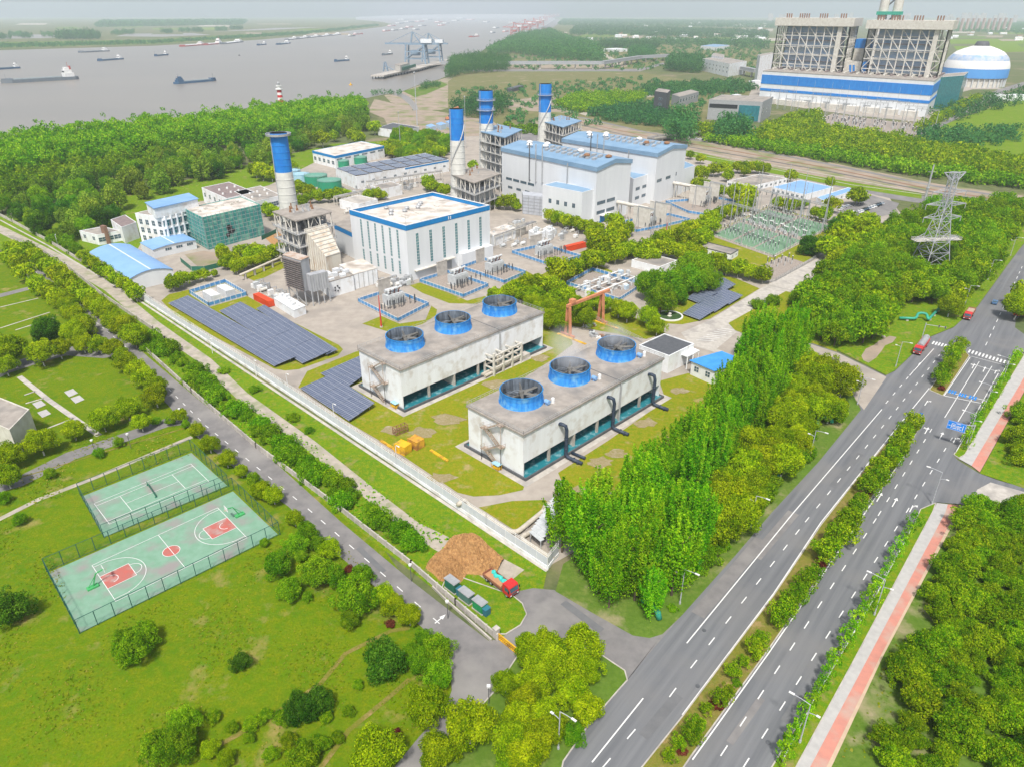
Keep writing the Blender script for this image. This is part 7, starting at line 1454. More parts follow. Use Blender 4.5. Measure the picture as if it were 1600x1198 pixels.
for i, (x, y, w) in enumerate(((604, 49, 10), (617, 48, 9), (631, 46, 10), (640, 43, 9), (650, 47, 8), (660, 41, 9), (612, 41, 9), (625, 37, 10), (640, 35, 12), (655, 34, 10), (668, 31, 9), (630, 31, 9), (690, 40, 7), (697, 37, 7), (712, 33, 6), (685, 35, 6), (775, 44.5, 7), (770, 52, 6), (790, 50, 7), (800, 36, 6), (720, 29, 6), (560, 54, 14), (550, 57, 10), (760, 35, 5), (735, 31, 5))):
    boat((x - w / 2, y + .4), (x + w / 2, y - .4), ('tiny' if w < 8 else 'small') + ' hazy barge far up the river, %s in the drift from the sandbank' % ordn(i), 'hullgrey' if i % 3 else 'hullred', 'barge', 1, 'hazy barges far upriver', 'hold')
for (x, y, lab, m) in ((548, 133.5, 'small yellow buoy float left of the jetty', 'yellow'), (374, 87.5, 'tiny dark buoy in the middle of the river', 'darkgrey')):
    p = P(x, y); t = thing('buoy', lab, 'buoy', (p.x, p.y, 0)); mb = MB(); mb.cyl((0, 0, -.3), 2.6, 2.6, 1.5, 14); mb.build('float', M[m], t); mb = MB(); mb.cyl((0, 0, 1.2), 1.2, .3, 3, 8); mb.build('top_mark', M[m], t)
# lighthouse
b = P(441, 176); H = up(b, 124); t = thing('lighthouse', 'red and white striped lighthouse above the riverside wood', 'lighthouse', (b.x, b.y, 0)); mb = MB(); n = 9
for k in range(n): mb.m = k % 2; mb.lathe((0, 0, 0), [(3.6 - 1.0 * k / n, H * .68 * k / n), (3.6 - 1.0 * (k + 1) / n, H * .68 * (k + 1) / n)], 20)
mb.build('tower', [M['red'], M['white']], t); mb = MB(); mb.lathe((0, 0, H * .68), [(2.6, 0), (4.2, .4), (4.2, 1.4), (2.6, 1.4), (2.3, H * .1), (3.2, H * .1 + .3), (3.2, H * .1 + 1.2), (1.7, H * .1 + 1.2)], 20); mb.build('gallery', M['white'], t); mb = MB(); mb.lathe((0, 0, H * .8), [(1.6, 0), (1.6, H * .07), (2.0, H * .075), (.2, H * .14), (.01, H * .2)], 16); mb.build('lantern', M['grey'], t)
# excavator, site cabins
p = P(700, 188); t = thing('excavator', 'orange excavator with raised arm on the building site', 'excavator', (p.x, p.y, .1), R(20)); mb = MB(); mb.box((0, 0, 1), (5, 3.2, 2.2)); mb.build('body', M['orange'], t); mb = MB(); mb.box((0, 1.4, 0), (6, .8, 1)); mb.box((0, -1.4, 0), (6, .8, 1)); mb.build('track', M['darkgrey'], t); mb = MB(); mb.bar((2, 0, 2.5), (4.5, 0, 11), 1.2); mb.bar((4.5, 0, 11), (12, 0, 13), 1.1); mb.bar((12, 0, 13), (13, 0, 7.5), .9); mb.build('arm', M['orange'], t); mb = MB(); mb.box((1.5, .8, 3.2), (1.6, 1.4, 1.6)); mb.build('cab', M['glass'], t)
for i, (x, y) in enumerate(((672, 199), (688, 196), (703, 193))): simple('site_cabin', 'blue-roofed site cabin on the building site, %s from the left' % ('first', 'second', 'third')[i], 'cabin', (x, y), (x - 7, y - 3), (x + 9, y - 2.5), h=5, roof='roofblue', wall='paleblue', parapet=0)
# canal bridge and dark stock pile
a, b = P(1030, 221), P(1088, 212); d = b - a; t = thing('road_bridge', 'grey road bridge over the canal behind the tall halls', 'bridge', (a.x, a.y, .1), math.atan2(d.y, d.x)); L = d.length; mb = MB(); mb.bar((-12, 0, 3), (L, 0, 3), 9, 1.2); mb.build('deck', M['asphalt2'], t); mb = MB()
for s in (-4.4, 4.4): mb.bar((-12, s, 4.2), (L, s, 4.2), .3, 1.1)
mb.build('parapet', M['concrete2'], t); mb = MB()
for k in range(4): mb.box((L * k / 3, 0, -.1), (1.5, 8, 2.6))
mb.build('pier', M['concrete2'], t)
b = simple('dark_store', 'long low dark store on the bare field by the wood', 'store', (800, 139), (792, 138), (818, 134), h=5, wall='darkgrey', roof='darkgrey', parapet=0)
# skyline
rg = random.Random(12)
for i in range(34):
    x = rg.choice([rg.uniform(1255, 1345), rg.uniform(1385, 1480), rg.uniform(1480, 1590), rg.uniform(1480, 1590), rg.uniform(1190, 1260)]); y = rg.uniform(33, 37); p = P(x, y); hh = max(18, up(p, rg.uniform(20, 27)));
    o = thing('apartment_block', 'hazy grey apartment block on the skyline beyond the far power station', 'apartment block', (p.x, p.y, 0), R(rg.uniform(-30, 30)), 'skyline apartment blocks'); mb = MB(); mb.box((0, 0, 0), (46, 15, hh)); mb.box((-10, 0, hh), (8, 8, 4)); mb.build('wall', M['skyblock'] if 'skyblock' in M else M.setdefault('skyblock', mat('block_facade', (.46, .40, .36), (.38, .36, .35), .08, .8)), o); mb = MB()
    for k in range(int(hh / 4)): mb.box((0, 0, 2 + 4 * k), (44, 15.3, 1.6))
    mb.build('window_band', M['grey'], o)
for i in range(11):
    x = 1492 + 8.3 * i; p = P(x, 49 + rg.uniform(-.5, .5)); hh = max(20, up(p, 28.5 + rg.uniform(-.8, .8))); o = thing('apartment_block', 'tan apartment block in the close row right of the far power station', 'apartment block', (p.x, p.y, 0), R(12), 'close row of tan apartment blocks'); mb = MB(); mb.box((0, 0, 0), (11, 13, hh)); mb.build('wall', M['tanblock'] if 'tanblock' in M else M.setdefault('tanblock', mat('tan_facade', (.48, .33, .27), (.42, .30, .26), .1, .8)), o); mb = MB()
    for k in range(int(hh / 4)): mb.box((0, 0, 2 + 4 * k), (9, 13.3, 1.5))
    mb.build('window_band', M['grey'], o)
hm_ = [M['cladding'], M['cream'], M['rust']]
for i in range(90):
    x = rg.choice([rg.uniform(880, 1200), rg.uniform(900, 1200), rg.uniform(1480, 1600)]); y = rg.uniform(34, 64); p = P(x, y); w, dd, h = rg.uniform(14, 40), rg.uniform(10, 16), rg.uniform(5, 9); mb = MB(); mb.box((0, 0, 0), (w, dd, h)); mb.m = 1; mb._quads([(-w / 2 - .5, -dd / 2 - .5, h), (w / 2 + .5, -dd / 2 - .5, h), (w / 2 + .5, 0, h + 3), (-w / 2 - .5, 0, h + 3), (-w / 2 - .5, dd / 2 + .5, h), (w / 2 + .5, dd / 2 + .5, h)], [(0, 1, 2, 3), (3, 2, 5, 4), (0, 3, 4), (1, 5, 2)])
    k = i % 3; o = mb.build('low_house', [M['whitewall'], hm_[k]]); o.location = (p.x, p.y, 0); o.rotation_euler = (0, 0, R(rg.uniform(-40, 40))); tag(o, ('pale-roofed', 'tan-roofed', 'red-brown-roofed')[k] + ' low house scattered in the hazy plain', 'house', ('pale', 'tan', 'red-brown')[k] + '-roofed far houses')
# cars and people-sized things along the canal road
for k in range(14):
    x = 1075 + 6.2 * k + rg.uniform(-1, 1); car((x, 216 + (x - 1075) * .16), R(-12), 'small car parked along the canal road, %s from the bridge' % ordn(k), ('carwhite', 'carblack', 'carsilver')[k % 3], .1, 'cars along the canal road')
# ---------------------------------------------------------------- trees
NR = np.random.RandomState
def rand_dirs(r, n):
    v = r.normal(size=(n, 3)); return v / np.linalg.norm(v, axis=1)[:, None]
def leaf_quads(r, pos, nrm, size, asp=1.0):
    n = len(pos); t = np.cross(nrm, rand_dirs(r, n)); t /= np.linalg.norm(t, axis=1)[:, None] + 1e-9; b = np.cross(nrm, t)
    s = (size * r.uniform(.6, 1.25, n))[:, None] / 2
    return np.stack([pos - t * s * asp, pos - b * s * .8, pos + t * s * asp, pos + b * s * .8], 1)
def fast_mesh(name, quads, tint, m):
    n = len(quads); me = bpy.data.meshes.new(name)
    me.vertices.add(n * 4); me.vertices.foreach_set('co', quads.reshape(-1).astype(np.float32))
    me.loops.add(n * 4); me.loops.foreach_set('vertex_index', np.arange(n * 4, dtype=np.int32))
    me.polygons.add(n); me.polygons.foreach_set('loop_start', np.arange(0, n * 4, 4, dtype=np.int32)); me.polygons.foreach_set('loop_total', np.full(n, 4, np.int32))
    at = me.attributes.new('tint', 'FLOAT', 'FACE'); at.data.foreach_set('value', tint.astype(np.float32))
    me.materials.append(m); me.update(calc_edges=True); return me
def crown_np(seed, R_, Hz, nc, rc, per, leaf, zc, low=-.55, zs=1.0, jit=.55, spread=.12):
    """clumps on an ellipsoid; each clump a shell of leaf-sized faces"""
    r = NR(seed); Q = []; T = []
    i = np.arange(nc) + .5; ph = np.arccos(1 - (1 - low) * i / nc); th = np.pi * (1 + 5 ** .5) * i
    d = np.stack([np.cos(th) * np.sin(ph), np.sin(th) * np.sin(ph), np.cos(ph)], 1) + r.normal(size=(nc, 3)) * spread
    lob = 1 + .16 * np.sin(3 * th + seed) + r.uniform(-.2, .1, nc)
    c = d * np.array([R_ - rc * .7, R_ - rc * .7, Hz - rc * .7]) * lob[:, None]
    inner = r.uniform(-.5, .5, (nc // 5, 3)) * np.array([R_, R_, Hz]); c = np.vstack([c, inner]); d = np.vstack([d, rand_dirs(r, nc // 5)])
    for k in range(len(c)):
        rr = rc * r.uniform(.7, 1.3); m = int(per * (rr / rc) ** 2); u = rand_dirs(r, m * 2); o = c[k] / (np.linalg.norm(c[k]) + 1e-6)
        u = u[(u @ o) > -.35][:m]; m = len(u)
        p = c[k] + u * np.array([1, 1, zs]) * rr * r.uniform(.72, 1.08, m)[:, None]; nn = u + r.normal(size=(m, 3)) * jit; nn /= np.linalg.norm(nn, axis=1)[:, None]
        Q.append(leaf_quads(r, p, nn, leaf)); T.append(np.clip(.5 + r.normal() * .16 + r.normal(size=m) * .24, 0, 1))
    q = np.concatenate(Q); q[:, :, 2] += zc; return q, np.concatenate(T)
def spike_np(seed, R_, H, nsp, per, leaf, z0):
    """upright shoots of a poplar or willow"""
    r = NR(seed); Q = []; T = []
    for k in range(nsp):
        a = r.uniform(0, 6.283); rr = R_ * math.sqrt(r.uniform(0, 1)); top = H * (1 - .35 * (rr / R_) ** 1.5) * r.uniform(.82, 1.05); bot = z0 + (H - z0) * r.uniform(0, .5)
        m = int(per * (top - bot) / (H - z0) * 1.6); t = r.uniform(0, 1, m) ** .8; wd = R_ * .26 * (1 - t * .8)
        p = np.stack([rr * math.cos(a) * (.55 + .6 * t) + r.normal(size=m) * wd * .6, rr * math.sin(a) * (.55 + .6 * t) + r.normal(size=m) * wd * .6, bot + (top - bot) * t], 1)
        o = p - np.array([0, 0, 0]); o[:, 2] *= .15; o += np.array([0, 0, 1.2]); o /= np.linalg.norm(o, axis=1)[:, None]; nn = o + r.normal(size=(m, 3)) * .6; nn /= np.linalg.norm(nn, axis=1)[:, None]
        Q.append(leaf_quads(r, p, nn, leaf)); T.append(np.clip(.45 + r.normal() * .18 + r.normal(size=m) * .26, 0, 1))
    return np.concatenate(Q), np.concatenate(T)
M['lf_cam'] = leafmat('camphor_leaves', (.09, .19, .002), (.26, .39, .004), (.48, .58, .010), .012, .4)
M['lf_green'] = leafmat('fresh_green_leaves', (.06, .19, .004), (.15, .34, .006), (.32, .50, .015), .016, .4)
M['lf_dark'] = leafmat('dark_green_leaves', (.02, .09, .006), (.05, .16, .008), (.12, .26, .02), .015, .35)
M['lf_pop'] = leafmat('poplar_leaves', (.06, .24, .004), (.18, .46, .006), (.40, .64, .02), .015, .42)
M['lf_plant'] = leafmat('plantation_leaves', (.06, .18, .003), (.18, .34, .005), (.38, .50, .012), .016, .4)
M['lf_red'] = leafmat('red_leaves', (.10, .02, .02), (.18, .04, .03), (.28, .08, .04), .01)
M['lf_olive'] = leafmat('olive_leaves', (.10, .20, .015), (.21, .34, .02), (.36, .47, .05), .02, .38)
M['lf_far'] = leafmat('far_wood_leaves', (.03, .13, .045), (.055, .19, .055), (.10, .26, .06), .01, .35)
def trunk_mb(h, r, wash, limbs, R_, seed):
    rg = random.Random(seed); mb = MB(); mb.tube([(0, 0, -.1), (rg.uniform(-.1, .1), 0, h * .5), (rg.uniform(-.15, .15), rg.uniform(-.15, .15), h)], [r, r * .8, r * .65], 7)
    for k in range(limbs):
        a = 6.283 * k / limbs + rg.random(); mb.tube([(0, 0, h * .9), (math.cos(a) * R_ * .3, math.sin(a) * R_ * .3, h + R_ * .35), (math.cos(a) * R_ * .62, math.sin(a) * R_ * .62, h + R_ * .75)], [r * .55, r * .38, r * .15], 5)
    if wash: mb.m = 1; mb.tube([(0, 0, -.05), (0, 0, 1.1)], [r * 1.08, r * .98], 7)
    return mb
PROTO = {}
def make_kind(key, name, lm, quads_fn, trunk, base_R, nvar, cat='tree'):
    out = []
    for k in range(nvar):
        q, t = quads_fn(k); cm = fast_mesh(name + '_crown', q, t, M[lm]); tm = None
        if trunk: 
            o = trunk(k).build('trunk', [M['trunk'], M['limewash']]); tm = o.data; bpy.data.objects.remove(o)
        out.append((cm, tm))
    PROTO[key] = dict(name=name, var=out, R=base_R, cat=cat)
# near / mid detail camphor, unit radius 3.2 m
make_kind('cam', 'camphor_tree', 'lf_cam', lambda k: crown_np(10 + k, 3.2, 2.75, 66, .95, 150, .29, 4.1), lambda k: trunk_mb(1.9, .19, True, 5, 3.2, k), 3.2, 5)
make_kind('camfar', 'camphor_tree', 'lf_cam', lambda k: crown_np(30 + k, 3.2, 2.6, 40, 1.15, 46, .62, 3.9), lambda k: trunk_mb(1.8, .2, True, 3, 3.2, k), 3.2, 4)
make_kind('grv', 'acacia_tree', 'lf_plant', lambda k: crown_np(40 + k, 3.4, 2.6, 50, 1.0, 70, .46, 4.0, -.5, 1.0, .6, .2), lambda k: trunk_mb(1.8, .2, False, 4, 3.2, k), 3.2, 4)
make_kind('green', 'broadleaf_tree', 'lf_green', lambda k: crown_np(50 + k, 3.2, 3.0, 60, 1.0, 140, .31, 3.9, -.7, 1.1, .7, .24), lambda k: trunk_mb(1.4, .16, False, 5, 3.2, k), 3.2, 4)
make_kind('dark', 'dark_evergreen', 'lf_dark', lambda k: crown_np(70 + k, 3.2, 3.1, 64, .95, 140, .30, 3.4, -.85, 1.1, .7, .2), lambda k: trunk_mb(1.2, .18, False, 5, 3.2, k), 3.2, 3)
make_kind('plant', 'plantation_tree', 'lf_plant', lambda k: crown_np(90 + k, 3.2, 2.5, 54, 1.0, 130, .33, 3.0, -.6, .9, .6, .24), lambda k: trunk_mb(1.3, .14, False, 4, 3.2, k), 3.2, 5)
make_kind('pop', 'poplar_tree', 'lf_pop', lambda k: spike_np(110 + k, 3.1, 14 + 1.2 * k, 52, 250, .32, 1.0), lambda k: trunk_mb(9, .22, False, 4, 3, k), 3.0, 5)
make_kind('bush', 'shrub', 'lf_green', lambda k: crown_np(130 + k, 3.2, 2.4, 46, 1.05, 120, .37, 1.6, -.25, 1, .8, .25), None, 3.2, 4, 'shrub')
make_kind('olive', 'willow_tree', 'lf_olive', lambda k: crown_np(150 + k, 3.2, 3.4, 46, 1.1, 60, .55, 4.2, -.6, 1.4, .8, .25), lambda k: trunk_mb(1.8, .2, False, 4, 3.2, k), 3.2, 3)
make_kind('red', 'red_shrub', 'lf_red', lambda k: crown_np(170 + k, 3.2, 2.4, 30, 1.15, 60, .6, 1.6, -.25, 1, .8, .25), None, 3.2, 2, 'shrub')
make_kind('sap', 'young_tree', 'lf_pop', lambda k: crown_np(180 + k, 1.3, 2.2, 22, .42, 26, .30, 3.4, -.9, 1.5, .9, .35), lambda k: trunk_mb(3.2, .06, False, 3, 1.2, k), 1.3, 4)
make_kind('medtree', 'median_tree', 'lf_plant', lambda k: crown_np(200 + k, 1.9, 1.9, 34, .62, 46, .34, 3.2, -.8, 1.2, .8, .3), lambda k: trunk_mb(2.0, .08, False, 4, 1.6, k), 1.9, 4)
_cnt = [0]
def plant(kind, base, R_, label=None, group=None, zs=1.0):
    k = PROTO[kind]; _cnt[0] += 1; cm, tm = k['var'][_cnt[0] % len(k['var'])]; s = R_ / k['R']; rz = (_cnt[0] * 2.399) % 6.283
    if tm is None:
        o = bpy.data.objects.new(k['name'], cm); COL.objects.link(o); o.location = base; o.rotation_euler = (0, 0, rz); o.scale = (s, s, s * zs)
        return tag(o, label, k['cat'], group)
    t = thing(k['name'], label, k['cat'], base, rz, group); t.scale = (s, s, s * zs)
    c = bpy.data.objects.new('crown', cm); COL.objects.link(c); c.parent = t
    r = bpy.data.objects.new('trunk', tm); COL.objects.link(r); r.parent = t
    return t
def depth(p): 
    d = p - Vector((0, 0, CAMH)); return d.y * _cp - d.z * _sp
def at_crown(cx, cy, dpx, f=1.2):
    R_ = 3.0
    for _ in range(3): p = P(cx, cy, R_ * f); R_ = dpx * (.56 if dpx < 44 else .5) * depth(p) / 1109
    return Vector((p.x, p.y, .12)), R_
def grove(kind, lst, label, group, f=1.2, zs=1.0, ordinal=None):
    for i, (x, y, d) in enumerate(lst):
        b, R_ = at_crown(x, y, d, f); k = kind if not (kind == 'cam' and y < 470) else 'camfar'
        plant(k, b, R_, label if not ordinal else ordinal.replace('#', ordn(i)), group, zs)
def inpoly(x, y, poly):
    c = False; n = len(poly)
    for i in range(n):
        x1, y1 = poly[i]; x2, y2 = poly[i - 1]
        if (y1 > y) != (y2 > y) and x < (x2 - x1) * (y - y1) / (y2 - y1) + x1: c = not c
    return c
EXC = [(P(1449, 424).x, P(1449, 424).y, 150), (P(1446, 440).x, P(1446, 440).y, 110)]
def scatter(px, spacing, seed, jitter=.35, mx=4000):
    poly = [tuple(P(x, y).xy) for x, y in px]; rg = random.Random(seed); xs = [p[0] for p in poly]; ys = [p[1] for p in poly]; o = []
    y = min(ys); row = 0
    while y < max(ys):
        x = min(xs) + (spacing / 2 if row % 2 else 0)
        while x < max(xs):
            a, b = x + rg.uniform(-1, 1) * spacing * jitter, y + rg.uniform(-1, 1) * spacing * jitter
            if inpoly(a, b, poly) and not any((a - e[0]) ** 2 + (b - e[1]) ** 2 < e[2] for e in EXC): o.append((a, b))
            x += spacing
        y += spacing * .866; row += 1
    rg.shuffle(o); return o[:mx]
def scat(kinds, px, spacing, R_, seed, label, group, zs=1.0, var=.25, jitter=.35):
    rg = random.Random(seed * 7 + 1); pts = scatter(px, spacing, seed, jitter)
    for (x, y) in pts:
        k = rg.choice(kinds) if isinstance(kinds, (list, tuple)) else kinds
        lb, gr = (label[k], group[k]) if isinstance(label, dict) else (label, group)
        plant(k, (x, y, .12), R_ * rg.uniform(1 - var, 1 + var), lb, gr, zs)
    return len(pts)
def wood(name, px, spacing, R_, H, seed, lm='lf_far', per=150, leaf=1.3, z0=0, jitter=.35):
    """a far wood read as one mass: one mesh of many small crowns"""
    pts = scatter(px, spacing, seed, jitter); r = NR(seed); Q = []; T = []
    V = [crown_np(seed * 3 + k, R_, H / 2, 16, R_ * .42, per / 16, leaf, H * .55, -.8, 1.2, .7, .25) for k in range(5)]
    for (x, y) in pts:
        q, t = V[r.randint(5)]; a = r.uniform(0, 6.28); s = r.uniform(.75, 1.25); c, n = math.cos(a) * s, math.sin(a) * s
        m = np.array([[c, -n, 0], [n, c, 0], [0, 0, s * r.uniform(.9, 1.12)]]); Q.append(q @ m.T + np.array([x, y, z0])); T.append(np.clip(t + r.normal() * .13, 0, 1))
    if not Q: return
    me = fast_mesh(name, np.concatenate(Q).astype(np.float32), np.concatenate(T), M[lm]); o = bpy.data.objects.new(name, me); COL.objects.link(o); return tag(o, None, None, kind='stuff')
# --- rows along the inner road
RowR = [(22, 386, 20), (43, 390, 22), (52.6, 398, 22), (64, 407, 24), (73, 415.5, 24), (83, 420, 24), (92, 428, 28), (103, 438, 28), (113, 448, 27), (124, 456, 26), (135, 463, 27), (148, 475, 28), (154, 481, 26), (167, 488, 28), (177, 503, 28), (195, 510, 32), (210, 525, 34)]
RowL = [(19, 401, 28), (28, 411, 26), (38, 426, 26), (56, 441, 22), (62, 446, 26), (75, 452, 24), (83, 460, 24), (90, 465, 26), (100, 473, 26), (109, 480, 26), (116, 491.6, 28), (131, 505, 26), (128, 512, 28), (116, 519, 30)]
grove('cam', RowR[::-1], None, 'camphor row between the inner road and the boundary wall', ordinal='round yellow-green tree, # from the wall jog in the row right of the inner road')
grove('cam', RowL[::-1], None, 'camphor row left of the inner road', ordinal='round yellow-green tree, # from the side road in the row left of the inner road')
grove('cam', [(155, 539, 24), (177, 545, 26), (190, 555, 20), (199, 567, 27), (214, 577, 26), (227, 590, 28), (244, 604, 26), (242, 619, 30)], None, 'camphor trees edging the lawn corner', ordinal='round tree, # from the road bend in the curved row edging the square lawn')
grove('cam', [(129, 537, 25), (92, 545, 27), (63, 552, 34), (15, 547, 40), (8, 572, 26)], None, 'camphor trees by the left side road', ordinal='round tree, # from the crossroads along the upper side road')
grove('cam', [(199, 640, 32), (220, 660, 24), (160, 655, 33), (114, 672, 28), (62, 691, 36), (13, 712, 36), (10, 744, 34)], None, 'camphor trees above the lower side road', ordinal='round tree with pale trunk, # from the road junction along the lower side road')
grove('cam', [(281, 649, 20), (307, 672, 20), (327, 694, 24), (354, 717, 24), (377, 736, 18), (409, 766, 26), (427, 774, 25), (460, 810, 22)], None, 'camphor trees between courts and road', ordinal='small round tree, # from the side-road junction between the sports courts and the road')
grove('green', [(244, 657, 11), (265.5, 657, 12), (290, 662, 10), (185, 690, 13), (154, 707, 13), (77, 739, 14), (5, 777, 16), (413, 847, 12), (30, 810, 16)], 'small sparse young tree on the grass near the lower side road', 'small trees on the roadside grass', 1.3)
grove('dark', [(73, 517, 34), (64, 525, 22)], 'dark green rounded shrub on the lawn left of the road rows', 'dark shrubs on the left lawn', .9)
grove('dark', [(20, 952, 50)], 'large dark evergreen on the lawn at the left edge of the picture', None, .9)
grove('green', [(227, 997, 34), (207, 1020, 40), (197, 1002, 28)], 'green bush in the clump on the lawn below the basketball court', 'bush clump below the basketball court', .9)
grove('dark', [(377, 1035, 25)], 'small conical dark evergreen standing alone in the middle of the front lawn', None, .9)
grove('dark', [(601, 1035, 58)], 'large dark evergreen on the grass left of the gate junction', None, .9)
grove('green', [(290, 1130, 36), (283, 1165, 42), (247, 1172, 42)], 'green tree in the clump at the bottom of the front lawn', 'clump at the bottom of the front lawn', 1.0)
grove('green', [(480, 833, 26), (463, 853, 28), (397, 751, 18), (435, 885, 34), (453, 923, 30), (497, 897, 38), (523, 903, 26), (480, 933, 13), (470, 870, 16), (497, 850, 20)], 'green bushy tree on the lawn right of the basketball court', 'green trees right of the courts', 1.0)
grove('cam', [(517, 857, 27), (600, 930, 30), (616, 947, 30), (640, 962, 30)], None, 'camphor trees at the lawn edge', ordinal='round yellow-green tree, # from the courts along the lawn edge left of the road')
grove('green', [(556, 933, 52), (566, 900, 28), (546, 970, 24), (661, 997, 22), (683, 1017, 38), (656, 1037, 32), (643, 1018, 20), (685, 1057, 34)], 'fresh green tree on the lawn edge beside the gate junction', 'green trees beside the gate junction', 1.05)
grove('dark', [(467, 1107, 40), (497, 1096, 38)], 'dark green tree in the pair above the bottom edge of the lawn', 'pair of dark trees low on the lawn', 1.0)
grove('plant', [(443, 1120, 24), (393, 1130, 22), (417, 1117, 18), (450, 1157, 22), (473, 1185, 46), (500, 1163, 26), (423, 1177, 20), (527, 1153, 18), (333, 1120, 18), (363, 1137, 16), (390, 1153, 15), (545, 1110, 16), (560, 1070, 14), (510, 1120, 16)], 'small light green shrub on the lower part of the front lawn', 'low shrubs on the front lawn', .9)
grove('cam', [(328, 1170, 24), (353, 1184, 22)], 'yellow-tipped young round tree at the bottom of the front lawn', 'yellow young trees at the lawn bottom')
grove('cam', [(665, 1103, 60), (733, 1133, 72), (685, 1175, 54), (590, 1172, 70)], None, 'large camphor trees at the bottom of the picture', ordinal='large round yellow-green tree, # from the gate junction beside the narrow exit road')
grove('cam', [(826, 1013, 44), (853, 1007, 42), (843, 1037, 48), (868, 1031, 52), (910, 1008, 58), (886, 1053, 52), (895, 1080, 52), (833, 1067, 48), (823, 1097, 50), (853, 1117, 48), (810, 1122, 42), (800, 1155, 56), (840, 1153, 54), (820, 1185, 56), (862, 1137, 42), (790, 1067, 32), (915, 1045, 46), (918, 1108, 46)], 'large camphor in the dense cluster on the grass island by the yellow gate', 'camphor cluster on the grass island')
grove('green', [(897, 1147, 28), (793, 1185, 30)], 'small green tree at the edge of the camphor cluster island', 'small trees on the island edge')
grove('red', [(500, 845, 10), (575, 900, 12), (611, 975, 13), (620, 1147, 13), (545, 890, 12)], 'small dark red shrub on the lawn edge', 'red shrubs on the lawn edge', .5)
# --- inside the plant
grove('cam', [(128, 399, 15), (139, 408, 18), (149, 412, 18), (158, 420, 20), (171, 425, 20), (183, 437, 20), (194, 442, 20), (205, 450, 20), (211, 458, 22)][::-1], None, 'row in front of the big blue shed', ordinal='round tree, # from the fence corner in the row before the big blue-roofed shed')
grove('cam', [(269, 442, 22), (284, 435, 22), (303, 433, 15), (318, 429, 17), (335, 427, 10)], None, 'row beside the solar field', ordinal='round tree, # from the big blue shed in the short row above the solar field')
grove('cam', [(350, 397, 20), (363, 405, 20), (376, 393, 20), (369, 416, 20), (382, 410, 18), (391, 399, 20), (399, 390, 20), (352, 410, 18), (346, 390, 16), (424, 395, 22), (405, 395, 20), (439, 389, 16), (396, 407, 16), (411, 405, 18)], 'round tree in the dense clump between the netted building and boiler frame', 'clump right of the netted building')
grove('cam', [(426, 331, 20), (418, 327, 18), (471, 295, 20), (484, 299, 18), (465, 290, 16), (497, 306, 18), (514, 305, 18), (529, 303, 18), (540, 303, 14), (471, 314, 16), (480, 310, 14), (455, 303, 16), (576, 305, 16), (589, 303, 16), (598, 305, 12), (674, 290, 18), (686, 293, 14), (669, 285, 20), (696, 297, 18), (739, 259, 14), (409, 267, 24), (399, 265, 20), (424, 271, 20), (456, 260, 16)], 'round yellow-green tree among the tanks and low sheds', 'trees around the tanks')
grove('cam', [(788, 315, 20), (799, 315, 20), (776, 317, 14), (808, 323, 12)], 'round tree beside the grey screen block of the tall hall', 'trees by the grey screen')
grove('cam', [(861, 337, 19), (872, 341, 19), (885, 345, 19), (899, 348, 19), (912, 353, 19), (923, 355, 19), (934, 357, 19), (926, 366, 20)], None, 'row in front of the nearer tall hall', ordinal='round tree, # from the grey screen in the row before the nearer tall hall')
grove('cam', [(878, 421, 36), (899, 418, 26), (867, 414, 22), (919, 408, 26), (934, 405, 26), (938, 384, 40), (930.5, 369, 26), (953, 376, 30), (962, 345, 24), (981, 357, 20), (962, 360, 24), (951, 373, 24), (969.5, 370, 22), (962, 396, 26), (979, 390, 24), (988, 387, 20), (924, 403, 24)], 'large round tree between the transformer pens and the tall halls', 'trees between transformers and halls')
grove('cam', [(822, 444, 28), (805, 451, 24), (838, 440, 22), (857, 444, 24), (872, 450, 24), (818, 459, 26), (791, 457, 20), (773, 459, 20), (837, 463, 28), (831, 474, 22), (868.5, 468, 30), (887, 463, 24), (863, 483, 28), (848, 476, 22), (874, 489, 28), (859, 497, 28), (876, 501, 28), (844, 483, 20), (900.5, 476, 22), (912, 495, 28), (929, 470, 24), (945.5, 476, 22), (967, 482, 24), (980.6, 488, 26), (1014, 495, 26), (1027, 510, 24)], 'round yellow-green tree in the thicket behind the left cooling tower', 'thicket behind the cooling tower')
grove('green', [(1024, 447, 44), (1044, 450, 40), (1034, 470, 36), (1054, 443, 36), (1086, 420, 46), (1109, 440, 30), (1093, 443, 28), (1073, 440, 36), (1008, 440, 24), (1060, 463, 24)], 'dense green tree above the small solar canopy', 'green trees above the small solar array', 1.1)
grove('cam', [(1031, 373, 24), (1043, 370, 20), (1011, 387, 26), (1030, 388, 26), (1045, 387, 24), (1060, 392, 26), (1077, 394, 26), (1090, 396, 26), (1065, 368, 26), (1078, 358, 26), (1090, 373, 26), (1075, 375, 24), (1101, 368, 24), (1095, 355, 24), (1105, 345, 22), (1116, 340, 22), (1125, 334, 20), (1142, 330, 20), (1157, 325, 20), (1167, 319, 18), (1112, 352, 22), (1020, 398, 22), (1004, 398, 22)], 'round tree in the hedge-like belt left of the switchyard', 'belt left of the switchyard')
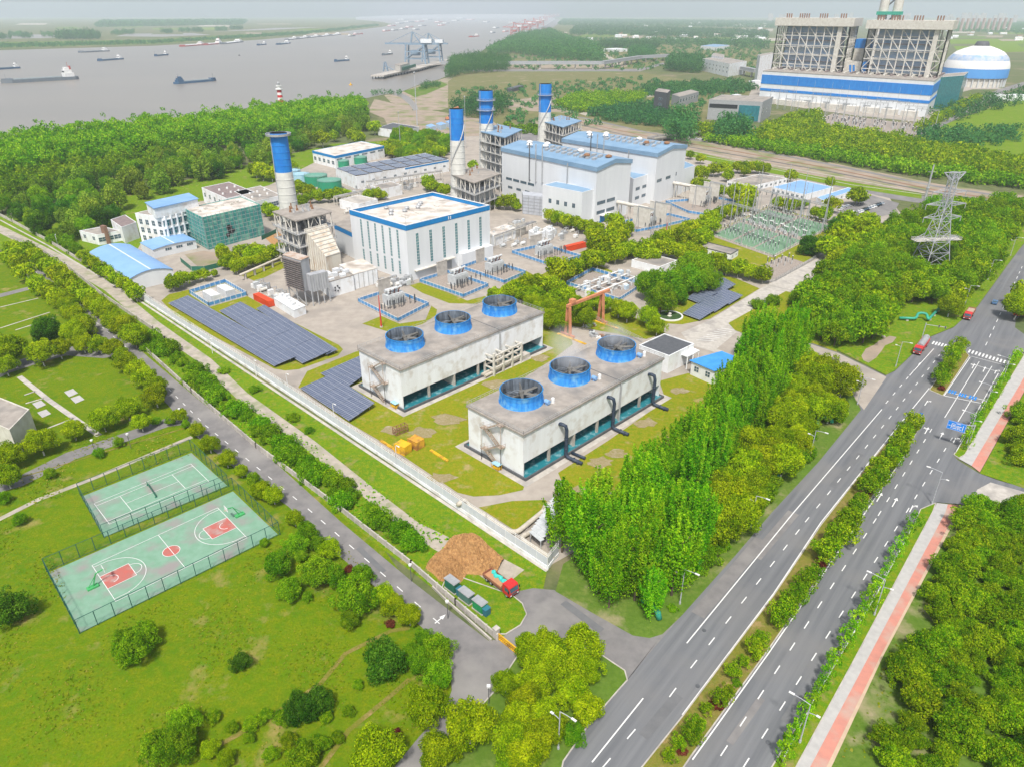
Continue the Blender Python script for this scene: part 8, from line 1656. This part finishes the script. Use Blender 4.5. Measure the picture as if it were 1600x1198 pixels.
grove('cam', [(1163, 304, 30), (1150, 300, 24), (1172, 302, 22), (1103, 293, 20), (1090, 287, 18), (1125, 298, 18), (1095, 270, 22), (1116, 264.5, 18), (1133, 263, 18), (1138.6, 274, 16), (1153.6, 261, 16), (1163, 261, 16), (1172, 261, 16), (1185.5, 261, 16), (1195, 263, 16), (1165, 268, 13), (1095, 247.6, 13), (1078.5, 242, 11), (1236, 274, 17), (1215, 317, 16), (1225, 319, 16), (1236, 321, 18), (1247, 319, 14), (1257, 319, 12), (1300, 319, 22), (1288.5, 334, 20), (1275, 332, 16), (1339, 306, 24), (1345, 307, 20), (1298, 285, 14)], 'round tree around the low offices beyond the switchyard', 'trees around the low offices')
grove('cam', [(1294, 385, 32), (1313, 370, 36), (1326, 356, 32), (1339, 360, 32), (1350.5, 351, 30), (1324, 345, 28), (1307, 407, 28), (1313, 398, 26), (1326, 390, 26), (1337, 383, 28), (1350, 377, 28), (1364, 370, 28), (1375, 362, 28), (1310, 410, 26), (1360, 345, 24)], 'yellow-green tree in the double row right of the switchyard street', 'double row right of the switchyard')
grove('dark', [(1266, 381, 28), (1305, 353, 22)], 'dark green tree at the corner of the switchyard lawn', 'dark trees by the switchyard')
grove('cam', [(1091, 415, 34), (1116, 407, 26), (1125, 409, 22), (1136, 417, 22), (1155, 418.5, 24), (1174, 425, 22), (1193, 428, 24)], None, 'row below the switchyard', ordinal='round tree, # from the left in the row before the switchyard')
grove('bush', [(1185, 476, 18), (1208, 470, 20), (1250, 465, 30), (1262, 458, 26)], 'rounded shrub at the edge of the lawn by the plant street', 'shrubs on the plant lawn', .6)
# --- garden and offices, top left
scat(['olive', 'green', 'olive', 'dark'], [(10, 348), (110, 388), (200, 335), (300, 290), (420, 260), (500, 225), (585, 205), (575, 192), (440, 232), (280, 258), (100, 300), (0, 325)], 15, 5.0, 21, {'green': 'fresh green tree in the garden behind the offices', 'olive': 'pale willow-like tree in the garden behind the offices', 'dark': 'dark evergreen tree in the garden behind the offices'}, {'green': 'green garden trees', 'olive': 'pale garden trees', 'dark': 'dark garden trees'})
scat(['camfar', 'green'], [(600, 245), (625, 215), (700, 222), (708, 246), (640, 258)], 9, 4.2, 22, {'camfar': 'yellow-green tree in the plot behind the solar-roof hall', 'green': 'green tree in the plot behind the solar-roof hall'}, {'camfar': 'yellow-green trees behind the solar-roof hall', 'green': 'green trees behind the solar-roof hall'})
grove('camfar', [(503, 216, 22), (521.5, 212.5, 14), (553, 211, 20), (561, 216, 18), (585, 199, 18)], None, 'round trees behind the blue-banded building', ordinal='bright round tree, # from the left behind the blue-banded low building')
grove('red', [(102, 361, 8), (113, 361, 8)], 'small red shrub by the garden lawn near the white villa', 'red shrubs by the villa', .5)
scat('bush', [(48, 360), (60, 353), (128, 392), (118, 400)], 5, 2.6, 23, 'green shrub in the hedge inside the plant wall, left of the blue shed', 'hedge inside the plant wall', 1.1)
wood('riverside_wood', [(-200, 330), (0, 296), (100, 272), (225, 258), (290, 240), (440, 222), (575, 186), (565, 172), (430, 186), (300, 207), (0, 240), (-200, 270)], 8.5, 5.2, 17, 31, 'lf_pop', 520, 1.25)
wood('riverside_thicket', [(-150, 345), (0, 318), (110, 290), (240, 268), (300, 253), (290, 240), (225, 256), (100, 270), (0, 296), (-200, 330)], 8, 4.2, 9, 32, 'lf_green', 420, 1.1)
# --- roadside belt: poplars and camphors between plant and main road
scat('pop', [(885, 905), (1000, 982), (1035, 965), (1105, 870), (1120, 800), (1090, 790), (1000, 850), (940, 838), (866, 862)], 4.7, 3.25, 41, 'tall fresh green poplar in the dense grove at the road corner', 'poplar grove at the road corner', 1.08, .25, .4)
scat('pop', [(935, 860), (1000, 865), (1100, 775), (1175, 690), (1200, 640), (1140, 640), (1060, 720), (975, 800)], 5.0, 3.1, 42, 'tall fresh green poplar in the strip between cooling tower and main road', 'poplar strip beside the cooling tower', .95, .22, .4)
scat('pop', [(1130, 640), (1205, 640), (1275, 560), (1240, 548), (1170, 556)], 5.0, 3.2, 43, 'tall fresh green poplar between the blue-roofed hut and the gate road', 'poplars by the blue-roofed hut', 1.08, .25, .4)
scat('pop', [(1105, 662), (1150, 605), (1185, 592), (1165, 665), (1130, 690)], 4.6, 2.9, 48, 'tall fresh green poplar between the blue-roofed hut and the gate road', 'poplars by the blue-roofed hut', 1, .22, .4)
scat('cam', [(1085, 855), (1120, 868), (1210, 760), (1300, 655), (1325, 615), (1255, 570), (1215, 640), (1190, 690), (1110, 785)], 6.4, 3.7, 44, 'yellow-green round tree in the belt along the green heating pipes', 'belt along the heating pipes', 1.05, .25)
scat('bush', [(1000, 985), (1060, 950), (1200, 790), (1195, 775), (1040, 940)], 4.5, 1.5, 45, 'low shrub on the verge beside the main road', 'verge shrubs beside the road', .8, .4)
# --- dense grove beyond the gate road
scat(['green', 'grv', 'grv'], [(1248, 520), (1262, 478), (1290, 442), (1385, 378), (1445, 350), (1575, 335), (1600, 345), (1520, 460), (1470, 480), (1440, 470), (1400, 480), (1360, 540), (1330, 545), (1290, 540)], 7.6, 4.6, 46, {'grv': 'yellow-green spreading tree in the big grove under the lattice tower', 'green': 'green tree in the big grove under the lattice tower'}, {'grv': 'yellow-green trees of the tower grove', 'green': 'green trees of the tower grove'}, 1.15, .25)
grove('cam', [(1486, 478, 28), (1500, 458, 28), (1517, 434, 28), (1534, 416, 26)], None, 'round trees at the kerb near the brown truck', ordinal='round tree, # from the junction along the left kerb beyond the brown truck')
grove('cam', [(1592, 478, 36), (1604, 460, 36)], 'round tree on the kerb corner at the right edge of the picture', 'trees on the right kerb corner')
# --- plantation right of the pavement
scat('plant', [(1365, 1215), (1400, 1080), (1470, 900), (1515, 800), (1600, 800), (1800, 900), (1800, 1215)], 4.7, 2.45, 51, 'rounded dark olive tree in the plantation right of the pink pavement', 'plantation right of the pavement', 1.0, .3, .4)
scat('plant', [(1560, 725), (1600, 640), (1720, 520), (1760, 700), (1660, 760), (1600, 745)], 5.5, 2.8, 52, 'rounded tree in the small plantation above the east side road', 'plantation above the side road', 1.0, .3)
scat('pop', [(1570, 1215), (1600, 1020), (1640, 960), (1800, 960), (1800, 1215)], 6, 2.6, 53, 'tall feathery green poplar at the right edge of the plantation', 'poplars at the right picture edge', .8)
# --- median and strip planting
md = []
for (a, b, n) in (((1050, 1195), (1205, 990), 11), ((1215, 980), (1275, 895), 6), ((1285, 880), (1350, 785), 8), ((1356, 775), (1430, 665), 12), ((1465, 605), (1500, 545), 7)):
    for i in range(n): md.append((a[0] + (b[0] - a[0]) * i / n, a[1] + (b[1] - a[1]) * i / n))
rg = random.Random(8)
for i, (x, y) in enumerate(md):
    p = P(x, y, .26) + Vector((rg.uniform(-.7, .7), rg.uniform(-.7, .7), 0)); big = y < 985
    plant('medtree', p, rg.uniform(1.6, 2.5) if big else rg.uniform(.9, 1.6), 'bushy tree with staked stem on the median, %s from the camera end' % ordn(i), 'trees on the median')
    q = P(x + rg.uniform(-5, 5), y + rg.uniform(-6, 6), .26)
    if i % 2: plant('red' if i % 4 == 1 else 'bush', q, rg.uniform(.6, 1.1), 'low red-leaved shrub on the planted median' if i % 4 == 1 else 'low green shrub on the planted median', 'red shrubs on the median' if i % 4 == 1 else 'green shrubs on the median')
st = [((1215, 1190), (1425, 815), 24), ((1500, 700), (1588, 556), 14)]
i = 0
for (a, b, n) in st:
    for k in range(n):
        f = k / n; p = P(a[0] + (b[0] - a[0]) * f + rg.uniform(2, 7), a[1] + (b[1] - a[1]) * f, .24); plant('sap', p, rg.uniform(.95, 1.4), 'thin young tree on the kerbside green strip, %s from the picture bottom' % ordn(i), 'saplings on the kerbside strip'); i += 1
scat('bush', [(890, 900), (1000, 985), (1040, 965), (1130, 860), (1215, 765), (1300, 660), (1325, 618), (1200, 640), (1120, 760), (1000, 870)], 6.0, 2.4, 47, 'green bush filling the ground under the roadside poplars', 'bushes under the roadside poplars', .9, .45, .5)
wood('field_scrub', [(760, 110), (1190, 112), (1190, 62), (870, 60)], 34, 4.5, 5, 120, per=50, leaf=2.4, jitter=.9); wood('field_scrub', [(700, 142), (1000, 122), (1180, 142), (1020, 200), (800, 198)], 22, 3.4, 4, 121, per=60, leaf=1.7, jitter=.9)
# --- scrub between the walls (left service strip)
scat('bush', [(225, 545), (250, 555), (310, 610), (400, 680), (520, 780), (640, 870), (680, 880), (650, 850), (560, 780), (470, 705), (380, 640), (300, 575), (240, 530)], 4.6, 2.5, 61, 'green bush in the wild hedge between the concrete fence and the dirt track', 'wild hedge beside the concrete fence', 1.05, .35)
scat('bush', [(270, 535), (400, 610), (560, 730), (640, 785), (720, 840), (700, 830), (560, 735), (480, 672), (390, 610), (300, 550)], 4.0, 1.3, 62, 'low bush on the verge under the white plant wall', 'low bushes under the plant wall', .8, .4)
# --- far woods
wood('canal_belt', [(1070, 200), (1180, 215), (1225, 190), (1275, 182), (1290, 205), (1400, 222), (1520, 243), (1620, 262), (1620, 288), (1540, 280), (1420, 262), (1300, 243), (1180, 225), (1080, 212)], 8, 4.5, 7.5, 71, 'lf_plant', 260, 1.3)
wood('canal_belt', [(1100, 222), (1200, 228), (1300, 245), (1420, 264), (1540, 282), (1620, 290), (1620, 300), (1440, 278), (1300, 255), (1180, 237)], 7.5, 4.0, 6.5, 72, 'lf_green', 240, 1.3)
wood('far_wood', [(697, 126), (720, 118), (795, 112), (797, 100), (745, 95), (705, 100)], 10, 5.5, 19, 73)
wood('far_wood', [(705, 175), (735, 168), (780, 162), (800, 168), (770, 188), (720, 186)], 10, 5.5, 15, 74)
wood('far_wood', [(760, 88), (800, 84), (860, 92), (945, 100), (930, 78), (880, 62), (860, 52), (812, 60)], 17, 9, 22, 75, per=120, leaf=2.4)
wood('far_wood', [(983, 96), (1020, 94), (1020, 84), (985, 84)], 12, 7, 20, 76, per=120, leaf=2)
wood('far_wood', [(1040, 112), (1095, 116), (1097, 100), (1045, 98)], 11, 7, 20, 77, per=120, leaf=2)
wood('far_wood', [(938, 76), (1028, 76), (1028, 71), (940, 70)], 14, 8, 16, 78, per=100, leaf=2.4)
wood('roadside_scrub', [(862, 166), (905, 150), (1010, 150), (1000, 160), (960, 172), (910, 178)], 9, 4.5, 7, 79, 'lf_green', 130, 1.6)
wood('roadside_scrub', [(915, 182), (960, 172), (1020, 168), (1080, 195), (1060, 203), (960, 192)], 10, 5, 8, 80, 'lf_far', 130, 1.6)
wood('roadside_scrub', [(1000, 140), (1150, 130), (1180, 142), (1100, 150), (1020, 152)], 13, 6, 8, 81, 'lf_far', 120, 2)
wood('roadside_scrub', [(780, 195), (850, 200), (920, 215), (900, 222), (800, 207)], 11, 3.2, 3, 82, 'lf_green', 120, 1.4)
wood('far_wood', [(1040, 222), (1075, 228), (1085, 205), (1050, 200)], 9, 6.5, 18, 83, 'lf_far', 260, 1.5)
wood('far_wood', [(1120, 226), (1165, 228), (1165, 208), (1125, 205)], 9, 6.5, 16, 84, 'lf_far', 260, 1.5)
wood('shore_scrub', [(580, 150), (625, 150), (625, 146), (580, 146)], 14, 5, 7, 85, per=90, leaf=1.6)
wood('shore_scrub', [(655, 142), (690, 136), (690, 132), (660, 134)], 14, 5, 6, 86, per=90, leaf=1.6)
wood('farmland_hedge', [(1440, 180), (1470, 172), (1560, 150), (1600, 142), (1600, 160), (1550, 180), (1470, 196)], 22, 7, 8, 87, per=110, leaf=2.0, jitter=.5)
wood('farmland_hedge', [(1410, 235), (1450, 205), (1560, 205), (1600, 200), (1600, 225), (1500, 232)], 14, 6, 6, 88, per=110, leaf=1.8, jitter=.5)
wood('site_row', [(1425, 208), (1440, 209), (1530, 160), (1520, 156)], 9, 5, 8, 89, 'lf_cam', 130, 1.6)
for i, px in enumerate([[(890, 55), (1200, 62), (1200, 50), (900, 40)], [(870, 40), (1210, 45), (1210, 34), (880, 30)], [(1480, 50), (1640, 55), (1640, 36), (1480, 36)], [(1000, 70), (1200, 78), (1200, 66), (1010, 62)]]): wood('far_wood', px, 48 if i % 3 else 36, 9, 12, 90 + i, per=60, leaf=3.6, jitter=.9)
wood('opposite_bank_wood', [(150, 43), (380, 39), (385, 34), (160, 36)], 45, 22, 22, 95, per=70, leaf=7)
wood('opposite_bank_wood', [(88, 62), (155, 62), (155, 57), (92, 56)], 22, 11, 22, 96, per=90, leaf=4)
for i, (x, y) in enumerate(((8, 62), (25, 58), (42, 60), (75, 58), (185, 55), (200, 54), (262, 53), (290, 51), (310, 51), (346, 49), (370, 47))): wood('opposite_bank_trees', [(x - 9, y), (x + 9, y), (x + 9, y - 2), (x - 9, y - 2)], 24, 9, 18, 100 + i, per=80, leaf=3)
wood('opposite_bank_scrub', [(0, 76), (240, 69), (480, 54), (590, 41), (590, 39), (480, 51), (240, 66), (0, 71)], 30, 10, 7, 112, per=50, leaf=3.5)

# --- grass tufts on the front lawn
def tufts(name, px, dens, size, seed, m):
    pts = scatter(px, 1 / math.sqrt(dens), seed, .6, 40000); r = NR(seed); p = np.array([(x, y, .1) for x, y in pts]); p = np.repeat(p, 3, 0) + r.normal(size=(len(p) * 3, 3)) * np.array([.16, .16, .0]); p = p[(np.sin(p[:, 0] * .31) + np.sin(p[:, 1] * .27 + p[:, 0] * .11) + r.normal(size=len(p)) * .7) > .6]; n = len(p); p[:, 2] += size * .3
    nn = r.normal(size=(n, 3)); nn[:, 2] = np.abs(nn[:, 2]) + .9; nn /= np.linalg.norm(nn, axis=1)[:, None]; me = fast_mesh(name, leaf_quads(r, p, nn, size), np.clip(.5 + r.normal(size=n) * .3, 0, 1), M[m]); o = bpy.data.objects.new(name, me); COL.objects.link(o); tag(o, None, None, kind='stuff')
M['lf_grass'] = leafmat('grass_blades', (.09, .19, .003), (.18, .24, .004), (.33, .30, .05), .0, .4)
tufts('grass_tufts', [(-60, 830), (60, 800), (130, 1000), (440, 845), (520, 830), (690, 1030), (690, 1080), (600, 1215), (-60, 1215)], 1.3, .34, 5, 'lf_grass')
tufts('grass_tufts', [(-20, 700), (290, 662), (330, 700), (70, 790), (-20, 800)], .8, .45, 6, 'lf_grass')
tufts('verge_tufts', [(1300, 1215), (1385, 1030), (1510, 800), (1540, 800), (1420, 1000), (1370, 1215)], 1.0, .55, 7, 'lf_grass')
tufts('verge_tufts', [(240, 540), (500, 700), (720, 850), (690, 880), (520, 790), (300, 610)], .7, .6, 8, 'lf_green')
# ---------------------------------------------------------------- thin steam over the fans
sm = bpy.data.materials.new('steam'); sm.use_nodes = True; t = sm.node_tree; t.nodes.remove(t.nodes['Principled BSDF']); pv = t.nodes.new('ShaderNodeVolumePrincipled'); pv.inputs['Color'].default_value = (.95, .96, 1, 1)
tc = t.nodes.new('ShaderNodeTexCoord'); gr = t.nodes.new('ShaderNodeTexGradient'); gr.gradient_type = 'SPHERICAL'; nz_ = t.nodes.new('ShaderNodeTexNoise'); nz_.inputs['Scale'].default_value = 2.2; nz_.inputs['Detail'].default_value = 3
m1 = t.nodes.new('ShaderNodeMath'); m1.operation = 'MULTIPLY'; m2 = t.nodes.new('ShaderNodeMath'); m2.operation = 'MULTIPLY'; m2.inputs[1].default_value = .22
t.links.new(tc.outputs['Object'], gr.inputs[0]); t.links.new(tc.outputs['Object'], nz_.inputs['Vector']); t.links.new(gr.outputs['Fac'], m1.inputs[0]); t.links.new(nz_.outputs['Fac'], m1.inputs[1]); t.links.new(m1.outputs[0], m2.inputs[0]); t.links.new(m2.outputs[0], pv.inputs['Density']); t.links.new(pv.outputs[0], t.nodes['Material Output'].inputs['Volume'])
for (x, y, s) in ((893, 560, (5.2, 5.2, 5.5)), (880, 535, (6, 5, 6)), (962, 525, (5, 5, 5))):
    p = P(x, y, 18); mb = MB(); mb.lathe((0, 0, 0), [(.01, -1), (.5, -.87), (.87, -.5), (1, 0), (.87, .5), (.5, .87), (.01, 1)], 20); o = mb.build('steam', sm); o.location = p; o.scale = s; tag(o, None, None, kind='stuff')
# ---------------------------------------------------------------- haze
hz = MB(); hz.bx(-15400, 15400, -500, 15400, -1, 245)
hm = bpy.data.materials.new('haze'); hm.use_nodes = True; t = hm.node_tree; t.nodes.remove(t.nodes['Principled BSDF'])
pv = t.nodes.new('ShaderNodeVolumePrincipled'); pv.inputs['Color'].default_value = (.80, .90, 1, 1); pv.inputs['Density'].default_value = HAZE; pv.inputs['Anisotropy'].default_value = 0
t.links.new(pv.outputs[0], t.nodes['Material Output'].inputs['Volume'])
hobj = hz.build('haze', hm); tag(hobj, None, None, kind='stuff')
